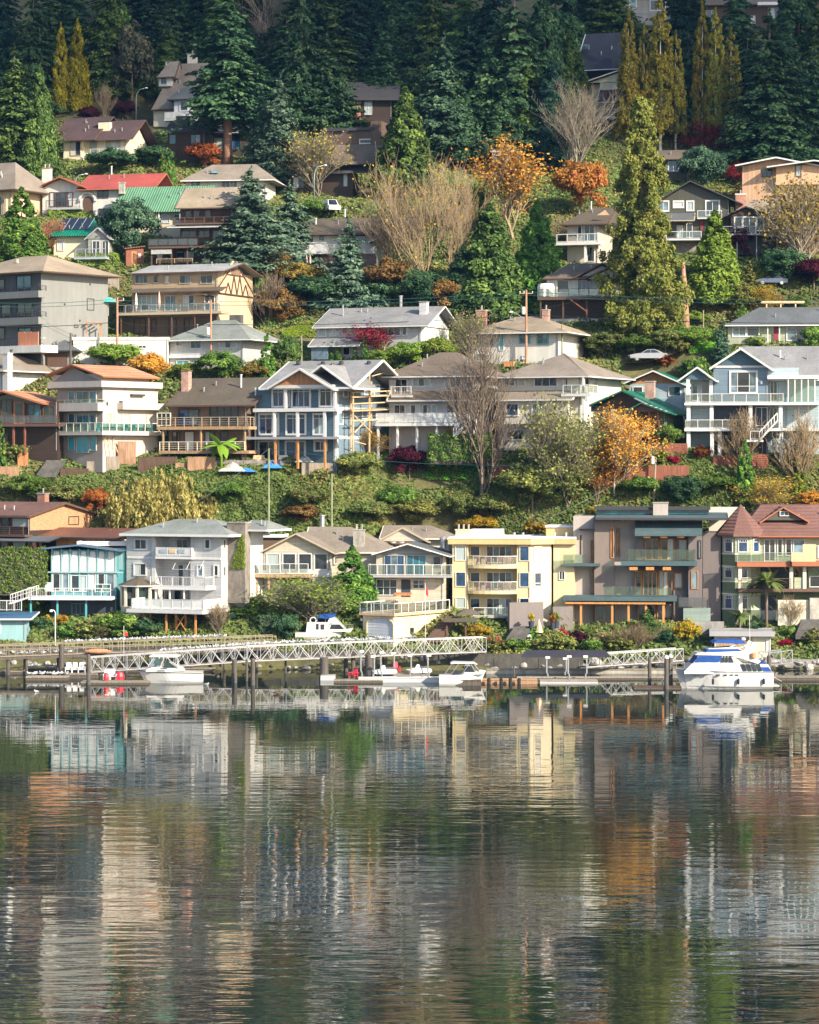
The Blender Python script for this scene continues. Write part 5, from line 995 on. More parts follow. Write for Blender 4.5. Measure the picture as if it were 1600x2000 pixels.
def up_whites():
    H = House('whitehip', 'white_hip_house', 'small white house with mossy grey hipped roof below the half-timbered gable'); f = H.F(); r = H.Rt()
    H.wall(332, 475, 663, 714, 0, 10, 'white_siding', down=2); rf = H.roof_u(320, 490, 663, 625, -1.2, 12.4, 'r_greygreen', 'trim', .2, hipl=5, hipr=5)[0]
    H.wins(f, [(344,357,664,676,2,'gl_blue'),(372,394,664,681,2,'gl_blue'),(428,463,664,680,3,['blind','gl','blind'])], fr='trim', cas=.05); H.face(f, 333, 430, 694, 699, 'lilac', .4, 'porch_eave')
    H.wins(f, [(345,370,704,712,2,'blind_teal')], fr='trim'); H.part(MB().box(*[H.F(5).ab(448, 620)[0], H.F(5).ab(470, 620)[0]], 5, 6, H.z(632, 5, 455), H.z(615, 5, 455)), 'chimney', 'rock_dark', rf)
    H = House('whitegable', 'white_gable_house', 'white two-storey house with grey gable roof and white chimney'); f = H.F(); r = H.Rt(); W = H.W
    H.wall(618, 822, 636, 702, 0, 10.5, 'white_siding', down=2); H.part(MB().box(W, W+.05, 0, 10.5, -2, H.z(636,0,822)), 'side_wall', 'white')
    rf, u0, u1, z0, zr, vm, v1 = H.roof_u(610, 836, 637, 600, -1.1, 12.7, 'r_grey', 'trim', .2); H.side_gable(W+.1, 0, 10.5, z0-.1, zr-.3, 'white', vm); H.beam((W+.2, 0, z0), (W+.2, 10.5, z0), .07, 'trim', 'gable_band')
    H.wins(f, [(623,637,637,657,1),(644,657,637,656,1),(669,684,636,652,2,'gl_blue'),(700,716,638,655,2),(745,783,640,656,3),(786,795,637,655,1)], fr='trim', cas=.06)
    H.roof_shed(602, 700, 675, 659, -2.2, 2.2, 'r_grey', 'trim', .18); H.wall(608, 640, 676, 702, -1.9, 1.9, 'blue_light', 'porch_wall'); H.wins(f, [(670,684,678,694,1),(640,655,680,694,1)], fr='trim')
    H.chimney(819, 833, 590, 660, 2.4, 'white', None, 'concrete', .9, 3); H.vent(670, 610, 2.6, rf, 1.0, .12, 'alu'); H.vent(783, 596, 6, rf, 1.2, .22, 'alu')
    H = House('tanhip', 'tan_hip_house', 'white house with wide tan hipped roof and two brick chimneys'); f = H.F(); r = H.Rt()
    H.wall(918, 1090, 648, 708, 0, 12.5, 'stucco_white', down=2); H.roof_u(903, 1108, 649, 618, -1.3, 15, 'r_tan', 'trim', .2, hipl=5.5, hipr=6.5); H.wins(f, [(926,964,650,672,3),(1016,1035,650,670,2,['gl','gl_sky']),(1050,1071,650,672,2,['gl','gl_sky'])], fr='trim_teal', rows=2, cas=.06)
    H.win(f, 975, 985, 650, 685, 1, 'trim', 'blind_teal'); H.wins(f, [(1020,1030,694,702,2,['curtain']),(930,950,690,700,2)], fr='trim')
    H.chimney(930, 948, 607, 636, 2, 'brick', None, 'concrete', .9, 1, 1); H.chimney(1059, 1071, 606, 620, 5, 'brick_pink', None, 'concrete', .9, 1, 1)
    H.face(r, 1128, 1150, 652, 658, 'trim', .3, 'lintel')
    t = MB().box(*[H.F(-2).ab(985,700)[0], H.F(-2).ab(1003,700)[0]], -2.2, -1, H.z(716,-2,990), H.z(706,-2,990)); H.part(t, 'orange_cover', 'orange_timber')
    H = House('greyhip', 'sage_bungalow', 'sage green bungalow with slate hipped roof and red door'); f = H.F()
    H.wall(1422, 1650, 633, 672, 0, 9, 'green_pale', down=2); H.roof_u(1416, 1680, 634, 600, -1.2, 11.5, 'r_slate', 'trim', .2, hipl=5)
    H.wins(f, [(1431,1457,636,657,2,'gl_sky'),(1459,1483,636,657,1,'gl_blue'),(1537,1592,636,665,3,'gl_sky')], fr='trim', cas=.08); H.door(f, 1511, 1521, 636, 665, 'door_red', 'trim'); H.rail(1420, 1496, 658, 672, -1.3, 'picket', 'trim_grey', step=2)
    for x in (1500, 1523): H.post(x, 634, 668, -.9, 'trim', .15)
    H = House('whiteblue', 'white_chalet', 'white house with two small gables and a dark deck above the brick-chimney house'); f = H.F()
    H.wall(1068, 1190, 541, 622, 0, 8.5, 'stucco_white', down=2); H.roof_u(1060, 1215, 542, 514, -1.0, 10, 'r_brown', 'trim_brown', .2, hipl=3)
    H.roof_gf(1120, 1176, 1232, 542, 513, 542, -1.4, 6, 'r_brown', 'trim_brown', .16); H.front_gable(1128, 1224, 1176, 543, 519, -.5, 'white'); H.roof_gf(1140, 1190, 1240, 543, 521, 543, -2.2, 3, 'r_brown', 'trim_brown', .16); H.front_gable(1148, 1232, 1190, 544, 526, -1.6, 'white_siding')
    H.wins(f, [(1088,1112,546,572,1,'gl'),(1072,1082,545,560,1,['blind']),(1128,1154,544,572,3,'gl_blue'),(1164,1184,548,574,1,'gl_blue')], fr='trim', cas=.07)
    H.slab(1050, 1195, 579, 585, -2.6, 2.6, 'trim_brown'); H.rail(1052, 1190, 564, 579, -2.6, 'glass', 'trim_dark', 'clear', 1.5, pr=.03); H.face(f, 1062, 1190, 586, 622, 'darkbrown', .04, 'lower_wall'); H.wins(f, [(1082,1110,588,614,3),(1154,1162,592,608,1,['curtain'])], fr='trim_dark')
    for x in (1056, 1100, 1146): H.post(x, 585, 622, -2.3, 'darkwood', .2, down=1)
    c = H.F(-1.6).P(1066, 568); H.part(MB().lathe((c.x, -1.4, c.z-.9), [(1.25,0),(1.25,1.5),(1.1,1.9),(.3,2.0)], 12), 'covered_furniture', 'umbrella_white')
    H.part(MB().bar(H.F(-2.8).P(1112, 583), H.F(-2.8).P(1146, 608), .1), 'stair_stringer', 'fence_red')
up_whites()
def up_red():
    H = House('redroof', 'red_roof_house', 'white stucco house with bright red roof and arched brown door'); f = H.F(); r = H.Rt()
    H.wall(83, 232, 365, 424, 0, 10, 'stucco_white', down=2); rf = H.roof_u(150, 302, 368, 340, -1.0, 11, 'r_red', 'trim_red', .18)[0]; H.wall(232.5, 284, 366, 424, .6, 8, 'stucco_white', 'east_wall', down=1)
    H.roof_gf(80, 116, 168, 361, 345, 366, -1.2, 9, 'r_red', 'trim_red', .16, .1); H.front_gable(84, 160, 116, 366, 349, -.02, 'stucco_white')
    H.wins(f, [(97,107,375,404,1,['curtain']),(108,131,375,404,2),(132,143,375,403,1,['curtain'])], fr='trim_brown'); H.wins(H.F(.6), [(233,262,370,386,2)], fr='trim_brown')
    H.wins(f, [(190.5,212,370,387,2),(193,212,407,420,2)], fr='trim_brown'); H.slab(88, 157, 405, 409, -1.4, 1.4, 'trim_grey', 'balcony'); H.rail(90, 156, 391, 405, -1.4, 'picket', 'trim_dark', step=2)
    a0, a1, b0, b1 = f.rect(162, 182, 383, 423); c = (a0+a1)/2; hw = (a1-a0)/2; zs = b0+(b1-b0)*.75
    ar = [Vector((a0,-.05,b0)), Vector((a1,-.05,b0))]+[Vector((c+hw*math.cos(t), -.05, zs+(b1-zs)*math.sin(t))) for t in np.linspace(0, math.pi, 9)]
    d = H.part(MB().prism(ar, (0,.05,0)), 'arched_door', 'trim_brown'); fr = MB(); pr = [Vector((c+(hw+.5)*math.cos(t), -.25, zs+(b1+.5-zs)*math.sin(t))) for t in np.linspace(0, math.pi, 9)]
    for p, q in zip(pr[:-1], pr[1:]): fr.bar(p, q, .22)
    fr.build('door_frame', 'stucco_white', d)
    H.chimney(82, 98, 329, 358, 2.5, 'stucco_white', None, 'brick', .9, 1, 2); H.vent(218, 338, 5, rf, 1.0, .1)
    H = House('greenroof', 'green_roof_house', 'cream house with long pale green metal roof'); f = H.F()
    H.wall(237, 395, 412, 450, 0, 8.5, 'cream', down=2); H.roof_u(222, 398, 412, 364, -1.1, 10.7, 'r_green', 'r_green', .18)
    H.wins(f, [(240,258,393,420,2),(312,332,418,436,1,['curtain']),(340,354,418,440,1)], fr='trim'); H.chimney(232, 242, 357, 372, 2, 'concrete', None, 'concrete', .7, .5)
    for x in (310, 352): H.post(x, 412, 450, -.9, 'trim', .2)
    H = House('solar', 'solar_roof_house', 'small cream house with green roof covered in dark solar panels'); f = H.F(); r = H.Rt()
    H.wall(105, 172, 459, 502, 0, 8, 'stucco_cream', down=2); rf, u0, u1, z0, zr, vm, v1 = H.roof_u(100, 182, 459, 427, -.9, 9.8, 'r_emerald', 'r_emerald', .16, hipr=1.5)
    for i in range(4):
        a = u0+.2+i*(u1-u0-1.5)/4; b = a+(u1-u0-1.5)/4-.12; fz = lambda v: z0+(zr-z0)*(v+.9)/(vm+.9)+.06; va, vb = .55, vm-.15
        m = MB().hexa([(a,va,fz(va)),(b,va,fz(va)),(b+.0,vb,fz(vb)),(a,vb,fz(vb)),(a,va,fz(va)+.07),(b,va,fz(va)+.07),(b,vb,fz(vb)+.07),(a,vb,fz(vb)+.07)]); p = m.build('solar_panel', 'solar', rf)
        MB().bar((b+.06,va,fz(va)+.08), (b+.06,vb,fz(vb)+.08), .05).build('panel_rail', 'solar_line', rf)
    H.win(f, 112, 125, 470, 490, 1, 'trim', ['curtain']); H.front_gable(168, 212, 190, 466, 447, -1.9, 'grey_siding'); H.roof_gf(165, 191, 216, 467, 444, 466, -2.2, 5, 'r_flat', 'trim_grey', .14); H.wall(172, 211, 466, 502, -1.8, 4, 'grey_siding', 'porch', down=1)
    H.wins(H.F(-1.8), [(180,196,470,500,2),(199,213,470,500,2)], fr='trim'); H.rail(148, 206, 486, 502, -3.2, 'picket', 'trim_grey', step=1.5); H.slab(145, 208, 502, 506, -3.3, 2, 'blue_pale')
    H = House('brown3', 'brown_chalet', 'dark brown two-storey chalet with full-width decks and pale awning'); f = H.F()
    H.wall(352, 455, 405, 514, 0, 8, 'darkbrown', down=2); H.roof_u(342, 470, 405, 366, -1.4, 11, 'r_tan', 'trim_brown', .2); H.wins(f, [(362,374,408,424,1),(378,390,408,424,2),(400,412,408,424,1),(354,384,446,464,2),(388,410,446,464,2),(415,440,448,470,2)], fr='trim_brown')
    H.slab(340, 460, 435, 438, -1.6, 1.6, 'trim_brown'); H.rail(342, 456, 424, 435, -1.6, 'bars', 'darkwood', step=1.6); H.roof_shed(326, 425, 443, 439, -3.2, 3.2, 'clear_white', 'trim', .1)
    H.slab(290, 460, 480, 484, -3.6, 3.6, 'trim_brown'); H.rail(290, 386, 466, 480, -3.6, 'glass', 'trim_dark', 'clear_dark', 1.6, pr=.03); H.wall(300, 352, 484, 514, 0, 6, 'darkbrown', 'lower_wall', down=1); H.wins(f, [(305,330,490,510,2),(345,380,490,512,2)], fr='trim_dark')
    H.slab(295, 335, 487, 496, -3.4, .05, 'tarp_white', 'blind'); 
    for x in (296, 312, 335, 366, 400): H.post(x, 484, 514, -3.2, 'trim_brown', .18, down=1)
    H.rail(306, 376, 505, 514, -4.6, 'bars', 'timber', step=2.5)
    s_ = empty('garden_shed', P(262, 512, 410), .2, 'small red-brown garden shed below the green spruce', 'shed'); 
    MB().box(-1.2, 1.4, 0, 2.5, -1.0, 2.0).build('wall', 'fence_red', s_); MB().hexa([(-1.5,-.4,1.9),(1.6,-.4,2.3),(1.6,2.8,2.5),(-1.5,2.8,2.1),(-1.5,-.4,2.05),(1.6,-.4,2.45),(1.6,2.8,2.65),(-1.5,2.8,2.25)]).build('roof', 'r_rust', s_); MB().box(-.4,.4,-.06,0,-.2,1.6).build('door', 'cedar', s_); MB().box(.6,1.0,-.06,0,.7,1.3).build('window', 'curtain', s_)
up_red()
def up_rest():
    H = House('greytop', 'grey_roof_house', 'pale house with broad grey roof and skylight behind the green roof'); f = H.F()
    H.wall(362, 520, 350, 390, 0, 8, 'stucco_white', down=2); rf = H.roof_u(352, 535, 351, 321, -1.2, 11, 'r_taupe', 'trim', .2, hipl=4, hipr=4)[0]; H.wins(f, [(407,427,351,366,1),(433,464,351,366,4),(372,392,353,366,2),(480,506,352,368,2)], fr='trim')
    q = H.F(1).P(420, 337); H.part(MB().box(q.x-.5, q.x+.5, .6, 1.6, q.z-.1, q.z+.35), 'skylight', 'gl_sky', rf)
    H = House('whitebrown', 'white_balcony_house', 'white and dark red house with brown shake roof and white balcony'); f = H.F()
    H.wall(568, 735, 455, 495, 0, 9, 'stucco_white', down=3); rf = H.roof_u(558, 800, 456, 426, -1.3, 12, 'r_umber', 'trim_brown', .2, hipl=3)[0]; H.wins(f, [(580,600,457,480,1),(601,613,457,480,1),(622,635,458,471,1),(690,715,458,475,2)], fr='trim')
    H.slab(557, 638, 478, 496, -1.8, 1.8, 'white', 'balcony'); H.rail(558, 637, 474, 478, -1.75, 'bars', 'trim', step=2); H.face(f, 560, 735, 496, 532, 'brick_dark', .04, 'lower_wall', down=2); H.wins(f, [(600,625,500,520,2)], fr='trim_brown')
    for x, y in ((617, 434), (619, 449), (674, 416)): H.vent(x, y, 2.5, rf, .5, .12)
    H.roof_gf(720, 770, 800, 472, 450, 466, -1.8, 5, 'r_umber', 'trim', .16)
    for px, k in ((599, 'west'), (606, 'east')):
        t = empty('folded_parasol', P(px, 519, 408), 0, f'{k} one of two pink folded parasols on the red-brick terrace', 'parasol', 'folded parasols'); t.location.z = max(t.location.z, gz(t.location.x, t.location.y)); MB().bar((0,0,0),(0,0,1.6),.03).build('pole', 'trim', t); MB().lathe((0,0,.3), [(.1,0),(.16,.3),(.12,.9),(.03,1.2)], 8).build('canopy', 'umbrella_pink', t)
    H = House('creamdeck', 'cream_deck_house', 'cream two-storey house with white deck beside the tall green cedars'); f = H.F(); r = H.Rt()
    H.wall(1108, 1168, 437, 512, 0, 9, 'taupe_light', down=2); H.roof_u(1096, 1186, 437, 406, -1.2, 11.5, 'r_umber', 'trim_brown', .18, hipl=3.5); H.wins(f, [(1128,1137,440,462,1),(1141,1162,440,472,2)], fr='trim'); H.wins(r, [(1176,1182,440,455,1,['curtain'])], fr='trim')
    H.slab(1086, 1172, 472, 478, -2.2, 2.2, 'trim'); H.rail(1088, 1168, 457, 472, -2.2, 'glass', 'trim', 'clear', 1.5, pr=.06); H.post(1143, 478, 512, -1.9, 'trim', .3, 'column'); H.wins(f, [(1147,1162,482,511,1)], fr='trim')
    H.front_gable(1166, 1190, 1182, 420, 410, -.9, 'peach', .1); H.vent(1155, 405, 4, H.root, .8, .1)
    H = House('olive', 'olive_house', 'olive board-and-batten house with broad front gable and white windows'); f = H.F()
    H.wall(1286, 1424, 391, 498, 0, 11, 'olive', down=2); H.front_gable(1292, 1424, 1348, 391, 358, -.03, 'olive_batten'); H.roof_gf(1276, 1348, 1450, 396, 352, 397, -1.0, 13, 'r_slate', 'trim_dark', .2, .12)
    H.wins(f, [(1285,1306,393,412,2,['gl_sky']),(1316,1335,393,405,1),(1342,1355,393,411,1),(1379,1405,392,420,2)], fr='trim', cas=.12)
    H.slab(1362, 1412, 425, 427, -1.2, 1.2, 'trim', 'balcony'); H.rail(1363, 1410, 411, 425, -1.2, 'glass', 'trim', 'clear', 1.6); H.roof_shed(1280, 1356, 430, 416, -2.2, 2.2, 'r_slate', 'trim_tan', .16)
    H.slab(1300, 1372, 466, 469, -2.4, 2.4, 'trim'); H.rail(1302, 1370, 452, 466, -2.4, 'glass', 'trim', 'clear', 1.6); H.wins(f, [(1341,1353,436,464,1),(1322,1334,440,464,1)], fr='trim'); H.door(f, 1368, 1374, 428, 450, 'door_red', 'trim_dark'); H.face(f, 1320, 1360, 470, 498, 'cblock', .05, 'base_wall')
    H = House('brownred', 'brown_bungalow', 'brown gabled house with tan roof, brick chimney and white patio doors'); f = H.F()
    H.wall(1430, 1640, 420, 497, 0, 8, 'brown_siding', down=2); H.roof_u(1440, 1680, 421, 391, -1.0, 10, 'r_tan', 'trim_brown', .2); H.roof_gf(1413, 1457, 1510, 422, 402, 422, -2.2, 7, 'r_tan', 'trim_dark', .18, .12); H.front_gable(1424, 1500, 1457, 423, 406, -1.6, 'darkbrown'); H.wall(1428, 1496, 422, 497, -1.5, 1.5, 'darkbrown', 'front_bay')
    H.wins(H.F(-1.5), [(1435,1450,424,445,1),(1452,1476,424,456,2),(1478,1492,424,450,1)], fr='trim', cas=.1); H.wins(f, [(1508,1530,424,452,2),(1550,1566,424,436,1),(1580,1600,424,440,1)], fr='trim')
    H.slab(1410, 1535, 456, 459, -3.2, 3.2, 'trim_grey'); H.rail(1412, 1532, 442, 456, -3.2, 'bars', 'trim_grey', step=2); H.face(H.F(-1.5), 1430, 1540, 460, 497, 'black', .05, 'undercroft_shade')  # black sheet on the bay paints the shade under the deck
    H.chimney(1437, 1457, 380, 402, 1.5, 'brick', None, 'concrete_white', .9, 1, 1)
    for x in (1440, 1478, 1518): H.post(x, 459, 497, -2.9, 'trim_grey', .14, down=1)
    H = House('peach', 'peach_house', 'peach board-sided house with white-edged low gable roofs'); f = H.F()
    H.wall(1450, 1640, 322, 400, 0, 8, 'peach_batten', down=2); H.roof_gf(1436, 1516, 1620, 322, 306, 326, -1.5, 10, 'r_flat', 'trim', .22, .15); H.roof_gf(1498, 1590, 1680, 325, 312, 322, -2.6, 5, 'r_flat', 'trim', .2, .14); H.front_gable(1452, 1600, 1516, 324, 309, -.02, 'peach_batten'); H.wall(1516, 1640, 322, 360, -1.2, 1.2, 'peach', 'front_bay')
    H.wins(f, [(1488,1508,329,346,2)], fr='trim_dark'); H.win(H.F(-1.2), 1554, 1566, 322, 345, 1, 'trim_brown', ['blind'])
    H = House('leftroof', 'roof_edge_house', 'house with steep taupe roof cut by the picture edge beside the green cedar'); H.wall(-70, 22, 370, 425, 0, 9, 'stucco_tan', down=2); H.roof_u(-95, 30, 372, 318, -1.2, 11.5, 'r_taupe', 'trim_brown', .2, hipr=4.5); H.wins(H.F(), [(-12,4,384,420,1),(6,18,388,420,1)], fr='trim_tan'); H.post(10, 388, 425, -1, 'stucco_tan', .4, 'pillar')
up_rest()
def top_houses():
    H = House('longbrown', 'long_brown_house', 'cream house with staggered dark brown roofs and white balcony'); f = H.F(); r = H.Rt()
    H.wall(136, 246, 272, 312, 0, 8.5, 'stucco_cream', down=2); H.wall(124, 160, 275, 312, -1.0, 2, 'stucco_cream', 'west_wall'); H.roof_u(186, 258, 272, 235, -1.4, 11, 'r_maroon', 'trim_brown', .16)
    H.roof_u(116, 184, 273, 240, -2.2, 11, 'r_maroon', 'trim_brown', .16); rf = H.roof_u(112, 200, 254, 229, 2, 9, 'r_maroon', 'trim_brown', .16)[0]
    H.side_gable(H.W+.05, 0, 8.5, H.z(273,0,246), H.z(240,4,246), 'stucco_cream', 4); H.chimney(192, 214, 238, 256, 1.2, 'stucco_cream', None, 'trim_dark', 1.0, 1.5)
    H.wins(H.F(-1.0), [(138,158,276,304,2,['curtain','gl'])], fr='trim_tan'); H.wins(f, [(176,190,276,304,1,['blind']),(207,236,276,302,3,['blind','gl','blind'])], fr='trim_tan'); H.win(r, 272, 277, 274, 284, 1)
    H.slab(174, 250, 303, 307, -1.8, 1.8, 'trim'); H.rail(176, 247, 290, 303, -1.8, 'picket', 'trim', step=1.5)
    H = House('steep', 'steep_roof_house', 'tall house with steep taupe roof, white dormer and chimney among dark firs'); f = H.F()
    H.wall(300, 372, 208, 242, 0, 9, 'stucco_cream', down=2); H.roof_u(296, 388, 212, 124, -1.0, 11, 'r_taupe', 'trim_brown', .18, hipl=2.5, hipr=0)
    H.wall(310, 334, 148, 168, 1.0, 3, 'white', 'dormer'); H.roof_u(306, 342, 150, 120, .4, 5, 'r_taupe', 'trim_brown', .14, hipl=1.5); H.wins(H.F(1.0), [(313,327,150,165,1)], fr='trim'); H.chimney(366, 383, 106, 122, 4.5, 'white_warm', None, 'concrete', .9, 3, 1)
    H.wall(340, 372, 188, 232, -2.2, 4, 'lilac', 'white_bay'); H.roof_u(326, 392, 193, 170, -3.0, 6, 'r_slate', 'trim_dark', .14, hipl=2, hipr=1.5); H.win(H.F(-2.2), 352, 367, 197, 216, 1, 'trim', 'gl', cas=.15); H.rail(322, 352, 219, 232, -2.6, 'solid', 'trim', 'white', 1.5); H.slab(320, 372, 232, 235, -2.8, 2, 'trim')
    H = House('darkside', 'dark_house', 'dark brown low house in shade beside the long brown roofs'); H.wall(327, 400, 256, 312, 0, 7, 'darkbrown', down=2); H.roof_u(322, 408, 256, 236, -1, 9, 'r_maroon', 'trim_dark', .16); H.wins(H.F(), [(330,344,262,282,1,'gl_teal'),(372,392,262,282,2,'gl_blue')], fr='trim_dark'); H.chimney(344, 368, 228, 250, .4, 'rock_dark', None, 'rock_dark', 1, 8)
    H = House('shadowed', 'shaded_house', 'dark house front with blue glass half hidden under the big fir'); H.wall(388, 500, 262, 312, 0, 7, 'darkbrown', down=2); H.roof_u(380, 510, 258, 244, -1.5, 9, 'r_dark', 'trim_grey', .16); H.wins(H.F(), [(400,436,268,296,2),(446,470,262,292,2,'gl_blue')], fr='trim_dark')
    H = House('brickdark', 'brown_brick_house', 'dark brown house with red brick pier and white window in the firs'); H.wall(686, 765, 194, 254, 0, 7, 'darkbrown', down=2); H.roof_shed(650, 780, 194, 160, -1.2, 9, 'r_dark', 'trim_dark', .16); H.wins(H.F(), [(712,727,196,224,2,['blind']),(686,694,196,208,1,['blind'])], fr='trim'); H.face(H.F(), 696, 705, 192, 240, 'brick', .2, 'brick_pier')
    H = House('flatbrown', 'flat_brown_house', 'brown flat-roofed house with white strip window above the street lamp'); H.wall(640, 728, 254, 300, 0, 7, 'brown_batten', down=1); H.roof_flat(630, 732, 250, 255, -.5, 8, 'r_flatdark', 'trim_dark'); H.win(H.F(), 702, 727, 271, 281, 1, 'trim', 'gl', fw=.16); H.wall(724, 745, 236, 300, -.4, 6, 'brown_batten', 'east_wall', down=2); H.roof_shed(640, 745, 320, 282, -4.5, 4.4, 'r_brown', 'trim_dark', .16)
    H.wall(560, 690, 338, 375, -3.5, 3, 'darkbrown', 'lower_wall', down=2); H.wins(H.F(-3.5), [(572,595,344,368,2),(600,625,344,368,2),(670,680,338,365,1,['blind'])], fr='trim_brown'); H.roof_shed(556, 730, 338, 322, -4.6, 3, 'r_dark', 'trim_dark', .14)
    H = House('bigroof', 'big_dark_roof_house', 'large house with steep blue-black roof and cream walls at the upper east'); f = H.F(); r = H.Rt()
    H.wall(1135, 1200, 165, 245, 0, 11, 'stucco_cream', down=2); H.roof_u(1122, 1222, 135, 64, -.4, 14, 'r_blueblack', 'trim', .2, hipr=2)
    H.roof_gf(1140, 1210, 1258, 160, 136, 150, -2.5, 5, 'r_maroon', 'trim_cream', .16); H.front_gable(1150, 1240, 1210, 160, 141, -1.8, 'stucco_cream'); H.wall(1172, 1230, 156, 205, -1.6, 3, 'stucco_cream', 'bay'); H.roof_shed(1166, 1230, 198, 172, -3.4, 2, 'r_maroon', 'trim_cream', .14)
    H.wall(1178, 1230, 200, 226, -2.2, 3, 'navy', 'porch'); H.slab(1165, 1230, 226, 231, -3.4, 3, 'trim'); H.rail(1172, 1228, 213, 226, -3.3, 'bars', 'trim', step=2); q = H.F(3).P(1148, 92); H.part(MB().box(q.x-.5, q.x+.5, 1.6, 2.6, q.z-.6, q.z+.3), 'skylight', 'gl_sky')
    H = House('backlow', 'low_roof_house', 'low dark house with brown roof behind the tall yellow-green cedar'); H.wall(1288, 1345, 308, 350, 0, 6, 'olive', down=2); H.roof_u(1276, 1356, 310, 293, -1, 8, 'r_brown', 'trim_brown', .14); H.wins(H.F(), [(1306,1325,312,334,2,'gl_blue')], fr='trim', cas=.1)
    H = House('longtop', 'long_top_house', 'long dark house with white balcony edge at the top of the hill'); H.wall(1350, 1560, 12, 62, 0, 7, 'darkbrown', down=2); H.roof_u(1340, 1580, 8, -14, -1, 9, 'r_brown', 'trim_brown', .16); H.slab(1480, 1580, 3, 9, -2, 2, 'lilac', 'balcony'); H.wins(H.F(), [(1380,1400,20,45,2),(1466,1476,30,46,1,['curtain']),(1500,1540,14,40,3)], fr='trim_grey')
    H = House('hiddentop', 'white_peeking_house', 'white walled house peeping between firs near the top'); H.wall(662, 795, 92, 132, 0, 7, 'stucco_white', down=2); H.roof_u(650, 805, 90, 72, -1, 9, 'r_brown', 'trim', .16); H.roof_u(730, 800, 100, 80, -3, 5, 'r_brown', 'trim_brown', .14); H.wins(H.F(), [(680,700,98,118,2),(715,735,98,118,2)], fr='trim')
    H = House('farleft', 'grey_top_house', 'grey house with white window behind the yellow poplars'); H.wall(1218, 1320, -8, 40, 0, 7, 'grey_siding', down=2); H.roof_u(1210, 1332, -8, -30, -1, 9, 'r_slate', 'trim', .16); H.wins(H.F(), [(1230,1243,-4,16,1),(1270,1300,0,20,2)], fr='trim', cas=.1)
    H = House('sliver', 'small_grey_house', 'narrow grey house corner between the two autumn maples'); H.wall(962, 1012, 296, 345, 0, 6, 'grey_siding', down=2); H.roof_flat(958, 1018, 293, 297, -.4, 7, 'r_flatdark', 'trim_grey')
    H = House('shingled', 'shingled_house', 'house with speckled red shingle wall at the east edge by the lamp'); H.wall(1586, 1660, 212, 262, 0, 6, 'brick', down=2); H.roof_u(1576, 1680, 213, 190, -1, 8, 'r_dark', 'trim_dark', .16); H.win(H.F(), 1605, 1630, 220, 240, 2, 'trim')
top_houses()

# ================================================================ trees and plants: prototypes
def unit(v): return v/(np.linalg.norm(v, axis=-1, keepdims=True)+1e-9)
def g_fir(h=20., r=4., levels=34, per=8, q=26, droop=.35, base=.06, ls=.55, seed=0, irr=.3, power=.85, up=0.0):
    rs = np.random.default_rng(seed); P_ = []; N_ = []; T_ = []; S_ = []; V_ = []
    ph = rs.random(3)*6.28
    for i in range(int(levels*per*.85)):
        t = base+(1-base)*(1-math.sqrt(rs.random()))**.92; a = rs.random()*6.283
        L = r*max(.035, 1-t)**power*(1+.16*math.sin(a*2+ph[0]+t*7)+.12*math.sin(a*3+ph[1]-t*13))*rs.uniform(1-irr*1.3, 1+irr*.5); d = np.array([math.cos(a), math.sin(a), 0]); n = max(5, int(q*(.35+.75*L/r)))
        s = rs.random(n)**.75; lat = rs.normal(0, .17, n)*L*(1.05-s*.75); side = np.array([-d[1], d[0], 0]); dr = droop*rs.uniform(.6, 1.3)
        z = t*h-dr*L*s**1.6+up*L*s+.10*L*np.maximum(0, s-.75)*2-np.abs(lat)*.35-rs.random(n)*.35
        p = d[None]*(s*L)[:, None]+side[None]*lat[:, None]; p[:, 2] = z
        P_.append(p); N_.append(np.array([0, 0, .75])[None]+d[None]*.65+rs.normal(0, .45, (n, 3)))
        T_.append(d[None]+side[None]*(np.sign(lat)*.5)[:, None]+np.array([0, 0, -dr*1.4])[None]+rs.normal(0, .25, (n, 3)))
        S_.append(np.full(n, ls)*(1.1-.35*s)); V_.append(np.full(n, np.clip(rs.normal(.45, .2), .05, .95)))
    p = np.array([[0, 0, h*(1-.012*j)] for j in range(8)]); P_.append(p+rs.normal(0, .05, p.shape)); N_.append(rs.normal(size=p.shape)); T_.append(np.tile([0, 0, 1.], (8, 1))); S_.append(np.full(8, ls*.8)); V_.append(np.full(8, .5))
    return np.concatenate(P_), np.concatenate(N_), np.concatenate(S_), np.concatenate(T_), np.concatenate(V_)
def g_clumps(cl, n=60, ls=.4, seed=0, hang=0.0, upb=.35, shell=.55, stretch=1.0):
    # cl: rows of x, y, z, rx, rz, axis x, axis y
    rs = np.random.default_rng(seed); P_ = []; N_ = []; V_ = []; T_ = []
    for c in cl:
        x, y, z, rx, rz = c[:5]; m = max(8, int(n*1.3)); rx, rz = rx*1.08, rz*1.08
        d = unit(rs.normal(size=(m, 3))); rad = (shell+(1-shell)*rs.random(m))[:, None]
        P_.append(np.array([x, y, z])+d*rad*np.array([rx, rx, rz])); out = unit(np.array([x, y, 0.])+1e-6)
        N_.append(d*.9+out*.35+np.array([0, 0, upb])+rs.normal(0, .65, (m, 3))); V_.append(np.full(m, np.clip(rs.normal(.47, .2), .04, .96)))
        T_.append(rs.normal(size=(m, 3))*(1 if stretch == 1 else .45)+np.array([0, 0, -hang if hang else (0 if stretch == 1 else 1.0)]))
    return np.concatenate(P_), np.concatenate(N_), ls*.88, np.concatenate(T_), np.concatenate(V_)
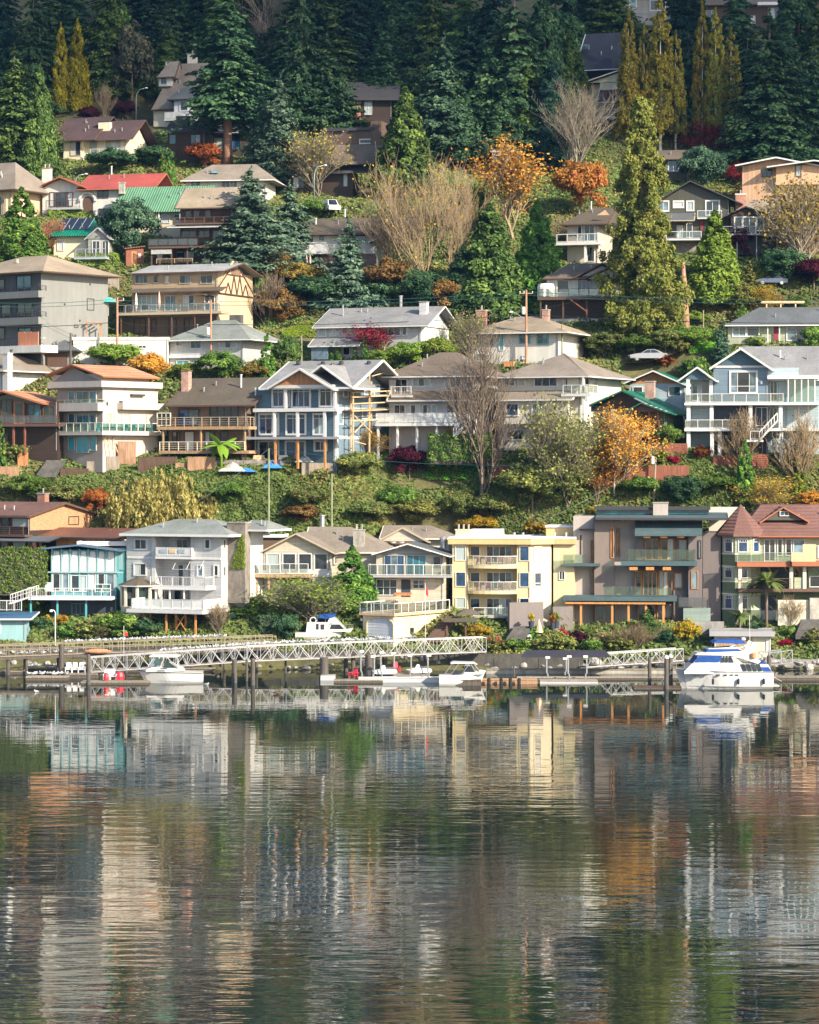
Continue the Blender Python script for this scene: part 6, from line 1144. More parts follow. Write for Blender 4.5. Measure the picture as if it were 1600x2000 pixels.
def g_cone(h=12., r=3., n=170, per=55, ls=.42, seed=0, shape=.75, lump=.62, tip=True, foot=.03):
    rs = np.random.default_rng(seed); cl = []
    for i in range(n):
        t = foot+(1-foot)*(1-math.sqrt(rs.random()))**(.9); t = min(.985, t); R_ = r*(1-t)**shape*rs.uniform(.72, 1.06); a = rs.random()*6.283
        s = .16*r*(.5+.9*(1-t))*rs.uniform(.7, 1.3); cl.append((R_*.86*math.cos(a), R_*.86*math.sin(a), t*h, s, s*lump*2.3))
    for j in range(5): cl.append((0, 0, h*(.93+.016*j), .12*r*(1-j*.15), .35))
    return g_clumps(cl, per, ls, seed, upb=.25, shell=.35, stretch=1.6)
def g_round(h=6., r=3., n=70, per=60, ls=.38, seed=0, z0=.25, irr=.3, flat=1.0, open_=0.0):
    rs = np.random.default_rng(seed); cl = []
    for i in range(n):
        d = unit(rs.normal(size=3)); d[2] = abs(d[2]) if rs.random() < .72 else d[2]; k = rs.random()**.38*rs.uniform(1-irr, 1)
        c = np.array([d[0]*r*k, d[1]*r*k, h*z0+(h*(1-z0))*(.42+.52*d[2]*k*flat)]); s = r*rs.uniform(.16, .30)*(1-open_*.4)
        cl.append((c[0], c[1], max(c[2], s*.5), s, s*.8))
    return g_clumps(cl, per, ls, seed, upb=.3, shell=.2)
def g_branches(seed=0, h=12., lean=.12, trunk=.22, split=(7, 6, 6), spread=(.42, .38, .45), lens=(.34, .36, .26), first=.18, upw=.35, rad=.22, mind=.018, forks=1):
    rs = random.Random(seed); segs = []; tips = []
    def grow(p, d, L, r0, lev):
        steps = 4 if lev < 2 else 3; q = p.copy()
        pts = [q.copy()]
        for i in range(steps):
            d = (d+Vector((rs.gauss(0, .09), rs.gauss(0, .09), rs.gauss(0, .05)+upw*.12))).normalized()
            n = q+d*(L/steps); ra, rb = r0*(1-.16*i), r0*(1-.16*(i+1)); segs.append((q.copy(), n.copy(), max(ra, mind), max(rb, mind))); q = n; pts.append(q.copy())
        if lev >= len(split): tips.append((q.copy(), d.copy())); return
        for k in range(split[lev]):
            f = (first if lev == 0 else .25)+(1-(first if lev == 0 else .25))*(k+rs.random()*.7)/split[lev]; f = min(f, .99)
            i = min(int(f*steps), steps-1); b = pts[i].lerp(pts[i+1], f*steps-i)
            az = rs.random()*6.283; s = spread[lev]*rs.uniform(.6, 1.25); ax = d.orthogonal().normalized(); ax.rotate(Matrix.Rotation(az, 3, d))
            nd = (d+ax*math.tan(s)).normalized(); nd = (nd+Vector((0, 0, upw))).normalized()
            grow(b, nd, h*lens[lev]*rs.uniform(.65, 1.15)*(1-.35*f if lev == 0 else 1), r0*(.62-.2*f), lev+1)
        if lev: tips.append((q.copy(), d.copy()))
    for i in range(forks):
        a = rs.random()*6.28; grow(Vector((0, 0, -.5)), Vector((math.cos(a)*lean, math.sin(a)*lean, 1)).normalized(), h*.62, rad, 0)
    return segs, tips
def seg_mesh(name, segs, m):
    n = 3; N = len(segs); A = np.array([[*s[0]] for s in segs]); B = np.array([[*s[1]] for s in segs]); ra = np.array([s[2] for s in segs]); rb = np.array([s[3] for s in segs])
    d = unit(B-A); ax = unit(np.cross(d, np.array([.13, .97, .21]))); by = np.cross(d, ax); co = np.zeros((N, 6, 3))
    for k in range(n):
        t = 2*math.pi*k/n; o = ax*math.cos(t)+by*math.sin(t); co[:, k] = A+o*ra[:, None]; co[:, 3+k] = B+o*rb[:, None]
    base = np.arange(N)[:, None]*6; f = np.concatenate([np.concatenate([base+k, base+(k+1) % 3, base+3+(k+1) % 3, base+3+k], 1)[:, None] for k in range(3)], 1).reshape(-1, 4)
    me = bpy.data.meshes.new(name); me.vertices.add(N*6); me.vertices.foreach_set('co', co.astype(np.float32).ravel()); me.loops.add(len(f)*4); me.loops.foreach_set('vertex_index', f.astype(np.int32).ravel())
    me.polygons.add(len(f)); me.polygons.foreach_set('loop_start', np.arange(0, len(f)*4, 4, dtype=np.int32)); me.polygons.foreach_set('loop_total', np.full(len(f), 4, np.int32)); me.update(calc_edges=True); me.shade_smooth(); me.materials.append(mat(m)); return me
def tip_leaves(tips, n, ls, spread, seed, hang=0):
    rs = np.random.default_rng(seed); T = np.array([[*t[0]] for t in tips]); i = rs.integers(0, len(T), n)
    return T[i]+rs.normal(0, spread, (n, 3)), rs.normal(size=(n, 3))+np.array([0, 0, .3]), ls, None, np.clip(rs.normal(.5, .22, len(T)), .03, .97)[i]
def mk(g, m='lf_fir'):
    p, n, s, t, v = g; return leaf_mesh('crown', p, n, s, m, 1.9, v, t)
def trunk_mesh(h, r, m='bark', bend=0.0, top=.15):
    mb = MB(); pts = [(bend*math.sin(i*1.3)*.3, bend*math.cos(i*1.7)*.3-bend*.3, -1.2+(h+1.2)*i/6) for i in range(7)]
    mb.tube(pts, [r*(1.25 if i == 0 else 1)*(1-(1-top)*i/6) for i in range(7)], 7); return mb.mesh('trunk', m, True)
PROTO = {}
def proto(name, crown, trunk, h, w): PROTO.setdefault(name, []).append((crown, trunk, h, w))
for s_ in range(3):
    proto('fir', mk(g_fir(20, 4.6, 40, 11, 58, .5, .04, .42, 10+s_, .4, .68)), trunk_mesh(19, .34, 'bark_dark'), 20, 8.4)
    proto('cedar', mk(g_cone(14, 3.0, 250, 78, .38, 20+s_, .72)), trunk_mesh(10, .26, 'bark_red'), 14, 6.2)
for s_ in range(2):
    proto('spruce', mk(g_fir(14, 4.2, 44, 11, 42, .16, .02, .4, 30+s_, .34, .78, .1), 'lf_spruce'), trunk_mesh(13, .25, 'bark'), 14, 8)
    proto('hightrunk', mk(g_fir(26, 4.8, 34, 11, 58, .55, .28, .46, 40+s_, .4, .62)), trunk_mesh(25, .42, 'bark_red'), 26, 8.8)
    proto('column', mk(g_cone(6, .8, 120, 40, .22, 50+s_, .32, .9)), trunk_mesh(3, .08), 6, 1.7)
    proto('poplar', mk(g_cone(20, 2.0, 200, 60, .31, 60+s_, .42, 1.0, foot=.16), 'lf_poplar'), trunk_mesh(17, .2, 'birch'), 20, 4.0)
    proto('round', mk(g_round(6, 3, 110, 105, .27, 70+s_)), trunk_mesh(3, .16), 6, 6.2)
    proto('shrub', mk(g_round(2.2, 1.4, 60, 80, .17, 80+s_, .05)), trunk_mesh(.8, .07), 2.2, 2.9)
    proto('loose', mk(g_round(2.6, 1.7, 42, 34, .2, 85+s_, .1, .45, 1.1, .5), 'lf_olive'), trunk_mesh(1.4, .06), 2.6, 3.3)
proto('pine', mk(g_round(10, 3.6, 85, 70, .45, 91, .12, .25, 1.15), 'lf_purplish'), trunk_mesh(8, .3, 'bark_red'), 10, 7.2)
proto('ball', mk(g_round(1.6, 1.0, 60, 60, .14, 95, .02, .08), 'lf_hedge'), trunk_mesh(.5, .06), 1.6, 2.0)
def branchy(name, seed, h, bark, leaves=0, lf='lf_gold', ls=.3, spr=.35, w=None, **kw):
    segs, tips = g_branches(seed, h, **kw); t = seg_mesh('branches', segs, bark); X = np.array([[*x[1]] for x in segs]); hh = float(X[:, 2].max()); ww = float(np.percentile(np.abs(X[:, :2]), 98)*2)
    c = leaf_mesh('crown', *[a for a in tip_leaves(tips, leaves, ls, spr, seed)[:3]], lf, 1.4, tip_leaves(tips, leaves, ls, spr, seed)[4]) if leaves else None
    proto(name, c, t, hh, ww)
branchy('vase', 5, 13, 'bark_pale', 240, 'lf_gold', .3, .5, split=(6, 5, 4, 3), spread=(.5, .42, .42, .45), lens=(.60, .34, .22, .12), first=.06, upw=.26, rad=.15, forks=3, lean=.3, mind=.013)
branchy('vase', 9, 13, 'bark_pale', 160, 'lf_rust', .3, .5, split=(6, 5, 4, 3), spread=(.45, .4, .42, .45), lens=(.6, .34, .22, .12), first=.08, upw=.3, rad=.14, forks=3, lean=.22, mind=.013)
branchy('bigbare', 21, 19, 'bark_grey', 0, split=(7, 6, 4, 3), spread=(.36, .42, .45, .5), lens=(.46, .26, .15, .09), first=.2, upw=.28, rad=.24, forks=2, lean=.12, mind=.013)
branchy('maple', 31, 10, 'bark_pale', 2500, 'lf_orange', .26, .5, split=(10, 8, 5), spread=(.5, .4, .4), lens=(.5, .28, .17), first=.2, upw=.3, rad=.17, forks=1)
branchy('maple', 32, 10, 'bark', 4800, 'lf_orange', .25, .6, split=(10, 8, 5), spread=(.62, .45, .45), lens=(.5, .28, .17), first=.15, upw=.15, rad=.17, forks=1)
branchy('sparse', 41, 8, 'bark_grey', 1500, 'lf_olive', .24, .34, split=(11, 8, 5), spread=(.62, .45, .45), lens=(.55, .3, .18), first=.12, upw=.2, rad=.13, forks=2, lean=.2)
branchy('sparse', 42, 8, 'bark_grey', 3200, 'lf_olive', .24, .4, split=(11, 8, 5), spread=(.72, .45, .45), lens=(.55, .3, .18), first=.12, upw=.12, rad=.13, forks=2, lean=.2)
branchy('twiggy', 51, 4, 'bark_pale', 90, 'lf_brownleaf', .16, .3, split=(9, 7, 4), spread=(.45, .32, .3), lens=(.7, .4, .22), first=.05, upw=.3, rad=.045, forks=3, lean=.3, mind=.012)
# weeping willow: hanging strands
def willow():
    rs = np.random.default_rng(5); P_ = []; V_ = []
    for i in range(600):
        a = rs.random()*6.283; rr = 5.0*rs.random()**.55; top = 5.6*(1-(rr/5.6)**2*.5)*(.8+.22*math.sin(a*4+rr*1.4))*rs.uniform(.6, 1.12); L = rs.uniform(1.2, 3.4); n = 17; s = np.linspace(0, 1, n)
        x = rr*math.cos(a)+.5*s*math.cos(a)+rs.normal(0, .07, n); y = rr*math.sin(a)*.8+rs.normal(0, .07, n); z = np.maximum(.1, top-L*s**1.3+.3*np.sin(s*3))
        P_.append(np.stack([x, y, z], 1)); V_.append(np.full(n, np.clip(rs.normal(.5, .2), .05, .95)))
    p = np.concatenate(P_); n = len(p)
    proto('willow', leaf_mesh('crown', p, rs.normal(size=(n, 3))+np.array([0, -.5, .3]), .29, 'lf_willow', 2.8, np.concatenate(V_), np.tile([0, 0, -1.], (n, 1))+rs.normal(0, .3, (n, 3))), trunk_mesh(4.5, .3, 'bark', .6), 5.8, 10.4)
willow()
# the tall yellow-green cedar: long hanging sprays, gaps and a thin top
def bigcedar():
    rs = np.random.default_rng(12); cl = []
    for i in range(560):
        t = rs.random()**1.2; t = .05+.93*t; env = (3.1*(1-t)**.5+2.2*max(0, 1-abs(t-.2)/.4)) if t < .62 else 2.0*(1-t)/.38+.45
        a = rs.random()*6.283; lobe = 1+.22*math.sin(a*3+t*22); R_ = env*rs.uniform(.35, 1.0)*lobe; s = rs.uniform(.45, .85)*(1.1-.45*t)
        cl.append((R_*math.cos(a), R_*math.sin(a), t*31-R_*.22, s, s*1.35))
    proto('bigcedar', mk(g_clumps(cl, 84, .34, 3, upb=.3, shell=.3, stretch=1.6), 'lf_bigcedar'), trunk_mesh(30, .55, 'bark_pale'), 31, 9.6)
bigcedar()
COUNT = {}
def tree(k, px, ytop, ybase, wpx, label, m=None, cat='tree', group=None, D=None, variant=None, bark=None, name=None, dry=False):
    D = D or Dfor(px, ybase); x = (px-800)/FPX*D; zb = gz(x, D); ztop = CZ-(ytop-HY)/FPX*D
    if k in ('fir', 'cedar', 'spruce', 'hightrunk'): wpx *= 1.22
    i = COUNT.get(k, 0); COUNT[k] = i+1; lst = PROTO[k]; crown, trunk, h, w = lst[(variant if variant is not None else i) % len(lst)]
    H_ = max(.5, ztop-zb, .52*wpx/S(D) if k in ('round', 'shrub', 'loose') else 0); sx = (wpx/S(D))/w; sz = H_/h
    nm = name or {'fir':'fir_tree','hightrunk':'fir_tree','cedar':'cedar_tree','spruce':'spruce_tree','column':'columnar_cedar','poplar':'poplar_tree','round':'leafy_tree','shrub':'shrub','loose':'shrub','pine':'pine_tree','ball':'clipped_shrub','vase':'bare_tree','bigbare':'bare_tree','maple':'maple_tree','sparse':'tree','twiggy':'bare_shrub','willow':'willow_tree','bigcedar':'tall_cedar'}[k]
    r = empty(nm, (x, D, zb-.08), random.random()*6.28, label, cat, group); r.scale = (sx, sx, sz)
    for nme, me, mm in (('crown', crown, m), ('branches' if trunk and trunk.name.startswith('branches') else 'trunk', trunk, bark)):
        if me is None: continue
        o = link(bpy.data.objects.new(nme, me), r)
        if mm: o.material_slots[0].link = 'OBJECT'; o.material_slots[0].material = mat(mm)
    return r

# ================================================================ undergrowth over the whole slope
def undergrowth():
    n = 400000; hw = 900/FPX
    d = 319.5+(480-319.5)*rng.random(n); x = rng.uniform(-1, 1, n)*hw*d
    ok = ~inside_pads(x, d, .3)
    for (a, b, c, e) in NOGROW: ok &= ~((x > a) & (x < b) & (d > c) & (d < e))
    x = x[ok]; d = d[ok]; k = 130000; db = rng.uniform(337, 352.5, k); xb = rng.uniform(-1, 1, k)*hw*db; ok = ~inside_pads(xb, db, .2); x = np.concatenate([x, xb[ok]]); d = np.concatenate([d, db[ok]]); z = ground(x, d)
    lump = (np.sin(x*.9+np.sin(d*.7)*1.5)*np.sin(d*1.1+x*.35)+np.sin(x*2.3+d*1.7)*.5)*.5+.5
    bank = ((d > 338) & (d < 352)).astype(float); hgt = (.25+lump*(.5+.9*bank))*rng.random(len(x))**.6*np.where((d > 350.5) & (d < 358), .35, 1)*np.where((d > 343) & (d <= 350.5), np.clip((352-d)/9, .25, 1), 1)
    p = np.stack([x, d, z+hgt], 1); nn = np.stack([np.full(len(x), .15), np.full(len(x), -.45), np.full(len(x), .8)], 1)+rng.normal(0, .5, (len(x), 3))
    mod = np.sin(x*.21+d*.37)+np.sin(x*.47-d*.29+1)+np.sin(x*.11+d*.09*3+2)
    v = np.clip(.42+.15*mod+rng.normal(0, .12, len(x)), 0, 1)
    me = leaf_mesh('undergrowth', p, nn, .4, 'lf_bramble', 1.5, v)
    kind(link(bpy.data.objects.new('undergrowth', me)), 'stuff')
NOGROW = []
def lawn(pts, label, m='lf_lawn'):            # a lawn of blades on a grassy sheet, outlined in photo pixels
    q = [(((px-800)/FPX*(D := Dfor(px, py))), D) for px, py in pts]; n = len(q); cx = sum(p[0] for p in q)/n; cy = sum(p[1] for p in q)/n
    xs = [p[0] for p in q]; ys = [p[1] for p in q]; k = int((max(xs)-min(xs))*(max(ys)-min(ys))*90); X = rng.uniform(min(xs), max(xs), k); Y = rng.uniform(min(ys), max(ys), k); ins = np.zeros(k, bool)
    for i in range(n):
        (x1, y1), (x2, y2) = q[i], q[(i+1) % n]; c = ((y1 > Y) != (y2 > Y)); ins ^= c & (X < (x2-x1)*(Y-y1)/(y2-y1+1e-9)+x1)
    X, Y = X[ins], Y[ins]; p = np.stack([X, Y, ground(X, Y)+.42], 1); nn = np.tile([.1, -.3, .9], (len(X), 1))+rng.normal(0, .2, (len(X), 3))
    o = link(bpy.data.objects.new('lawn', leaf_mesh('lawn', p, nn, .22, m, 1.5))); kind(o, 'stuff'); o['label'] = label
    NOGROW.append((min(xs), max(xs), min(ys), max(ys)))
lawn([(545,650),(600,636),(622,640),(622,668),(560,668)], 'yellow-green lawn above the white gable house', 'lf_grass')
lawn([(812,938),(860,918),(932,910),(938,938)], 'mown lawn below the boulders', 'lf_lawn')
lawn([(1345,700),(1380,668),(1402,662),(1400,700)], 'lawn beside the small spruce', 'lf_lawn')
lawn([(1225,712),(1240,700),(1290,692),(1290,700),(1235,716)], 'grass verge by the silver car', 'lf_grass')
dv = Dfor(1266, 718); NOGROW.append(((1215-800)/FPX*dv, (1350-800)/FPX*dv, dv-4, dv+3))
undergrowth()
T = tree
# ---------------------------------------------------------------- shaded forest at the top
def near(px, py):                             # the nearest landmark house in the upper wood
    nm = [(220,270,'near the long brown roofs'),(335,170,'near the steep-roofed house'),(360,270,'near the dark low house'),(440,280,'near the shaded glass front'),(725,230,'near the brick pier house'),(690,300,'near the flat brown house'),(1170,150,'near the big dark roof'),(1450,30,'near the long top house'),(730,90,'near the white peeking house'),(1270,10,'near the grey top house'),(985,320,'near the narrow grey corner house'),(1620,230,'near the shingled wall'),(1310,320,'near the low brown roof'),(1000,80,'in the middle of the ridge'),(560,60,'behind the grey leafless tree'),(60,60,'at the far west'),(860,80,'behind the blue spruce')]
    return min(nm, key=lambda q: (q[0]-px)**2+(q[1]-py)**2)[2]
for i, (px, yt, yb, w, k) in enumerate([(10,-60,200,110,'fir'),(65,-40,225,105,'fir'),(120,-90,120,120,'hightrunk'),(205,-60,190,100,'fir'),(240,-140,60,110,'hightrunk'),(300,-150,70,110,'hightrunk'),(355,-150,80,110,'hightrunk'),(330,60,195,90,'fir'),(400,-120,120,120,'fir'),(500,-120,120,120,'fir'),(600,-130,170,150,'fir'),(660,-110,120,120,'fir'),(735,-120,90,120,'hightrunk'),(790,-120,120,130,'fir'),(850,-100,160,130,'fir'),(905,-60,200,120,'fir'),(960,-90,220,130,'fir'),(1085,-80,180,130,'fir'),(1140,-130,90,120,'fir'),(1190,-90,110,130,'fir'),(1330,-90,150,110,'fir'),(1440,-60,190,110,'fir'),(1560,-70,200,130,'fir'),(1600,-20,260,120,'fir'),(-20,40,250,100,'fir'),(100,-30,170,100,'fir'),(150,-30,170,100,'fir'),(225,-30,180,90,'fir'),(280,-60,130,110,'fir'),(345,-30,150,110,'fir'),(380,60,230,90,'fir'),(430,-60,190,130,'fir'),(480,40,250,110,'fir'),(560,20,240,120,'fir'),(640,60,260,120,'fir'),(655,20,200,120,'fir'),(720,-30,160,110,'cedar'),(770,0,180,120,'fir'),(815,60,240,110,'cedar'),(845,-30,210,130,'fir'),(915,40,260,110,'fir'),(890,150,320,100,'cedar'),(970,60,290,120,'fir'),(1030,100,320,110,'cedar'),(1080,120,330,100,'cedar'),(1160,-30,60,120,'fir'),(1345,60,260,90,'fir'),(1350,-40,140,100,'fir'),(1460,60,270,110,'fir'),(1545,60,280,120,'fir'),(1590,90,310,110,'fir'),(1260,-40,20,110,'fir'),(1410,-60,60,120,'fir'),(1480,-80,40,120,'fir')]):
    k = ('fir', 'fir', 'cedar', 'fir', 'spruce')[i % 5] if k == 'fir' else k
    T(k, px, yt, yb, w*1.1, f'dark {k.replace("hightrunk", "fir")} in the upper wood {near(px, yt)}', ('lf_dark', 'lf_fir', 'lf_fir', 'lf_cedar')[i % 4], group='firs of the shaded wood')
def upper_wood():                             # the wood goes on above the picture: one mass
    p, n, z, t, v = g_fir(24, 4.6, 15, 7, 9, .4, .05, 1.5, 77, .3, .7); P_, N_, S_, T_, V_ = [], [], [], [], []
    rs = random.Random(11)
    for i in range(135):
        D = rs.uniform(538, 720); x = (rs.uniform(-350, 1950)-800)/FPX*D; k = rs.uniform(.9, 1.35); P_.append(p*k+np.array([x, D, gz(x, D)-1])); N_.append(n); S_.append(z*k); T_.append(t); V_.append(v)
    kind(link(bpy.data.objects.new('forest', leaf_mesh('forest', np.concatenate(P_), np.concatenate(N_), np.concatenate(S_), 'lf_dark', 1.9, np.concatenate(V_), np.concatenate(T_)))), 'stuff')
upper_wood()
T('fir', 28, 85, 330, 135, 'broad olive-green fir at the west edge above the steep taupe roof', 'lf_cedar'); T('cedar', 78, 130, 342, 74, 'feathery green cedar just west of the long brown roofs', 'lf_cedar')
T('spruce', 58, 262, 420, 62, 'slim spruce standing above the bright green cone tree', 'lf_cedar')
T('cedar', 119, 46, 218, 44, 'shorter of the twin golden conifers', 'lf_goldcon', group='twin golden conifers'); T('cedar', 151, 38, 220, 52, 'taller of the twin golden conifers', 'lf_goldcon', group='twin golden conifers')
T('pine', 258, 46, 232, 98, 'bushy reddish-green pine west of the steep-roofed house', 'lf_purplish'); T('round', 175, 205, 245, 50, 'dark purple shrub behind the brown roofs', 'lf_maroon', cat='shrub'); T('round', 240, 195, 240, 60, 'dark purple bush beside the reddish pine', 'lf_maroon', cat='shrub'); T('twiggy', 205, 155, 235, 45, 'pale leafless shrub between the golden conifers and the pine', cat='shrub')
T('hightrunk', 445, -30, 330, 185, 'huge fir with bare lower trunk above the grey skylight roof', 'lf_fir'); T('spruce', 548, 140, 362, 112, 'blue-green spruce above the yellow maple', 'lf_spruce'); T('spruce', 510, 160, 335, 70, 'smaller blue-green spruce tucked beside the larger one', 'lf_bluegreen')
T('bigbare', 520, -60, 150, 150, 'grey leafless tree in front of the top firs', bark='bark_grey'); T('fir', 590, -20, 290, 110, 'hanging dark fir behind the blue-green spruce', 'lf_fir'); T('fir', 690, -40, 185, 130, 'flat-branched dark fir over the white peeking house', 'lf_dark')
T('cedar', 748, 95, 246, 140, 'broad round-topped green cedar over the brick pier house', 'lf_fir'); T('cedar', 792, 172, 385, 124, 'full green cedar west of the blue spruce', 'lf_cedar'); T('spruce', 868, 60, 310, 150, 'large blue spruce at the middle of the dark wood', 'lf_bluegreen')
T('fir', 1005, -30, 305, 190, 'very large olive fir in the middle of the upper wood', 'lf_fir'); T('cedar', 1065, 0, 270, 100, 'tall narrow cedar west of the big dark roof', 'lf_fir'); T('cedar', 985, 170, 335, 100, 'lower green cedar below the very large fir', 'lf_fir'); T('fir', 935, 130, 310, 100, 'mid-height fir east of the blue spruce', 'lf_fir'); T('cedar', 1112, 60, 250, 95, 'light green cedar touching the big dark roof', 'lf_cedar')
T('bigbare', 1125, 145, 345, 175, 'spreading bare tree with last yellow leaves below the big dark roof', bark='bark_grey'); T('vase', 1112, 152, 338, 120, 'thin tree with scattered yellow leaves beside the spreading bare tree', 'lf_gold', variant=0, bark='bark_grey')
for i, (px, yt, yb, w) in enumerate([(1228,15,300,58),(1258,45,295,44),(1290,-15,305,72),(1320,60,300,52),(1372,5,290,52),(1398,15,290,56),(1428,55,285,58)]):
    T('poplar', px, yt, yb, w, f'{["first","second","third","fourth","fifth","sixth","seventh"][i]} from the west of the row of yellowing poplars', 'lf_poplar', group='yellowing poplars')
T('fir', 1503, 10, 318, 185, 'big drooping hemlock above the peach house', 'lf_fir', variant=1); T('maple', 1375, 238, 312, 110, 'crimson maple under the poplars', 'lf_red', variant=1); T('round', 1372, 282, 372, 108, 'dense round blue-green tree below the crimson maple', 'lf_bluegreen')
T('maple', 1575, 190, 240, 50, 'small red maple at the east edge by the lamp', 'lf_red', variant=1); T('maple', 1442, 318, 362, 50, 'scarlet maple at the west end of the peach house', 'lf_crimson', variant=1); T('maple', 1502, 352, 402, 110, 'spreading scarlet maple below the peach house', 'lf_crimson', variant=1)
T('sparse', 625, 248, 388, 130, 'ochre half-bare tree below the blue-green spruce', 'lf_ochre', variant=0); T('maple', 572, 300, 372, 70, 'golden-leaved small maple left of the street lamp', 'lf_gold', variant=1); T('round', 400, 275, 335, 80, 'rust-coloured bush below the shaded house', 'lf_rust', cat='shrub'); T('round', 300, 285, 330, 90, 'dark green bush below the dark house', 'lf_fir', cat='shrub'); T('round', 215, 318, 345, 110, 'grey-green bush behind the red roof', 'lf_fir', cat='shrub')
for i, px in enumerate((318, 334)): T('column', px, 296, 372, 24, f'{["western","eastern"][i]} one of two bright columnar cedars behind the green roof', 'lf_bright', group='pair of bright columnar cedars')
# ---------------------------------------------------------------- sunlit upper gardens
T('cedar', 42, 366, 512, 100, 'bright green cone-shaped tree at the west edge', 'lf_bright'); T('sparse', 100, 420, 505, 44, 'thin pinkish young tree beside the solar roof', 'lf_pinkred', variant=1); T('maple', 28, 455, 512, 40, 'small red and pink maple at the foot of the cone tree', 'lf_crimson', variant=1); T('shrub', 5, 450, 508, 40, 'yellow-orange bush at the west edge', 'lf_yellow', cat='shrub')
T('round', 250, 382, 510, 118, 'big bushy blue-green tree covering the green roof corner', 'lf_bluegreen', name='bushy_tree'); T('spruce', 490, 322, 540, 172, 'large spreading spruce east of the brown chalet', 'lf_spruce'); T('spruce', 566, 350, 530, 130, 'second spruce leaning against the large spreading one', 'lf_spruce')
T('round', 610, 388, 432, 60, 'rounded clipped cedar beside the white van', 'lf_hedge', cat='shrub')
for i, (px, yt, yb, w) in enumerate([(440,484,522,14),(470,480,556,20),(484,482,556,16),(507,478,572,26),(526,478,572,22)]): T('column', px, yt, yb, w, f'{["first","second","third","fourth","fifth"][i]} from the west of the columnar cedars by the half-timbered gable', 'lf_bright', group='columnar cedars by the half-timbered gable')
T('maple', 545, 488, 560, 50, 'small orange maple beside the columnar cedars', 'lf_orange', variant=1); T('round', 590, 510, 572, 100, 'orange-tinged bush below the white balcony', 'lf_ochre', cat='shrub'); T('round', 620, 535, 612, 130, 'dark green thicket west of the blue spruce', 'lf_fir', cat='shrub'); T('twiggy', 520, 520, 640, 110, 'tangle of bare brown shrubs below the columnar cedars', bark='bark', cat='shrub'); T('round', 545, 560, 640, 110, 'brown-leaved thicket above the lawn', 'lf_brownleaf', cat='shrub')
T('spruce', 680, 424, 612, 118, 'perfect blue spruce in the middle of the hillside', 'lf_spruce')
T('vase', 820, 275, 585, 215, 'wide vase-shaped bare tree with pale upswept branches', variant=0); T('vase', 765, 350, 560, 130, 'lower bare tree at the western edge of the pale vase-shaped one', variant=1); T('vase', 885, 285, 590, 130, 'reddish-twigged bare tree at the eastern edge of the pale vase-shaped one', variant=1)
T('maple', 1005, 270, 470, 120, 'slender maple with orange leaves above the twin green cedars', 'lf_orange', variant=0); T('round', 1137, 308, 432, 122, 'round orange and red maple west of the tall cedar', 'lf_redorange', name='maple_tree'); T('round', 920, 355, 450, 90, 'lime green bush behind the vase-shaped bare tree', 'lf_lime', cat='shrub')
T('cedar', 955, 400, 622, 140, 'dark green cedar, western one of the pair by the bare tree', 'lf_cedar'); T('cedar', 1050, 392, 612, 118, 'brighter green cedar, eastern one of the pair by the cream house', 'lf_bright'); T('cedar', 905, 480, 615, 90, 'low dark cedar at the foot of the bare tree', 'lf_fir'); T('sparse', 1115, 410, 500, 90, 'olive bare bush in front of the cream deck house', 'lf_ochre', variant=0)
for i, (px, yt, yb, w, m) in enumerate([(760,500,600,130,'lf_brownleaf'),(820,520,612,120,'lf_fir'),(870,540,618,90,'lf_brownleaf'),(740,540,612,90,'lf_fir'),(900,560,628,90,'lf_fir')]): T('round', px, yt, yb, w, f'{["brown","dark green","rusty brown","dark","evergreen"][i]} undergrowth bush below the pale bare trees', m, cat='shrub')
T('bigcedar', 1254, 182, 650, 182, 'towering yellow-green cedar over the eastern hillside'); T('cedar', 1397, 412, 600, 112, 'bright lime cedar below the olive house', 'lf_lime'); T('spruce', 1465, 508, 602, 62, 'small brownish conifer beside the lime cedar', 'lf_olive'); T('spruce', 1409, 620, 708, 40, 'slim blue spruce by the lawn', 'lf_bluegreen'); T('round', 1440, 545, 612, 90, 'olive thicket at the foot of the lime cedar', 'lf_olive', cat='shrub')
T('round', 1443, 438, 508, 66, 'dark maroon maple beside the patio doors', 'lf_maroon', name='maple_tree'); T('sparse', 1572, 330, 540, 150, 'tall half-bare tree with yellow-brown leaves at the east edge', 'lf_ochre', variant=1); T('round', 1530, 480, 560, 110, 'dark hedge-like bush below the brown bungalow', 'lf_fir', cat='shrub'); T('round', 1590, 500, 575, 90, 'dark red shrub at the east edge', 'lf_maroon', cat='shrub'); T('maple', 1500, 555, 620, 60, 'small golden-leaved maple by the timber arbour', 'lf_yellow', variant=1); T('ball', 1518, 572, 602, 40, 'brown clipped dome by the timber arbour', 'lf_brownleaf', cat='shrub'); T('ball', 1562, 575, 605, 50, 'green clipped dome at the east edge', 'lf_hedge', cat='shrub')
T('column', 1449, 590, 640, 30, 'bright conical shrub above the slate roof', 'lf_bright'); T('shrub', 1360, 605, 640, 60, 'lime yellow shrub beside the dead trunk', 'lf_lime', cat='shrub'); T('shrub', 1320, 640, 668, 70, 'green shrub under the towering cedar', 'lf_hedge', cat='shrub')
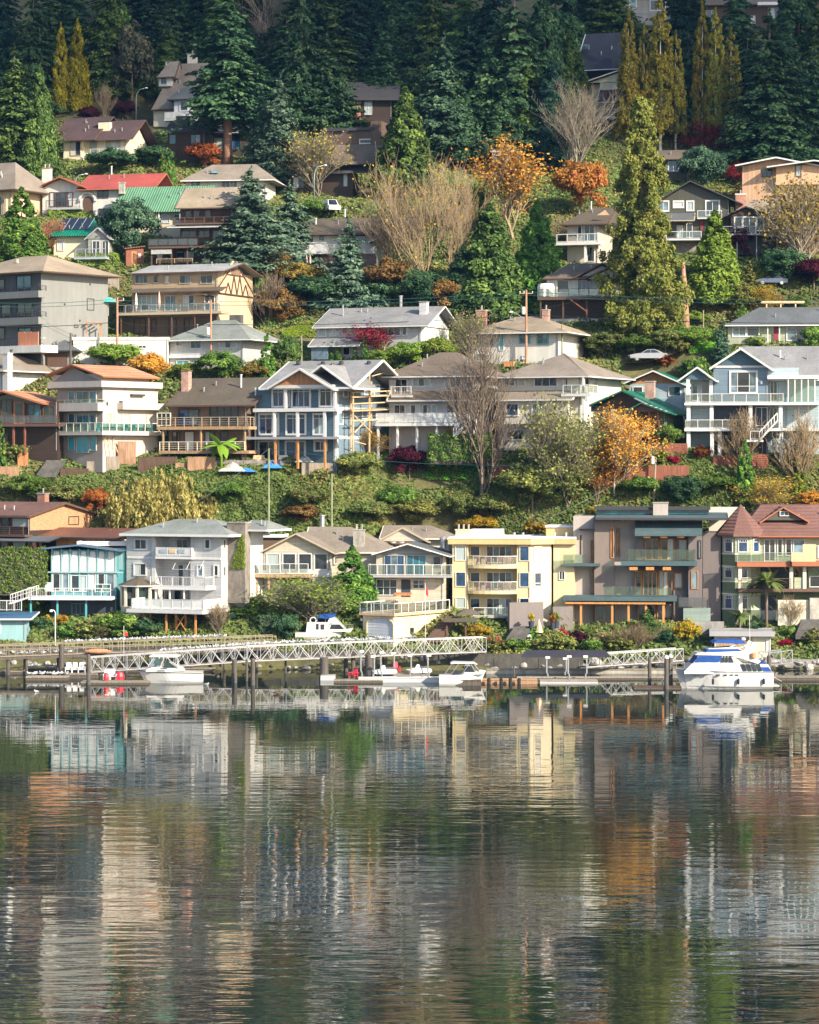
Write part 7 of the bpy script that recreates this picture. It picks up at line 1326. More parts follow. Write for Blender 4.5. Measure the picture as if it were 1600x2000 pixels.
# ---------------------------------------------------------------- gardens above the middle terrace
T('round', 290, 685, 762, 92, 'orange maple bush above the taupe house', 'lf_orange', name='maple_bush', cat='shrub'); T('round', 225, 690, 730, 120, 'lime hedge bushes under the white garage building', 'lf_lime', cat='shrub')
for i, px in enumerate((120, 131, 141, 152)): T('column', px, 694, 722, 11, f'{["first","second","third","fourth"][i]} small columnar cedar beside the dark garage', 'lf_bright', group='small cedars beside the garage')
T('round', 430, 682, 745, 100, 'dark green bush west of the columnar cedars below the small white house', 'lf_hedge', cat='shrub'); T('column', 470, 662, 705, 24, 'clipped column under the white house window', 'lf_olive'); T('column', 522, 655, 745, 36, 'tall twin-topped column by the utility pole', 'lf_bright'); T('round', 560, 648, 742, 62, 'loose green cypress beside the utility pole', 'lf_cedar', name='bushy_tree'); T('shrub', 500, 712, 748, 70, 'pale yellow shrub in front of the tall column', 'lf_ochre', cat='shrub'); T('shrub', 360, 712, 742, 70, 'flat bright green hedge bush', 'lf_lime', cat='shrub')
for i, px in enumerate((634, 649, 661, 694, 713)): T('column', px, (668, 666, 670, 672, 660)[i], 712, 15, f'{["first","second","third","fourth","fifth"][i]} slim cedar along the porch of the white gable house', 'lf_bright', group='slim cedars along the porch')
T('maple', 742, 625, 705, 100, 'red-leaved maple in front of the white gable house', 'lf_crimson', variant=0)
for i, (px, yt, yb, w) in enumerate([(750,680,722,80),(800,664,722,90),(850,655,722,90),(730,692,724,50)]): T('round', px, yt, yb, w, f'{["west","middle","east","lowest"][i]} mound of the lime-green laurel bank', 'lf_lime', cat='shrub', group='lime-green laurel bank')
T('sparse', 925, 600, 715, 90, 'thin green tree beside the brick chimney', 'lf_olive', variant=0)
for i, (px, yt, yb, w, m) in enumerate([(1180,650,700,110,'lf_bramble'),(1240,658,700,90,'lf_hedge'),(1300,640,690,80,'lf_bramble'),(1360,640,680,70,'lf_lime')]): T('round', px, yt, yb, w, f'{["brown-green bramble","green bramble","rough mixed bramble","lime laurel"][i]} mound below the towering cedar', m, cat='shrub')
T('ball', 1355, 695, 745, 70, 'large dark clipped shrub behind the pale blue house', 'lf_hedge', cat='shrub'); T('ball', 1330, 662, 690, 40, 'pale green dome beside the driveway', 'lf_olive', cat='shrub'); T('loose', 1300, 705, 722, 50, 'red-twigged shrub behind the silver car', 'lf_rust', cat='shrub')
T('shrub', 1478, 652, 678, 50, 'yellow-green shrub in front of the sage bungalow', 'lf_lime', cat='shrub'); T('shrub', 1590, 630, 680, 60, 'leafy shrub at the bungalow corner', 'lf_hedge', cat='shrub')
# ---------------------------------------------------------------- middle terrace front
T('bigbare', 940, 600, 932, 235, 'tall bare forked tree in front of the cream house', bark='bark', D=349); T('cedar', 70, 788, 882, 56, 'young bright cedar below the terracotta roof', 'lf_bright', cat='tree'); T('column', 2, 825, 912, 24, 'dark columnar cedar at the west edge of the terrace', 'lf_hedge'); T('loose', 30, 862, 905, 70, 'straggly olive shrubs by the wooden steps', 'lf_olive', cat='shrub')
T('round', 700, 880, 940, 108, 'large olive shrub below the scaffolding', 'lf_olive', cat='shrub'); T('sparse', 720, 830, 900, 60, 'yellow-leaved sapling by the scaffolding', 'lf_gold', variant=1); T('round', 800, 866, 942, 92, 'deep purple maple by the lawn', 'lf_maroon', name='maple_tree'); T('round', 848, 878, 940, 54, 'round green shrub on the lawn', 'lf_hedge', cat='shrub'); T('shrub', 880, 832, 884, 46, 'bright yellow shrub above the clipped hedge', 'lf_yellow', cat='shrub', D=353.2)
T('sparse', 1060, 765, 985, 130, 'loose olive tree with pale trunk in front of the cream house', 'lf_olive', variant=0); T('sparse', 1110, 800, 1000, 150, 'wide olive-leaved tree beside the loose pale-trunked one', 'lf_olive', variant=1); T('round', 1040, 900, 1005, 150, 'thick olive bush at the foot of the loose trees', 'lf_olive', cat='shrub'); T('round', 1105, 905, 1005, 130, 'shadowy olive bush below the wide olive-leaved tree', 'lf_bramble', cat='shrub')
T('maple', 1200, 792, 985, 130, 'bright orange birch-like tree below the green roofs', 'lf_orange', variant=1, bark='birch'); T('maple', 1165, 870, 990, 90, 'low orange tree beside the tall orange one', 'lf_orange', variant=1); T('round', 1308, 825, 880, 54, 'glossy green bush beside the green house', 'lf_hedge', cat='shrub'); T('shrub', 1285, 872, 912, 50, 'green garden shrub above the red fence', 'lf_hedge', cat='shrub'); T('shrub', 1250, 880, 915, 60, 'maroon garden shrub above the red fence', 'lf_maroon', cat='shrub'); T('shrub', 1314, 892, 912, 34, 'red azalea mound above the red fence', 'lf_red', cat='shrub')
T('twiggy', 1450, 785, 920, 110, 'bare pale saplings under the pale blue house stairs', cat='shrub'); T('column', 1456, 862, 985, 46, 'ivy-covered green stump below the pale blue house', 'lf_bright', name='ivy_stump'); T('twiggy', 1560, 790, 960, 120, 'tall bare twigs at the east edge', cat='shrub'); T('column', 1560, 880, 985, 44, 'ivy-green column at the east edge', 'lf_lime', name='ivy_stump'); T('sparse', 1500, 925, 1005, 110, 'round golden tree behind the turret house', 'lf_gold', variant=1); T('loose', 1370, 868, 905, 50, 'bare reddish shrub between the white columns', 'lf_rust', cat='shrub')
T('column', 1590, 800, 880, 30, 'lime climbing shrub at the east edge of the pale blue house', 'lf_lime')
# bramble bank
T('willow', 315, 918, 1045, 215, 'golden weeping willow on the bramble bank')
for px, yt, yb, w, m, lab in [(60,925,990,110,'lf_hedge','broad green bramble mound on the bank at the far west'),(190,950,1015,64,'lf_rust','rusty red bramble mound beside the willow'),(450,935,995,80,'lf_hedge','leafy green bramble mound at the foot of the greenish pole'),(600,945,1010,90,'lf_bramble','mixed green bramble mound in the middle of the bank'),(590,985,1036,80,'lf_brownleaf','brown-leaved bramble mound behind the cream gable roof'),(780,945,1010,90,'lf_hedge','dark green bramble mound above the balcony house'),(900,955,1020,90,'lf_bramble','mottled bramble mound above the yellow house'),(1250,925,995,90,'lf_hedge','green ivy mound below the long dark red fence'),(1335,925,995,100,'lf_fir','dark evergreen mound east of the leaning pole'),(1400,920,990,80,'lf_hedge','clumped green mound beside the ivy stump'),(810,970,1035,110,'lf_olive','olive bramble mound behind the tan-roofed rear house'),(720,975,1035,100,'lf_bramble','tangled bramble mound behind the brown roof ridge'),(120,945,1000,100,'lf_bramble','mixed bramble mound above the cedar house'),(960,960,1035,110,'lf_bramble','rough bramble mound behind the yellow house roof box'),(1580,955,1010,70,'lf_orange','orange-leaved mound at the east edge of the bank')]:
    T('round', px, yt, yb, w, lab, m, cat='shrub', group='bramble mounds on the bank')
T('round', 935, 1004, 1050, 90, 'orange-yellow bush behind the yellow house roof', 'lf_yellow', cat='shrub'); T('loose', 1050, 1020, 1050, 60, 'small golden bush behind the yellow house', 'lf_gold', cat='shrub'); T('shrub', 1162, 985, 1030, 36, 'yellow bush at the modern house roof', 'lf_yellow', cat='shrub')

# ---------------------------------------------------------------- shore gardens
for px, yt, yb, w, k, m, lab in [
 (57,1168,1200,42,'shrub','lf_lime','bright round shrub by the white stair rail'), (92,1198,1226,40,'shrub','lf_yellow','golden low shrub above the pier lamp'), (120,1196,1222,34,'shrub','lf_gold','yellow-brown shrub next to the golden one'), (140,1212,1252,66,'shrub','lf_bright','bright green shrub behind the pier rail'), (190,1205,1255,60,'sparse','lf_olive','slender olive tree on the ivy bank'), (188,1176,1204,34,'ball','lf_fir','dark clipped ball under the turquoise house'), (235,1205,1252,110,'shrub','lf_hedge','ivy mound under the pavilion'), (170,1226,1256,90,'loose','lf_olive','olive creeper mound behind the pier'), (280,1208,1250,80,'shrub','lf_fir','dark ivy mound behind the deck posts'),
 (75,1205,1232,60,'shrub','lf_fir','dark shrub beside the turquoise boathouse'), (411,1120,1178,48,'round','lf_cedar','rounded cypress at the corner of the white deck'), (385,1140,1180,40,'round','lf_hedge','green shrub under the white upper deck'), (432,1172,1245,56,'sparse','lf_brownleaf','small russet-leaved tree by the white deck'), (462,1160,1190,40,'shrub','lf_lime','yellow-green mound below the glass deck'), (473,1166,1190,24,'shrub','lf_crimson','coral-red shrub below the glass deck'), (500,1160,1195,46,'ball','lf_hedge','clipped dome below the cream gable house'), (485,1184,1206,80,'ball','lf_hedge','low clipped cushion in the terrace garden'), (450,1195,1215,40,'shrub','lf_bluegreen','grey cushion plant in the terrace garden'),
 (562,1196,1256,58,'round','lf_fir','tall dark evergreen bush beside the stored boat'), (600,1118,1226,170,'sparse','lf_lime','sprawling tree with yellow-green leaves above the stored boat'), (688,1066,1190,98,'cedar','lf_bright','leaning green cypress between the two gable houses'), (645,1100,1135,32,'shrub','lf_yellow','yellow-green shrub at the corner of the picture windows'), (712,1132,1196,44,'column','lf_bright','squat clipped cedar beside the boathouse'), (833,1133,1180,36,'column','lf_cedar','clipped cedar in front of the balcony house'),
 (932,1214,1250,64,'shrub','lf_yellow','yellow and orange shrub by the dark pergola'), (968,1238,1270,44,'loose','lf_pinkred','pinkish shrub at the end of the truss bridge'), (1047,1220,1254,42,'ball','lf_bright','bright clipped dome by the stone steps'), (1095,1226,1254,46,'loose','lf_crimson','red shrub beside the bright dome'), (1010,1243,1278,66,'shrub','lf_hedge','green mound above the seawall'), (1082,1244,1278,96,'shrub','lf_olive','wide olive mound above the seawall'), (1160,1243,1278,54,'shrub','lf_bright','fresh green mound above the seawall'), (1182,1228,1266,54,'loose','lf_pampas','straw-coloured grass clump above the seawall'), (1128,1228,1262,50,'shrub','lf_maroon','dark red shrub below the orange columns'), (1092,1180,1236,44,'shrub','lf_olive','olive shrub in front of the upper mauve garden wall'), (965,1252,1280,60,'loose','lf_olive','trailing olive shrub at the bridge end'),
 (1265,1184,1242,48,'spruce','lf_cedar','small green pine in front of the modern house'), (1238,1210,1268,90,'twiggy','lf_brownleaf','tangled bare grey shrub beside the small pine'), (1300,1225,1262,60,'loose','lf_fir','dark low shrub behind the slatted gangway'), (1340,1205,1260,66,'shrub','lf_yellow','bright yellow shrub behind the cruiser'), (1417,1212,1240,22,'column','lf_fir','small dark cone at the turret foot'), (1545,1155,1232,60,'twiggy','lf_olive','bare shrub against the beige garden wall'), (1545,1218,1250,40,'shrub','lf_bright','green shrub above the heather bed'), (1535,1248,1268,34,'shrub','lf_red','red and orange heather bed'), (1590,1225,1262,60,'loose','lf_olive','olive shrub at the east edge of the shore'), (1210,1250,1278,70,'loose','lf_olive','mossy shrub above the east seawall'), (1470,1205,1240,50,'shrub','lf_fir','dark shrub beneath the big palm')]:
    T(k, px, yt, yb, w, lab, m, cat='tree' if k in ('sparse', 'cedar', 'spruce', 'column') else 'shrub')
def hedge(px0, px1, yt, yb, dep, m, label, ls=.2, D=None, dens=70):
    D = D or Dfor((px0+px1)/2, yb); x0, x1 = (px0-800)/FPX*D, (px1-800)/FPX*D; z0 = max(gz((x0+x1)/2, D)-.6, CZ-(yb+8-HY)/FPX*D); z1 = CZ-(yt-HY)/FPX*D
    faces = [((x0, D, z0), (x1-x0, 0, 0), (0, 0, z1-z0), (0, -1, .1)), ((x0, D, z1), (x1-x0, 0, 0), (0, dep, 0), (0, 0, 1)), ((x1, D, z0), (0, dep, 0), (0, 0, z1-z0), (1, 0, .1)), ((x0, D, z0), (0, dep, 0), (0, 0, z1-z0), (-1, 0, .1))]
    P_ = []; N_ = []
    for o, a, b, n in faces:
        o, a, b = map(np.array, (o, a, b)); k = int(np.linalg.norm(a)*np.linalg.norm(b)*dens)+20; r = rng.random((k, 2)); p = o+r[:, :1]*a+r[:, 1:]*b
        p = p+np.array(n)*(.12*np.sin(p[:, :1]*3.1+p[:, 2:]*2.3)+.1*rng.normal(size=(k, 1))); P_.append(p); N_.append(np.tile(n, (k, 1))+rng.normal(0, .45, (k, 3)))
    r_ = empty('hedge', ((x0+x1)/2, D, z0), 0, label, 'hedge'); off = np.array([(x0+x1)/2, D, z0])
    link(bpy.data.objects.new('foliage', leaf_mesh('foliage', np.concatenate(P_)-off, np.concatenate(N_), ls, m, 1.6)), r_)
    MB().box((x0-x1)/2+.15, (x1-x0)/2-.15, .15, dep-.15, -.3, z1-z0-.15).build('stems', 'bark_dark', r_)
hedge(-20, 88, 1074, 1150, 4, 'lf_hedge', 'tall thick green hedge beside the turquoise house', D=328.5); hedge(838, 962, 850, 893, 2, 'lf_bright', 'long clipped hedge in front of the white-railed deck', D=351); hedge(505, 540, 1202, 1245, 2, 'lf_fir', 'dark boxed hedge beside the stored boat'); hedge(940, 985, 1204, 1222, 1.5, 'lf_hedge', 'short clipped hedge above the yellow shrub'); hedge(455, 520, 1190, 1203, 1.2, 'lf_hedge', 'low clipped hedge in the terrace garden')
hedge(95, 168, 410, 428, 2, 'lf_lime', 'clipped hedge in front of the red-roofed house'); hedge(1478, 1530, 525, 560, 3, 'lf_lime', 'clipped hedge above the parked blue car'); hedge(150, 232, 495, 522, 3, 'lf_lime', 'bright hedge below the solar roof house'); hedge(1330, 1400, 642, 672, 1.4, 'lf_hedge', 'row of hedging beside the sloping lawn'); hedge(515, 585, 620, 640, 1.6, 'lf_bright', 'low green hedge above the yellow-green lawn')
def ivy():
    k = 900; D = 329.5; px = 443+36*rng.random(k); py = 1045+65*rng.random(k); keep = (px > 452+ (1110-py)*.30) & (px < 479-np.maximum(0, 1075-py)*.1); px, py = px[keep], py[keep]
    H_ = PADS['white3']; o, ca, sa, W, dep = pad_uv('white3'); f = Plane(type('h', (), dict(o=o, ca=ca, sa=sa))(), (0, 1.6), (1, 0)); L = [f.P(a, b, .08) for a, b in zip(px, py)]
    M_ = Matrix.Rotation(-R(25), 3, 'Z'); p = np.array([list(o+M_ @ q) for q in L]); n = np.tile([.2, -1, .3], (len(p), 1))+rng.normal(0, .4, (len(p), 3))
    tag(link(bpy.data.objects.new('climbing_ivy', leaf_mesh('climbing_ivy', p, n, .3, 'lf_lime', 1.3))), 'lime-green ivy climbing the tall stone chimney', 'ivy')
ivy()
def frond(L, w, droop, seg=7, fan=False):
    m = MB(); vs = []; 
    for i in range(seg+1):
        s = i/seg; x = L*s*(1-.12*droop*s); z = L*(.45*s-droop*.75*s*s); ww = w*(math.sin(math.pi*min(1, s*.92+.06)))**.7
        vs += [(x, -ww, z-.25*ww), (x, 0, z), (x, ww, z-.25*ww)]
    fs = []
    for i in range(seg): a = i*3; fs += [(a, a+1, a+4, a+3), (a+1, a+2, a+5, a+4)]
    return m.add(vs, fs)
def palm(px, ytop, ybase, wpx, label, m='lf_palm', nf=26, trunk='bark', cat='palm', name='palm_tree', wid=.11, trunkh=None):
    D = Dfor(px, ybase); x = (px-800)/FPX*D; zb = gz(x, D); zt = CZ-(ytop-HY)/FPX*D; h = zt-zb; Lf = wpx/S(D)/2; r = empty(name, (x, D, zb), 0, label, cat)
    th = h-Lf*.45 if trunkh is None else trunkh; trunk_m = MB().tube([(0,0,-.5),(0.04,0,th*.5),(0,0,th)], [.2,.17,.15], 8).build('trunk', trunk, r, True)
    fm = [frond(Lf*s, Lf*wid, d).mesh('frond', m) for s, d in ((1, .55), (.95, .9), (.9, 1.25), (1, .2))]
    for i in range(nf):
        o = link(bpy.data.objects.new('frond', fm[i % 4]), r); o.location = (0, 0, th); o.rotation_euler = (random.uniform(-.15, .15), random.uniform(-.35, .3), i*2.399)
palm(24, 1098, 1206, 84, 'fan palm in front of the tall green hedge', nf=26); palm(1497, 1118, 1232, 92, 'large fan palm in front of the turret house', nf=32); palm(1445, 1190, 1236, 60, 'small palm at the foot of the turret', nf=18)
palm(432, 832, 922, 92, 'banana plant with big light green leaves below the brown decks', 'lf_banana', 15, 'lf_banana', 'plant', 'banana_plant', .17, 3.0)
# ---------------------------------------------------------------- shoreline walls and rocks
def wallrun(px0, px1, yt, D0, D1, z0, dep, m, name, label, cat='wall'):
    a = P(px0, yt, D0); b = P(px1, yt, D1); d = Vector((b.x-a.x, b.y-a.y, 0)).normalized(); n = Vector((-d.y, d.x, 0))*dep; L = (b-a).length; k = max(1, int(L/4.5))
    r = empty(name, (a.x, a.y, z0), 0, label, cat); zt = a.z-z0
    for i in range(k):
        p = d*(L*i/k+.03); q = d*(L*(i+1)/k-.03); t = Vector((0,0,zt+random.uniform(-.06, .06))); MB().hexa([p, q, q+n, p+n, p+t, q+t, q+n+t, p+n+t]).build('wall_block', m, r)
    return r
wallrun(395, 700, 1272, 319.2, 318.6, -1.5, .8, 'seawall', 'seawall', 'dark stained concrete seawall behind the long truss bridge'); wallrun(702, 1140, 1277, 318.4, 318.2, -1.5, .8, 'seawall', 'seawall', 'dark seawall between the boathouse and the east gangway'); wallrun(-60, 393, 1262, 319.8, 319.4, -1.5, .8, 'seawall', 'seawall', 'weathered concrete seawall behind the gull-covered pier')
wallrun(1390, 1640, 1288, 318.6, 318.6, -1.5, .9, 'rock', 'seawall', 'grey stone seawall behind the big cruiser'); wallrun(1345, 1415, 1215, 325, 325, 1.5, .6, 'rock', 'retaining_wall', 'pebble-faced retaining wall under the sage garden wall'); wallrun(995, 1062, 1178, 325.5, 327, 2.0, .5, 'stucco_mauve', 'garden_wall', 'plain mauve garden wall beside the stone steps'); wallrun(1080, 1120, 1186, 327.2, 327.6, 3.0, .5, 'stucco_mauve', 'garden_wall', 'upper mauve garden wall below the yellow side wing')
rk = [];
for s_ in range(4):
    import bmesh
    bm = bmesh.new(); bmesh.ops.create_icosphere(bm, subdivisions=2, radius=1); rr = random.Random(s_)
    ph = [rr.random()*6 for _ in range(6)]
    for v in bm.verts: v.co *= 1+.22*math.sin(v.co.x*2.3+ph[0])*math.sin(v.co.y*2.7+ph[1])+.16*math.sin(v.co.z*3+ph[2]); v.co.z *= .72
    me = bpy.data.meshes.new('boulder'); bm.to_mesh(me); bm.free(); me.materials.append(mat(('rock', 'rock_pale', 'rock_dark', 'rock')[s_])); rk.append(me)
def boulders(n, x0, x1, y0, y1, s0, s1, label, grp, seed, lift=0.0):
    rr = random.Random(seed)
    for i in range(n):
        px = x0+(x1-x0)*(i+rr.random())/n; py = rr.uniform(y0, y1); D = Dfor(px, py) if py < 1306 else 318.2-(py-1306)*.1; x = (px-800)/FPX*D; s = rr.uniform(s0, s1)
        o = link(bpy.data.objects.new('boulder', rk[rr.randrange(4)])); o.location = (x, D, max(gz(x, D), -.25)+s*.25+lift); o.scale = (s*rr.uniform(.9, 1.4), s, s*rr.uniform(.8, 1.2)); o.rotation_euler = (rr.uniform(-.3, .3), rr.uniform(-.3, .3), rr.random()*6.28); tag(o, label, 'boulder', grp)
boulders(14, 858, 932, 897, 920, .5, 1.0, 'pale grey boulder in the rock wall above the lawn', 'boulders above the lawn', 4, .4)
boulders(46, 1135, 1620, 1296, 1312, .35, .8, 'grey shoreline boulder at the foot of the eastern gardens', 'shoreline boulders', 5); boulders(30, 395, 1135, 1302, 1310, .25, .5, 'dark shoreline stone at the foot of the seawall', 'stones at the seawall foot', 6); boulders(16, -10, 395, 1298, 1308, .25, .5, 'wet stone on the beach under the pier', 'stones under the pier', 8)
# ---------------------------------------------------------------- pier, truss bridges, floats, piles
def W2(px, py): D = WD(py); return Vector(((px-800)/FPX*D, D, 0))
def pile(px, yt, yb, r, label, cap=False, m='pile'):
    b = W2(px, yb); D = b.y; zt = CZ-(yt-HY)/FPX*D; e = empty('piling', (b.x, D, -2), 0, label, 'piling', 'dock pilings'); MB().lathe((0,0,0), [(r,0),(r*.97,zt+1.9),(r*.8,zt+2)], 10).build('post', m, e, False)
    MB().lathe((0,0,0), [(r*1.04,0),(r*1.04,2.5),(r*1.0,2.6)], 10).build('wet_band', 'rock_dark', e)
    if cap: MB().lathe((0,0,zt+2), [(r*1.1,0),(r*1.1,.12),(.05,.35)], 10).build('cap', 'concrete_white', e)
pier = empty('pier', P(-40, 1283, 309), 0, 'long weathered wooden pier with plain rails at the western shore', 'pier')
pa, pb = P(-40, 1284, 309), P(540, 1263, 317); pd = pb-pa; pl_ = pd.length; pdir = pd.normalized(); pn = Vector((-pdir.y, pdir.x, 0)).normalized()
def pp(s, off, dz): return pdir*s+pn*off+Vector((0,0,dz))
nb = int(pl_/1.9)
for i in range(nb):
    s0, s1 = pl_*i/nb, pl_*(i+1)/nb-.03; MB().hexa([pp(s0,0,-.12), pp(s1,0,-.12), pp(s1,2.4,-.12), pp(s0,2.4,-.12), pp(s0,0,0), pp(s1,0,0), pp(s1,2.4,0), pp(s0,2.4,0)]).build('deck_board', 'dockwood', pier)
for off in (.05, 2.35):
    MB().bar(pp(0,off,1.15), pp(pl_,off,1.15), .07).build('top_rail', 'dockwood', pier); MB().bar(pp(0,off,.6), pp(pl_,off,.6), .055).build('mid_rail', 'dockwood', pier); MB().bar(pp(0,off,-.3), pp(pl_,off,-.3), .18).build('beam', 'pile', pier)
    for i in range(nb*2+1): s = pl_*i/(nb*2); MB().bar(pp(s,off,-.15), pp(s,off,1.15), .055).build('post', 'dockwood', pier)
for i in range(9):
    for off in (.3, 2.1): MB().bar(pp(pl_*(i+.4)/9,off,-4.5), pp(pl_*(i+.4)/9,off,-.3), .17, n=8).build('pile', 'pile', pier)
def truss(p0, p1, h, n, label, wid=1.5, m='alu', r=.058):
    e = empty('truss_bridge', p0, 0, label, 'bridge', 'white truss bridges'); d = p1-p0; L = d.length; u = d.normalized(); nn = Vector((-u.y, u.x, 0)).normalized(); Z = Vector((0,0,1))
    for off in (0, wid):
        o = nn*off; MB().bar(o, o+d, r*1.25).build('bottom_chord', m, e); MB().bar(o+Z*h, o+d+Z*h, r*1.35).build('top_chord', m, e)
        for i in range(n+1): b = o+u*(L*i/n); MB().bar(b, b+Z*h, r).build('upright', m, e)
        for i in range(n):
            a, b = o+u*(L*i/n), o+u*(L*(i+1)/n)
            q = MB(); q.bar(*((a, b+Z*h) if i % 2 else (a+Z*h, b)), r*.8).build('diagonal', m, e)
            MB().bar(*((a+Z*h*.02, a.lerp(b, .5)+Z*h) if i % 2 == 0 else (b, a.lerp(b, .5)+Z*h)), r*.6).build('diagonal', m, e)
    k = max(2, n//2)
    for i in range(k): a, b = u*(L*i/k), u*(L*(i+1)/k-.03); MB().hexa([a-Z*.1, b-Z*.1, b+nn*wid-Z*.1, a+nn*wid-Z*.1, a+Z*.02, b+Z*.02, b+nn*wid+Z*.02, a+nn*wid+Z*.02]).build('deck_panel', 'dockwood', e)
    return e
tA0, tA1 = P(178, 1313, 305.5), P(482, 1292, 309); tB0, tB1 = P(484, 1291.5, 309), P(950, 1273, 316.5)
truss(tA0, tA1, 1.62, 13, 'western ramp of white lattice truss sloping down behind the white cruiser'); truss(tB0, tB1, 1.65, 19, 'long level span of white lattice truss lined with gulls')
truss(P(1147, 1303, 309), P(1335, 1290, 316), 1.35, 8, 'white truss gangway west of the big cruiser'); truss(P(1504, 1299, 312), P(1548, 1294, 316), 1.4, 2, 'short white truss gangway behind the stern of the big cruiser')
for px, yt, yb, r, lab in [(120,1258,1322,.3,'thick dark piling beside the three white deck chairs'),(173,1278,1337,.22,'slim dark piling at the western float corner'),(16,1270,1318,.2,'dark piling at the far western end'),(458,1288,1334,.28,'dark piling under the joint of the trusses'),(482,1288,1330,.14,'pale steel piling under the joint of the trusses'),(494,1286,1338,.24,'second dark piling under the joint of the trusses'),(558,1286,1316,.12,'thin piling under the long truss'),(633,1284,1326,.5,'broad dark piling under the long truss'),(676,1280,1312,.25,'dark piling behind the red chair'),(690,1280,1314,.25,'second dark piling behind the red chair'),(721,1278,1318,.45,'stout dark piling under the middle of the long truss'),(831,1276,1308,.16,'pale piling under the eastern long truss'),(752,1280,1310,.3,'dark piling east of the stout one'),(1269,1284,1336,.2,'slender piling west of the big cruiser'),(1302,1286,1346,.24,'first of the twin pilings at the cruiser bow'),(1310,1284,1342,.24,'second of the twin pilings at the cruiser bow'),(1004,1300,1322,.1,'thin steel piling at the brown dock'),(1502,1280,1318,.22,'piling behind the cruiser stern')]: pile(px, yt, yb, r, lab, px in (1302, 1310))
def dock(px0, px1, yf, dep, hz, m, label, skirt='pile', planks=True):
    a = W2(px0, yf); b = W2(px1, yf); e = empty('floating_dock', (a.x, a.y, 0), 0, label, 'dock', 'floating docks'); L = b.x-a.x
    MB().box(0, L, 0, dep, -.3, hz-.1).build('float', skirt, e); n = max(1, int(L/.9)) if planks else 1
    for i in range(n): MB().box(L*i/n+.01, L*(i+1)/n-.01, -.06, dep+.06, hz-.1, hz+random.uniform(-.01, .02)).build('plank', m, e)
    return e
dock(-30, 48, 1317, 1.6, .35, 'dockwood', 'plain grey float at the far west'); dock(50, 132, 1329, 2.0, .4, 'greywood', 'western float with gulls beside the thick piling'); dock(100, 190, 1325, 2.2, .5, 'dockwood', 'float carrying the three white chairs'); dock(158, 290, 1337, 2.2, .3, 'dockwood', 'dark low float in front of the white cruiser'); dock(45, 420, 1312, 1.4, .4, 'dockwood', 'long back float under the western ramp')
dock(652, 748, 1334, 1.8, .3, 'dockwood', 'wooden float with the red chair'); dock(626, 655, 1329, 2.2, .5, 'boat_white', 'white pontoon end west of the red chair', 'boat_grey', False); dock(700, 860, 1333, 1.2, .55, 'boat_white', 'long white pontoon of the boat lift', 'boat_grey', False); dock(735, 840, 1326, 2.5, .45, 'greywood', 'grey decked lift platform behind the white pontoon'); dock(890, 940, 1339, 1.2, .6, 'darkwood', 'short dark dock in front of the walkaround boat'); dock(938, 1050, 1336, 1.6, .5, 'timber', 'brown timber dock with black bumpers', 'fence_tan'); dock(1055, 1168, 1335, 2.6, .3, 'greywood', 'grey platform under the dark boat-lift canopy', 'boat_grey'); dock(950, 1345, 1316, 1.6, .5, 'dockwood', 'very long low float along the eastern side', 'concrete'); dock(1010, 1350, 1328, 1.2, .3, 'greywood', 'thin float in front of the very long one'); dock(1238, 1332, 1346, 1.8, .25, 'darkwood', 'dark float by the bow of the big cruiser'); dock(1505, 1620, 1329, 1.8, .4, 'dockwood', 'float behind the stern of the big cruiser')
bp = MB().lathe((0,0,0), [(.16,-.2),(.2,0),(.2,.5),(.1,.6)], 10).mesh('dock_bumper', 'rubber')
for i, px in enumerate((955, 979, 997, 1014)): o = link(bpy.data.objects.new('dock_bumper', bp)); o.location = W2(px, 1337)+Vector((0,0,.1)); tag(o, f'{["first","second","third","fourth"][i]} black bumper from the west on the brown timber dock', 'bumper', 'dock bumpers')
# boat lifts: bent white posts
def lift(px, yt, yb, m, label, side=1):
    b = W2(px, yb); D = b.y; h = CZ-(yt-HY)/FPX*D; e = empty('lift_post', b, 0, label, 'boat lift', 'boat lift posts'); MB().tube([(0,0,.2),(0,0,h*.25),(-.12*side,0,h*.32),(-.12*side,0,h)], .09, 6).build('post', m, e); MB().box(-.25,.25,-.12,.12,h-.12,h+.1).build('head', 'plastic_white', e)
for i, (px, yt, yb, s) in enumerate([(707,1272,1328,1),(729,1282,1332,-1),(746,1274,1328,1),(768,1276,1322,-1),(801,1280,1326,-1),(838,1280,1326,1),(1070,1284,1328,1),(1104,1286,1322,-1),(1112,1282,1330,1),(1144,1282,1330,-1)]): lift(px, yt, yb, 'alu', f'{["first","second","third","fourth","fifth","sixth","seventh","eighth","ninth","tenth"][i]} boat-lift post from the west along the eastern docks', s)
cn = empty('lift_canopy', P(1110, 1284, 308.5), 0, 'dark fabric canopy stretched over the eastern boat lift', 'canopy'); MB().hexa([(-5.3,0,0),(4.8,0,0),(4.5,3.5,.1),(-4.8,3.5,.1),(-4.9,.5,.55),(4.4,.5,.55),(4.2,3,.6),(-4.5,3,.6)]).build('fabric', 'canvas_dark', cn)

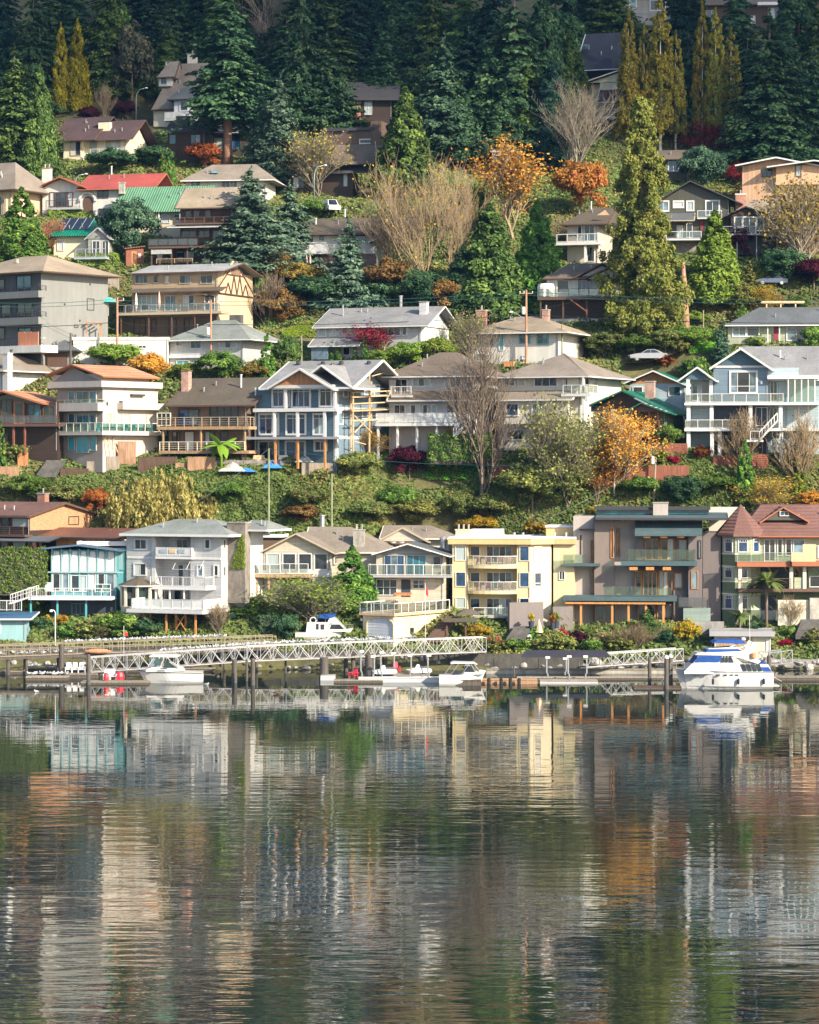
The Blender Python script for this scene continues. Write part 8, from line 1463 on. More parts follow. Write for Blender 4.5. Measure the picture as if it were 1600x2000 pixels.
# ---------------------------------------------------------------- boats
def hull(name_mat, L, B, fb_bow, fb_stern, parent, stem=.8, m='boat_white', chine=.35, nst=14):
    # bow at -x; x from 0 (bow, at deck) to L (stern)
    vs = []; fs = []; rows = []
    for i in range(nst+1):
        t = i/nst; sheer = fb_stern+(fb_bow-fb_stern)*(1-t)**1.6; hb = B/2*min(1, (t*2.1)**.62+.02) if t < .6 else B/2*(1-.06*(t-.6)); rake = stem*(1-t)**3
        hw = hb*(.55+.4*min(1, t*1.5)); sec = []
        for y, z in ((0, -.35), (hw*.8, -.12), (hw, chine*.6+.15*(1-t)), (hb, sheer)):
            xx = t*L+rake*max(0, (sheer-z)/sheer)*.9; sec.append((xx, y, z))
        rows.append(sec)
    m_ = MB()
    for sec in rows: vs += [(x, -y, z) for x, y, z in sec[::-1]]+[(x, y, z) for x, y, z in sec[1:]]
    k = 7
    for i in range(nst):
        for j in range(k-1): a = i*k+j; fs.append((a, a+1, a+k+1, a+k))
    fs.append(tuple(range(k))[::-1]); fs.append(tuple(range(nst*k, nst*k+k)))
    for i in range(nst): fs.append((i*k, (i+1)*k, (i+1)*k+k-1, i*k+k-1))
    return m_.add(vs, fs).build('hull', m, parent, False), rows
def slabz(poly, hw0, hw1, y0=0):             # side profile (x,z) extruded across the boat; top narrower
    zs = [p[1] for p in poly]; lo, hi = min(zs), max(zs); m = MB(); n = len(poly); w = [hw0+(hw1-hw0)*((z-lo)/(hi-lo+1e-6)) for _, z in poly]
    return m.add([(x, -w[i], z) for i, (x, z) in enumerate(poly)]+[(x, w[i], z) for i, (x, z) in enumerate(poly)], [tuple(range(n))[::-1], tuple(range(n, 2*n))]+[(i, (i+1) % n, n+(i+1) % n, n+i) for i in range(n)])
def yacht():
    py = 1346; o = W2(1321, py); s = S(o.y); e = empty('cabin_cruiser', o, R(3), 'big white flybridge cruiser with blue canvas covers', 'boat'); e.location.y += 1.2
    q = lambda x, y: ((x-1321)/s, (py-y)/s)
    L = (1510-1321)/s; h, rows = hull(None, L, 3.6, (py-1308)/s, (py-1313)/s, e, .75)
    MB().tube([(r[3][0], -r[3][1]-.03, r[3][2]) for r in rows], .06).build('rub_rail', 'trim_grey', e); MB().tube([(r[1][0], -r[2][1]-.01, .28) for r in rows[1:]], .03).build('boot_stripe', 'trim_grey', e)
    slabz([q(1335,1311), q(1350,1296), q(1380,1294), q(1500,1298), q(1508,1313), q(1508,1316), q(1335,1316)], 1.55, 1.45).build('deckhouse', 'boat_white', e)
    slabz([q(1353,1295), q(1364,1280), q(1425,1277), q(1450,1296)], 1.4, 1.2).build('cabin', 'boat_white', e)
    slabz([q(1356,1279), q(1362,1275), q(1452,1272), q(1486,1292), q(1480,1297), q(1432,1281)], 1.45, 1.4).build('bridge_deck', 'boat_white', e)
    slabz([q(1378,1276), q(1384,1267), q(1440,1264), q(1462,1278)], 1.2, 1.1).build('flybridge', 'boat_white', e)
    def side(poly, m, nm, y, th=.03): MB().prism([(q(*p)[0], y, q(*p)[1]) for p in poly], (0, th, 0)).build(nm, m, e)
    y0 = -1.47
    side([(1356,1293),(1363,1281),(1410,1281),(1404,1293)], 'canvas_blue', 'window_cover', y0-.02); MB().prism([Vector((*[q(1353,1295)[0]-.02], -1.3, q(1353,1295)[1])), Vector((q(1353,1295)[0]-.02, 1.3, q(1353,1295)[1])), Vector((q(1363,1281)[0]-.02, 1.15, q(1363,1281)[1])), Vector((q(1363,1281)[0]-.02, -1.15, q(1363,1281)[1]))], (-.04, 0, 0)).build('windscreen_cover', 'canvas_blue', e)
    for p in ([(1406,1294),(1411,1282),(1414,1282),(1414,1294)], [(1416,1294),(1416,1282),(1420,1282),(1421,1294)], [(1423,1294),(1422,1282),(1427,1282),(1433,1294)]): side(p, 'gl', 'window', y0-.02)
    for i in range(4): a = 1446+i*10; side([(a+4,1312),(a-1,1297),(a+7,1297),(a+12,1311)], 'gl', 'window', -1.58)
    for x in (1362, 1377, 1401, 1415, 1427, 1437): c = q(x, 1318); MB().box(c[0]-.16, c[0]+.16, -1.84 if x > 1395 else -1.6+ (1395-x)*.008, -1.5, c[1]-.06, c[1]+.06).build('porthole', 'gl', e)
    slabz([q(1479,1297), q(1494,1294), q(1508,1313), q(1492,1314)], 1.6, 1.4).build('aft_canvas', 'canvas_blue', e); slabz([q(1378,1273), q(1384,1268), q(1442,1268), q(1456,1274), q(1450,1277)], 1.28, 1.2).build('bridge_cover', 'canvas_blue', e)
    slabz([q(1392,1256), q(1400,1251), q(1446,1250), q(1460,1257), q(1450,1258)], 1.25, 1.1).build('bimini', 'canvas_blue', e)
    for x, z in ((1396, 1270), (1452, 1272)):
        for y in (-1.1, 1.1): MB().bar((*[q(x, z)[0]], y, q(x, z)[1]), (q(x+2, 1256)[0], y, q(x, 1256)[1]), .025).build('bimini_pole', 'steel', e)
    for y in (-1.25, 1.2): MB().prism([(q(1457,1284)[0], y, q(0,1284)[1]), (q(1466,1284)[0], y, q(0,1284)[1]), (q(1476,1256)[0], y, q(0,1256)[1]), (q(1470,1254)[0], y, q(0,1254)[1])], (0, .12, 0)).build('radar_arch', 'boat_white', e)
    for x0, y1, x1, yy in ((1423,1267,1441,1257),(1442,1268,1459,1260)): MB().bar((q(x0,y1)[0], -1.0, q(x0,y1)[1]), (q(x1,yy)[0], -1.0, q(x1,yy)[1]), .1).build('arch_strut', 'boat_white', e)
    MB().lathe((q(1456,1252)[0], 0, q(0,1252)[1]), [(.25,0),(.25,.2),(.1,.28)], 10).build('radar_dome', 'plastic_white', e); MB().bar((q(1470,1258)[0], .3, q(0,1258)[1]), (q(1469,1204)[0], .3, q(0,1204)[1]), .025).build('antenna', 'plastic_white', e)
    m = MB(); pts = [Vector(((x-1321)/s, -1.2 if x > 1340 else -.5, (py-1296)/s)) for x in (1310, 1322, 1338, 1352)]
    for a, b in zip(pts[:-1], pts[1:]): m.bar(a, b, .025)
    for p in pts: m.bar(p, (p.x, p.y, (py-1310)/s), .02)
    m.build('bow_rail', 'steel', e); c = q(1471, 1281); MB().lathe((c[0], -1.5, c[1]-.25), [(.12,0),(.3,.05),(.3,.5),(.12,.55)], 10).build('life_ring', 'orange_panel', e)
    MB().box(L-.1, L+.7, -1.4, 1.4, .25, .35).build('swim_platform', 'boat_white', e)
    for x in (1390, 1440, 1490): c = q(x, 1318); MB().lathe((c[0], -1.95, c[1]-1.0), [(.03,0),(.13,.08),(.13,.55),(.03,.65)], 8).build('fender', 'canvas_dark', e); MB().bar((c[0], -1.95, c[1]-.4), (c[0], -1.8, c[1]+.1), .015).build('fender_line', 'rubber', e)
    MB().tube([(.3,-.3,1.9),(-.6,.3,1.4),(-1.4,.9,.6)], .02, 4).build('mooring_line', 'plastic_white', e); MB().tube([(L-.3,1.2,1.5),(L+.8,1.7,.9),(L+1.6,2.2,.5)], .02, 4).build('mooring_line', 'plastic_white', e)
yacht()
def cruiser():
    py = 1335; o = W2(268, py); s = S(o.y); e = empty('cabin_cruiser', o, R(2), 'white hardtop fishing cruiser moored by the western floats', 'boat'); e.location.y += 1
    q = lambda x, y: ((x-268)/s, (py-y)/s); L = (395-268)/s; h, rows = hull(None, L, 2.6, (py-1309)/s, (py-1313)/s, e, .9)
    MB().tube([(r[3][0], -r[3][1]-.02, r[3][2]-.1) for r in rows], .04).build('rub_rail', 'trim_dark', e)
    slabz([q(284,1309), q(296,1303), q(330,1302), q(355,1304), q(360,1311), q(284,1312)], 1.0, .8).build('foredeck', 'boat_white', e)
    slabz([q(288,1302), q(300,1286), q(303,1286), q(296,1303)], 1.0, .9).build('windscreen', 'gl_sky', e)
    for p in ([(300,1302),(304,1287),(318,1287),(312,1300)], [(318,1303),(324,1289),(332,1293),(348,1304)]): MB().prism([(q(*a)[0], -1.02, q(*a)[1]) for a in p], (0,.03,0)).build('window', 'gl_green', e)
    slabz([q(290,1283), q(296,1279), q(345,1279), q(352,1281), q(345,1284)], 1.1, 1.0).build('hardtop', 'boat_white', e)
    for a, b in (((288,1303),(300,1284)), ((313,1302),(320,1284)), ((348,1305),(344,1284)), ((330,1293),(348,1305))):
        for y in (-1.03, 1.0): MB().bar((q(*a)[0], y, q(*a)[1]), (q(*b)[0], y, q(*b)[1]), .035).build('frame_pole', 'boat_white', e)
    MB().box(*[q(312,1306)[0], q(326,1306)[0]], -1.32, -1.2, q(0,1307)[1], q(0,1305)[1]).build('hull_window', 'gl', e)
    for x in (310, 322, 332): MB().bar((q(x,1279)[0], .2, q(0,1279)[1]), (q(x+4,1262)[0], .2, q(0,1266)[1]), .03).build('rod_holder', 'steel', e)
    MB().box(q(389,0)[0], q(396,0)[0], -.5, .5, .2, .95).build('outboard', 'boat_grey', e)
cruiser()
def walkaround():
    py = 1340; o = W2(948, py); s = S(o.y); e = empty('runabout', o, R(180), 'white walkaround boat with metal canopy frame at the brown dock', 'boat'); e.location.y += 1.6
    q = lambda x, y: ((948-x)/s, (py-y)/s); L = (948-858)/s; h, rows = hull(None, L, 2.2, (py-1316)/s, (py-1320)/s, e, .6)
    slabz([q(944,1318), q(930,1312), q(910,1311), q(905,1319)], .9, .7).build('foredeck', 'boat_white', e)
    for p in ([(930,1313),(920,1302),(908,1302),(905,1313)], [(902,1313),(884,1309),(880,1319),(900,1320)]): MB().prism([(q(*a)[0], .85, q(*a)[1]) for a in p], (0,.03,0)).build('window', 'gl', e)
    slabz([q(880,1297), q(884,1294), q(926,1295), q(930,1297)], .95, .9).build('canopy', 'plastic_white', e)
    for a, b in (((880,1320),(898,1296)), ((900,1322),(918,1296)), ((938,1314),(926,1297)), ((868,1320),(884,1297)), ((928,1313),(920,1297))):
        for y in (-.9, .9): MB().bar((q(*a)[0], y, q(*a)[1]), (q(*b)[0], y, q(*b)[1]), .03).build('frame_pole', 'alu', e)
    slabz([q(935,1314), q(938,1310), q(950,1312), q(946,1318)], .6, .5).build('bow_pod', 'boat_white', e); MB().box(q(866,0)[0], q(858,0)[0], -.4, .4, .3, 1.1).build('outboard', 'boat_grey', e)
walkaround()
def stored():
    D = 320.5; o = P(577, 1248, D); s = S(D); e = empty('cabin_boat', o, R(178), 'white cabin boat stored ashore with blue canvas top', 'boat'); e.location = P(690, 1248, D)+Vector((0, 1.4, 0))
    q = lambda x, y: ((690-x)/s, (1248-y)/s); L = (690-577)/s; hull(None, L, 2.5, (1248-1228)/s, (1248-1236)/s, e, .9)
    slabz([q(676,1230), q(655,1207), q(646,1204), q(640,1216), q(600,1216), q(598,1236), q(676,1234)], 1.05, .95).build('cabin', 'boat_white', e)
    for p in ([(673,1229),(664,1220),(648,1220),(645,1229)], [(634,1230),(634,1220),(627,1220),(627,1230)], [(623,1230),(623,1219),(618,1219),(618,1230)]): MB().prism([(q(*a)[0], 1.04, q(*a)[1]) for a in p], (0,.04,0)).build('window', 'gl', e)
    slabz([q(617,1207), q(625,1201), q(656,1199), q(654,1205), q(640,1209)], 1.1, 1.0).build('canvas_top', 'canvas_blue', e)
    for x in (620, 636): MB().bar((q(x,1216)[0], .9, q(0,1216)[1]), (q(x,1206)[0], .9, q(0,1206)[1]), .03).build('pole', 'steel', e)
    m = MB(); c = q(612, 1212); n = 12
    for k in range(n): t0, t1 = 6.283*k/n, 6.283*(k+1)/n; m.bar((c[0]+.35*math.cos(t0), 1.0, c[1]+.35*math.sin(t0)), (c[0]+.35*math.cos(t1), 1.0, c[1]+.35*math.sin(t1)), .08)
    m.build('life_ring', 'plastic_white', e)
    m = MB(); m.bar((q(690,1220)[0], .9, q(0,1220)[1]), (q(676,1221)[0], .9, q(0,1221)[1]), .03)
    for x in (690, 683, 676): m.bar((q(x,1220)[0], .9, q(0,1220)[1]), (q(x,1232)[0], .9, q(0,1232)[1]), .025)
    m.build('bow_rail', 'steel', e); MB().box(q(600,0)[0], q(577,0)[0], -1.0, 1.0, .2, .5).build('cockpit', 'boat_white', e)
    c = empty('boat_cradle', e.location+Vector((-3.3, -.2, 0)), 0, 'brown timber cradle under the stored cabin boat', 'cradle')
    for x in (-2, 0, 2): MB().box(x-.12, x+.12, -.8, .8, -1.2, .05).build('bearer', 'fence_tan', c)
stored()
# ---------------------------------------------------------------- chairs, gulls and small things on the docks
def adirondack(p, rz, m, label, grp):
    e = empty('garden_chair', p, rz, label, 'chair', grp)
    MB().hexa([(-.32,-.35,.36),(.32,-.35,.36),(.32,.25,.22),(-.32,.25,.22),(-.32,-.35,.41),(.32,-.35,.41),(.32,.25,.27),(-.32,.25,.27)]).build('seat', m, e)
    MB().hexa([(-.3,.22,.22),(.3,.22,.22),(.3,.28,.22),(-.3,.28,.22),(-.24,.52,1.1),(.24,.52,1.1),(.24,.57,1.1),(-.24,.57,1.1)]).build('backrest', m, e)
    for sx in (-.38, .38):
        MB().box(sx-.06, sx+.06, -.4, .4, .58, .63).build('armrest', m, e); MB().box(sx-.04, sx+.04, -.36, -.28, 0, .58).build('leg', m, e); MB().box(sx-.04, sx+.04, .2, .3, 0, .58).build('leg', m, e)
for i, px in enumerate((133, 145, 158)): adirondack(W2(px, 1324)+Vector((0, .8, .52)), .1, 'plastic_white', f'{["western","middle","eastern"][i]} white deck chair beside the thick dark piling', 'white deck chairs')
for i, px in enumerate((208, 219)): adirondack(W2(px, 1334)+Vector((0, .6, .32)), .1, 'plastic_white', f'{["western","eastern"][i]} white chair next to the red covers on the low float', 'white deck chairs')
adirondack(W2(690, 1331)+Vector((0, .7, .32)), -.6, 'red', 'bright red deck chair on the wooden float', 'red deck chairs'); adirondack(W2(774, 1322)+Vector((0, .7, .47)), .2, 'red', 'red deck chair on the grey lift platform', 'red deck chairs')
for i, (px, py, w) in enumerate(((232, 1334, .9), (206, 1336, .5))): e = MB().lathe((0,0,0), [(w*.6,0),(w*.62,.35),(w*.45,.75),(w*.1,.85)], 9).build('covered_gear', 'red'); e.location = W2(px, py)+Vector((0,.7,.32)); tag(e, f'{["large","small"][i]} red covered bundle on the low western float', 'cover')
def jetski(px, py, label, z=.6):
    e = empty('water_scooter', W2(px, py)+Vector((0, 1, z)), R(15), label, 'water scooter'); slabz([(-1.3,.1),(-1.5,.35),(-.3,.55),(1.2,.45),(1.3,.15),(1,0),(-.9,0)], .5, .35).build('hull', 'boat_grey', e); slabz([(-.6,.5),(-.3,.95),(-.05,.9),(0,.55)], .3, .15).build('cowl', 'boat_white', e); slabz([(.05,.5),(.1,.72),(1,.68),(1.1,.48)], .25, .2).build('seat', 'rubber', e)
jetski(820, 1326, 'grey water scooter on the eastern lift platform'); jetski(752, 1328, 'grey water scooter under the middle lift posts')
kay = MB().lathe((0,0,0), [(.02,0),(.22,.6),(.3,1.5),(.22,2.5),(.02,3.1)], 10).build('kayak', 'orange_panel'); kay.rotation_euler = (0, R(90), 0); kay.location = P(165, 1272, 311.5); tag(kay, 'orange kayak lying on the pier', 'kayak')
def gulls():
    import bmesh
    b = MB().lathe((0,0,0), [(.01,-.3),(.045,-.22),(.085,-.1),(.1,.05),(.075,.16),(.05,.2)], 8); body = MB(); 
    for v in b.v: body.v.append((v[2], v[0], v[1]+.17))
    body.f = list(b.f); body.lathe((.2,0,.24), [(.045,-.07),(.05,0),(.055,.05),(.035,.09),(.01,.1)], 7); body.bar((.24,0,.29), (.33,0,.27), .014, .004); bm_ = body.mesh('gull', 'gull_white', True)
    w = MB()
    for sy in (-1, 1): w.add([(.12, sy*.1, .2), (.0, sy*.115, .24), (-.34, sy*.03, .2), (-.12, sy*.112, .12), (.1, sy*.1, .13)], [(0,1,2,3,4)])
    w.add([(.1,-.06,.262),(.1,.06,.262),(-.3,.03,.215),(-.3,-.03,.215)], [(0,1,2,3)]); wm_ = w.mesh('wings', 'gull_grey'); lg = MB().bar((.0,.03,0), (0,.03,.1), .01, n=3).bar((0,-.03,0), (0,-.03,.1), .01, n=3).mesh('legs', 'beak')
    def gull(p, lab, grp):
        k = random.uniform(1.05, 1.3); g = link(bpy.data.objects.new('gull', bm_)); g.location = p; g.scale = (k, k, k); g.rotation_euler = (0, 0, random.choice((0, 3.14))+random.gauss(0, .7)); tag(g, lab, 'gull', grp)
        link(bpy.data.objects.new('wings', wm_), g); link(bpy.data.objects.new('legs', lg), g)
    for i in range(58):
        s = pl_*(.28+.55*(i+random.random()*.7)/58); gull(pier.location+pp(s, .05, 1.23), 'white gull perched on the front rail of the wooden pier', 'gulls on the pier rail')
    for i in range(30): gull(pier.location+pp(pl_*(.02+.3*random.random()), random.uniform(.4, 2.0), .02), 'white gull standing on the western end of the pier deck', 'gulls on the pier deck')
    Z = Vector((0,0,1.73))
    for i in range(52): gull(tA0.lerp(tA1, .45+.55*(i+random.random()*.8)/52)+Z, 'white gull perched on the top chord of the western truss ramp', 'gulls on the western ramp')
    for i in range(78): gull(tB0.lerp(tB1, .0+.70*(i+random.random()*.8)/78)+Z+Vector((0, random.choice((0, 0, 1.4)), .02)), 'white gull perched on the top of the long level truss span', 'gulls on the long truss')
    for i in range(22): gull(W2(random.uniform(55, 130), 1327)+Vector((0, random.uniform(.3, 1.8), .43)), 'white gull resting on the western float beside the thick piling', 'gulls on the western float')
    for i in range(16): gull(W2(random.uniform(50, 110), 1311)+Vector((0, random.uniform(.2, 1.2), .43)), 'white gull resting on the long back float', 'gulls on the back float')
    for px, py, lab in ((71, 1352, 'lone gull swimming off the western float'), (403, 1338, 'lone gull swimming beside the stern of the white fishing cruiser')): gull(W2(px, py)-Vector((0,0,.12)), lab, 'swimming gulls')
    d = link(bpy.data.objects.new('duck', bm_)); d.location = W2(541, 1356)-Vector((0,0,.1)); d.scale = (1.6, 1.6, 1.6); d.material_slots[0].link = 'OBJECT'; d.material_slots[0].material = mat('darkwood'); tag(d, 'dark brown water bird swimming in open water', 'bird')
gulls()
fp = empty('flagpole', P(242, 1290, 309.5), 0, 'thin pole with a small red flag at the pier', 'flagpole'); MB().bar((0,0,-1), (0,0,3.9), .03).build('pole', 'plastic_white', fp); MB().prism([(.03,0,3.2),(.45,.05,3.1),(.45,.05,2.7),(.03,0,2.8)], (0,.01,0)).build('flag', 'flag_red', fp)
f2 = empty('flagpole', P(831, 1245, 321), 0, 'slim flagpole with red and white flag beside the boathouse deck', 'flagpole'); MB().bar((0,0,-1), (0,0,6.3), .035).build('pole', 'plastic_white', f2); MB().prism([(.03,0,5.9),(.3,.1,5.5),(.35,.1,4.7),(.03,0,5.0)], (0,.01,0)).build('flag', 'flag_red', f2)
lp = empty('pier_lamp', P(108, 1252, 320.5), 0, 'white lamp post with hooked arm behind the pier', 'lamp'); MB().tube([(0,0,-.5),(0,0,3.3),(-.15,0,3.55),(-.5,0,3.6)], .06, 6).build('post', 'plastic_white', lp); MB().lathe((-.5,0,3.4), [(.2,0),(.15,.2),(.05,.25)], 8).build('lamp_head', 'plastic_white', lp)
# patio: parasol, table, chairs, planters, steps, pergola
pt = P(1053, 1224, 324.5); pt.z = gz(pt.x, pt.y)+.1; par = empty('parasol', pt, 0, 'half-folded orange and cream striped parasol on the waterfront patio', 'parasol'); MB().bar((0,0,0), (0,0,2.6), .03).build('pole', 'trim', par)
for k in range(8):
    t0, t1 = 6.283*k/8, 6.283*(k+1)/8; MB().add([(0,0,2.85),(.52*math.cos(t0),.52*math.sin(t0),1.25),(.52*math.cos(t1),.52*math.sin(t1),1.25)], [(0,1,2)]).build('canopy_panel', 'umbrella' if k % 2 else 'umbrella_white', par)
tb = empty('patio_table', pt+Vector((.1, -.5, 0)), 0, 'pale green glass-topped table under the striped parasol', 'table'); MB().lathe((0,0,.7), [(.7,0),(.7,.05)], 14).build('table_top', 'clear_green', tb); MB().bar((0,0,0), (0,0,.7), .05).build('leg', 'trim', tb)
for i, (dx, dy) in enumerate(((-1.1,-.4),(1.1,-.3),(.2,-1.4))):
    c = empty('patio_chair', pt+Vector((dx, dy, 0)), i*2.0, f'{["western","eastern","nearest"][i]} white wire chair at the striped parasol table', 'chair', 'white patio chairs'); MB().box(-.25,.25,-.25,.25,.42,.47).build('seat', 'plastic_white', c); MB().box(-.25,.25,.22,.26,.47,1.0).build('backrest', 'plastic_white', c)
    for a, b in ((-.23,-.23),(.23,-.23),(-.23,.23),(.23,.23)): MB().box(a-.02,a+.02,b-.02,b+.02,0,.42).build('leg', 'plastic_white', c)
for i, (px, py, m) in enumerate(((1038, 1222, 'lf_yellow'), (1087, 1222, 'lf_lime'), (1080, 1224, 'lf_rust'))):
    D = 324.2; p = P(px, py, D); e = empty('planter', p, 0, f'{["yellow-flowered","lime-leaved","russet-leaved"][i]} planter pot by the striped parasol', 'planter'); MB().lathe((0,0,-.3), [(.25,0),(.36,.8),(.3,.8)], 10).build('pot', 'navy', e); o = link(bpy.data.objects.new('plant', PROTO['shrub'][0][0]), e); o.scale = (.32,.32,.5); o.location = (0,0,.45); o.material_slots[0].link = 'OBJECT'; o.material_slots[0].material = mat(m)
def steps(px0, py0, px1, py1, D0, D1, w, n, m, label):
    a, b = P(px0, py0, D0), P(px1, py1, D1); e = empty('garden_steps', a, 0, label, 'steps'); d = b-a
    for i in range(n): c = d*((i+.5)/n); MB().box(c.x-w/2, c.x+w/2, c.y-.3, c.y+.5, c.z-.6, c.z).build('step', m, e)
steps(1005, 1246, 1022, 1222, 321.5, 325, 2.0, 7, 'rock_dark', 'stone garden steps below the mauve garden wall'); steps(845, 1246, 884, 1202, 321, 325.5, 1.6, 11, 'trim_brown', 'dark stepped path climbing beside the boathouse'); steps(90, 925, 110, 897, 351.5, 354.5, 2.4, 8, 'rock_dark', 'concrete steps at the taupe house garden'); steps(1580, 1240, 1592, 1208, 322, 325, 3.2, 8, 'rock_dark', 'broad stone steps at the east edge of the shore')
pg = empty('pergola', P(900, 1245, 322), 0, 'dark brown pergola with flat roofs beside the boathouse steps', 'pergola')
for x in (-1.6, .6, 1.6): MB().box(x-.1, x+.1, 0, .2, -.5, 1.8).build('post', 'darkwood', pg)
MB().hexa([(-2,-.6,1.8),(1.9,-.6,1.8),(1.9,1.6,2.0),(-2,1.6,2.0),(-2,-.6,1.95),(1.9,-.6,1.95),(1.9,1.6,2.15),(-2,1.6,2.15)]).build('roof', 'r_umber', pg); MB().hexa([(-.5,1.8,2.5),(2.3,1.8,2.5),(2.3,3.6,2.7),(-.5,3.6,2.7),(.4,2.4,3.1),(1.4,2.4,3.1),(1.4,3.0,3.15),(.4,3.0,3.15)]).build('upper_roof', 'r_umber', pg)
# ---------------------------------------------------------------- poles, wires, lamps
POLES = {}
def upole(key, px, yt, yb, D, label, m='pole', r=.16, arm=False, can=None, lean=0.0, lamp=False):
    x = (px-800)/FPX*D; zt = CZ-(yt-HY)/FPX*D; zb = gz(x, D); e = empty('utility_pole', (x, D, zb), 0, label, 'pole', 'utility poles'); h = zt-zb; MB().bar((0,0,-.5), (lean*h,0,h), r, r*.75, 8).build('pole', m, e); POLES[key] = Vector((x+lean*h, D, zt))
    if arm:
        MB().box(-.95,.95,-.06,.06,h-.55,h-.42).build('crossarm', m, e)
        for s in (-.85, -.3, .85): MB().lathe((s,0,h-.42), [(.05,0),(.08,.12),(.05,.25)], 6).build('insulator', 'plastic_white', e)
    if can: MB().lathe((-.38+lean*can,-.05,can), [(.24,0),(.26,.1),(.26,.9),(.2,1.0)], 10).build('transformer', 'plastic_white', e)
    if lamp: MB().tube([(0,0,h-4.2),(-1.4,0,h-3.2),(-1.9,0,h-3.0)], .05, 6).build('lamp_arm', 'alu', e); MB().hexa([(-2.3,-.12,-.1+h-3),(-1.8,-.12,h-3.1),(-1.8,.12,h-3.1),(-2.3,.12,h-3.1),(-2.2,-.1,h-2.85),(-1.8,-.1,h-2.95),(-1.8,.1,h-2.95),(-2.2,.1,h-2.85)]).build('lamp_head', 'plastic_white', e)
upole('a', 229, 580, 705, 377, 'brown utility pole in front of the white garage building', 'pole_brown', .2, True); upole('b', 412, 585, 690, 379, 'utility pole with transformer in front of the small white house', 'pole_brown', .16, True, 5.0); upole('c', 1028, 566, 705, 379, 'tall utility pole with transformer and street lamp before the tan hipped house', 'pole_brown', .2, True, 7.2, lamp=True)
upole('d', 525, 876, 1042, 342.5, 'greenish pole above the cream gable roof', 'pole_green', .17); upole('e', 648, 925, 1030, 342.5, 'shorter greenish pole at the bramble bank', 'pole_green', .17); upole('f', 1277, 893, 1000, 347, 'leaning pale pole with transformer above the modern house', 'pole', .16, False, 4.2, .05)
upole('g', 193, 650, 708, 376, 'thin pole beside the brown utility pole', 'pole_green', .1); upole('h', 589, 655, 710, 376, 'short greenish pole beside the loose cypress', 'pole_green', .15); upole('i', 1098, 634, 695, 378, 'thin greenish pole at the tan hipped house', 'pole_green', .13); upole('j', 1374, 606, 645, 392, 'short pale post beside the dead trunk', 'pole', .12); upole('k', 138, 650, 700, 375, 'dark stub pole beside the garage', 'pile', .18)
def wire(p, q, sag, label, r=.022, m='wire_teal'):
    pts = [p.lerp(q, i/14)-Vector((0,0,sag*4*(i/14)*(1-i/14))) for i in range(15)]; o = MB().tube(pts, r, 4).build('overhead_wire', m); tag(o, label, 'wire', 'overhead wires')
L_ = Vector((-62, 372, POLES['a'].z-.5)); R_ = Vector((64, 376, POLES['c'].z-1.2)); seq = [('the west edge and the brown utility pole', L_, POLES['a']), ('the brown pole and the transformer pole', POLES['a'], POLES['b']), ('the transformer pole and the tall lamp pole', POLES['b'], POLES['c']), ('the tall lamp pole and the east edge', POLES['c'], R_)]
for nm, p, q in seq:
    for k, dz in enumerate((-.25, -.75, -3.4)): wire(p+Vector((0,0,dz)), q+Vector((0,0,dz)), .5, f'{["upper","middle","lowest"][k]} overhead wire between {nm}', .03 if k < 2 else .04, 'wire_teal' if k < 2 else 'wire')
wire(POLES['d'], POLES['f'], 1.5, 'slack wire from the greenish pole to the leaning pale pole'); wire(POLES['f'], P(1040, 1025, 343), .6, 'wire falling from the leaning pole towards the yellow house', .02, 'alu'); wire(POLES['d'], P(330, 1010, 344), .6, 'wire falling west from the greenish pole', .02, 'alu'); wire(POLES['h'], P(560, 705, 374), .2, 'guy wire of the short greenish pole', .02, 'alu'); wire(POLES['c']-Vector((0,0,3)), P(1215, 560, 392), .3, 'wire rising from the lamp pole to the white chalet', .02, 'wire')
def lampost(px, ytop, ybase, side, label):
    D = Dfor(px, ybase); x = (px-800)/FPX*D; zb = gz(x, D); h = CZ-(ytop-HY)/FPX*D-zb; e = empty('street_lamp', (x, D, zb), 0, label, 'street lamp', 'street lamps'); s = side
    MB().tube([(0,0,-.3),(0,0,h*.75),(.15*s,0,h*.88),(.6*s,0,h*.97),(1.5*s,0,h)], [.13,.1,.09,.08,.07], 8).build('pole', 'lampgreen', e, True); MB().lathe((1.75*s,0,h-.1), [(.12,0),(.3,.08),(.25,.2),(.08,.26)], 8).build('lamp_head', 'plastic_white', e)
lampost(266, 172, 262, 1, 'green street lamp beside the steep-roofed house'); lampost(614, 323, 402, 1, 'green street lamp beside the white van'); lampost(147, 340, 412, 1, 'green street lamp in front of the red roof'); lampost(1575, 132, 215, 1, 'green street lamp at the upper east edge'); lampost(762, -40, 58, 1, 'street lamp in the dark wood at the top')
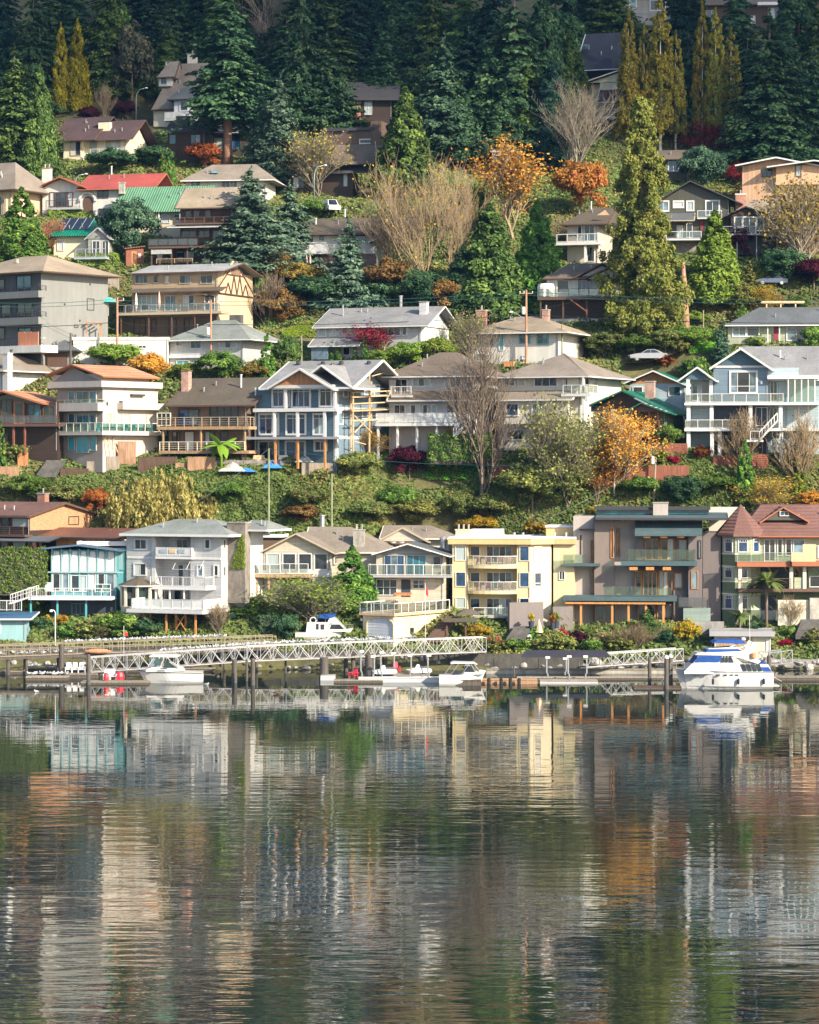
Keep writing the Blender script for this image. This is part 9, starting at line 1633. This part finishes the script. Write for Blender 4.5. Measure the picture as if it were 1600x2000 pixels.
# ---------------------------------------------------------------- cars
def car(px, py, wpx, label, m, rz=0.0, van=False, D=None):
    D = D or Dfor(px, py); x = (px-800)/FPX*D; e = empty('parked_van' if van else 'parked_car', (x, D, max(gz(x, D)+.35, CZ-(py-HY)/FPX*D)), rz, label, 'van' if van else 'car'); k = (wpx/S(D))/4.6; e.scale = (k, k, k)
    body = [(-2.3,.35),(-2.28,.75),(-1.5,.92),(-.75,.98),(1.5,1.0),(2.2,.95),(2.3,.6),(2.25,.35)] if not van else [(-2.3,.4),(-2.3,.95),(-1.7,1.1),(-1.2,1.2),(2.3,1.2),(2.3,.4)]
    cab = [(-.95,.95),(-.2,1.42),(.7,1.45),(1.25,1.25),(1.75,.98)] if not van else [(-1.6,1.1),(-.9,1.95),(2.15,2.0),(2.3,1.2)]
    slabz(body, .88, .84).build('body', m, e); slabz(cab, .8, .62).build('cabin', m, e)
    w = ([(-.78,.99),(-.2,1.36),(.2,1.38),(.2,.99)], [(.28,.99),(.28,1.38),(.68,1.38),(1.35,1.05)]) if not van else ([(-1.35,1.22),(-.85,1.8),(-.2,1.8),(-.2,1.22)], [(0,1.3),(0,1.8),(1.0,1.8),(1.0,1.3)])
    for p in w:
        for y in (-1, 1): MB().prism([(a, y*(.815-.18*(b-.95)/.5*(1 if not van else .4)), b) for a, b in p], (0, y*.02, 0)).build('window', 'gl', e)
    ws = cab[0], cab[1]; MB().prism([(ws[0][0]-.03,-.66,ws[0][1]+.06),(ws[0][0]-.03,.66,ws[0][1]+.06),(ws[1][0]-.03,.56,ws[1][1]-.05),(ws[1][0]-.03,-.56,ws[1][1]-.05)], (-.02,0,.02)).build('windscreen', 'gl', e)
    for wx in (-1.45, 1.4):
        for y in (-.86, .74):
            t = MB(); n = 14; ring = [(wx+.33*math.cos(6.283*i/n), y, .33+.33*math.sin(6.283*i/n)) for i in range(n)]; wh = t.prism(ring, (0, .14, 0)).build('wheel', 'rubber', e); MB().prism([(wx+.2*math.cos(6.283*i/10), y-.02, .33+.2*math.sin(6.283*i/10)) for i in range(10)], (0, .03, 0)).build('rim', 'alu', wh)
    for y in (-.6, .6): MB().box(-2.34,-2.24,y-.18,y+.18,.6,.74).build('headlight', 'plastic_white', e); MB().box(2.22,2.34,y-.18,y+.18,.68,.84).build('tail_light', 'red', e)
dv = Dfor(1266, 718); x0, x1 = (1222-800)/FPX*dv, (1350-800)/FPX*dv
n_ = 12; gxs = np.linspace(x0, x1, n_); vv = [(a, dv-2.6+b*.9, gz(a, dv)+.28) for b in range(7) for a in gxs]
kind(MB().add(vv, [(j*n_+i, j*n_+i+1, (j+1)*n_+i+1, (j+1)*n_+i) for j in range(6) for i in range(n_-1)]).build('driveway', 'drive'), 'structure')
car(1266, 718, 74, 'silver sedan parked on the driveway behind the cream house', 'car_silver', 0.05); car(645, 424, 62, 'white van half hidden beside the rounded clipped cedar', 'car_white', 1.9, True); car(1506, 566, 62, 'dark blue car parked under the clipped hedge', 'car_blue', .1)
# ---------------------------------------------------------------- fences, arbour, trunk, tarps
def fence(px0, px1, yt, yb, m, label, D=None, slats=False, step=.16, lattice=False):
    D = D or Dfor((px0+px1)/2, yb); a, b = P(px0, yb, D), P(px1, yb, D); e = empty('fence', a, 0, label, 'fence'); L = b.x-a.x; h = (yb-yt)/S(D)
    for x in np.linspace(0, L, max(2, int(L/2)+1)): MB().box(x-.07, x+.07, -.02, .12, -1.0, h+.08).build('post', m, e)
    if slats:
        n = max(3, int(h/.24))
        for i in range(n): MB().box(0, L, -.06, -.025, h*i/n+.02, h*(i+1)/n-.03).build('slat', m, e)
    else:
        n = max(2, int(L/step)); mb = MB()
        for i in range(n): mb.box(L*i/n+.008, L*(i+1)/n-.008, -.07-.012*(i % 2), -.03, -.6, h+random.uniform(-.03, .03))
        kind(mb.build('boards', m, e), 'stuff')
    MB().box(0, L, -.09, .06, h-.02, h+.06).build('cap_rail', m, e)
for px0, px1, yt, yb, m, lab, s in [(70,112,848,878,'cedar','cedar board fence panel below the young bright cedar',0),(54,70,860,892,'fence_tan','highest step of the stepped fence at the west',0),(35,54,884,914,'cedar','middle step of the stepped fence at the west',0),(0,36,912,934,'fence_tan','lowest step of the stepped fence at the west',0),(118,172,916,934,'darkwood','dark low fence under the taupe house',0),(170,195,902,922,'greywood','low weathered fence step below the taupe house',0),(194,232,892,922,'greywood','taller weathered fence step below the taupe house',0),(231,264,863,910,'fence_tan','tall tan fence at the brown house deck',0),(343,367,905,922,'fence_tan','low tan fence step below the brown decks',0),(367,420,893,925,'fence_tan','higher tan fence step below the brown decks',0),(270,345,893,918,'darkwood','dark board skirting under the lower brown deck',0),(590,650,905,928,'greywood','weathered board fence below the blue house',0),(420,590,900,914,'cblock','low block parapet in front of the blue house',0),(960,996,910,938,'fence_red','red slatted screen at the foot of the bare tree',1),(1278,1342,867,894,'fence_red','red slatted fence beside the glossy bush',1),(1225,1345,910,938,'fence_red','long dark red fence below the green houses',0),(1394,1440,890,914,'fence_red','red slatted fence below the white columns',1),(1466,1500,888,914,'fence_red','red slatted fence below the white stairs',1),(198,232,545,566,'greywood','weathered board fence beside the grey stucco block',0),(1000,1040,920,940,'fence_tan','tan fence behind the olive bushes',0)]: fence(px0, px1, yt, yb, m, lab, slats=bool(s))
ab = empty('arbour', P(1495, 612, 391), 0, 'pale timber arbour above the slate-roofed bungalow', 'arbour')
for x in (0.2, 2.2, 4.3): MB().box(x-.09, x+.09, 0, .18, -1.5, 1.5).build('post', 'newwood', ab)
MB().box(-.4, 5.6, -.1, .3, 1.5, 1.75).build('beam', 'newwood', ab); MB().box(-.4, 5.6, 1.2, 1.5, 1.5, 1.75).build('beam', 'newwood', ab)
dt = empty('dead_trunk', P(1338, 614, 396), 0, 'tall dead red-brown tree trunk beside the towering cedar', 'tree trunk'); dt.location.z = min(dt.location.z, gz(dt.location.x, dt.location.y)); hh = CZ-(512-HY)/FPX*396-dt.location.z; MB().tube([(0,0,-.5),(0,0,hh*.3),(-.15,0,hh*.7),(-.25,0,hh)], [.85,.6,.45,.22], 9).build('trunk', 'pole_brown', dt, True)
def tarp(px, py, w, h, m, label, seed):
    D = Dfor(px, py); x = (px-800)/FPX*D; rr = random.Random(seed); m_ = MB(); n = 9; vs = []
    for j in range(n):
        for i in range(n):
            a, b = i/(n-1)*2-1, j/(n-1)*2-1; r2 = max(abs(a), abs(b)); vs.append((a*w/2, b*1.3, h*max(0, 1-r2**1.4)*(.7+.5*rr.random())+.02))
    o = m_.add(vs, [(j*n+i, j*n+i+1, (j+1)*n+i+1, (j+1)*n+i) for j in range(n-1) for i in range(n-1)]).build('tarpaulin', m); o.location = (x, D, gz(x, D)+.2); tag(o, label, 'tarp')
tarp(455, 926, 3.6, 1.0, 'tarp_white', 'grey tarpaulin tent over building material', 1); tarp(480, 928, 2.6, .5, 'tarp_blue', 'blue tarpaulin lying beside the grey tent', 2); tarp(533, 918, 2.6, .8, 'tarp_blue', 'bright blue tarpaulin heap in front of the blue house', 3); tarp(595, 912, 2.4, .8, 'tarp_white', 'pale plastic sheet heap beside the weathered fence', 4)
for i, (px, w, m) in enumerate(((505, 1.6, 'newwood'), (552, 1.4, 'boat_white'), (588, 2.2, 'cedar'), (612, 1.8, 'newwood'))):
    p = P(px, 898, 351.5); e = empty('lumber_stack', p, .1*i, f'{["first","second","third","fourth"][i]} stack of building material from the west on the blue house terrace', 'stack', 'building material stacks')
    for k in range(4): MB().box(-w/2+.06*k, w/2-.05*(k % 2), -.5, .4, -.4+k*.25, -.4+k*.25+.22).build('board', m, e)
um = empty('market_parasol', P(212, 600, 389), 0, 'teal garden parasol beside the grey stucco block', 'parasol'); um.location.z = max(gz(um.location.x, 389), um.location.z-1.2); MB().bar((0,0,0), (0,0,2.6), .04).build('pole', 'trim', um); MB().lathe((0,0,1.9), [(1.5,0),(.9,.42),(.05,.75)], 8).build('canopy', 'umb_teal', um)

# ---------------------------------------------------------------- blue volume added to lift the dark tones of the upper slope
def lift_haze():
    m = bpy.data.materials.new('lift_haze'); m.use_nodes = True; nt = m.node_tree; nt.nodes.remove(nt.nodes['Principled BSDF'])
    v = node(nt, 'ShaderNodeVolumePrincipled', Density=.00004); v.inputs['Color'].default_value = (.2, .5, 1, 1)
    nt.links.new(v.outputs[0], nt.nodes['Material Output'].inputs['Volume']); kind(MB().box(-520, 520, -420, 2600, -8, 235).build('lift_haze', m), 'stuff')
lift_haze()

ORD = 'first second third fourth fifth sixth seventh eighth ninth tenth eleventh twelfth'.split(); same = {}
for o in scene.objects:
    if o.get('group') == 'firs of the shaded wood': same.setdefault(o['label'], []).append(o)
for lab, os_ in same.items():
    if len(os_) > 1:
        for k, o in enumerate(sorted(os_, key=lambda q: q.location.x/q.location.y)): o['label'] = lab.replace('dark', f'{ORD[k]} dark').replace('in the', 'from the west in the', 1)
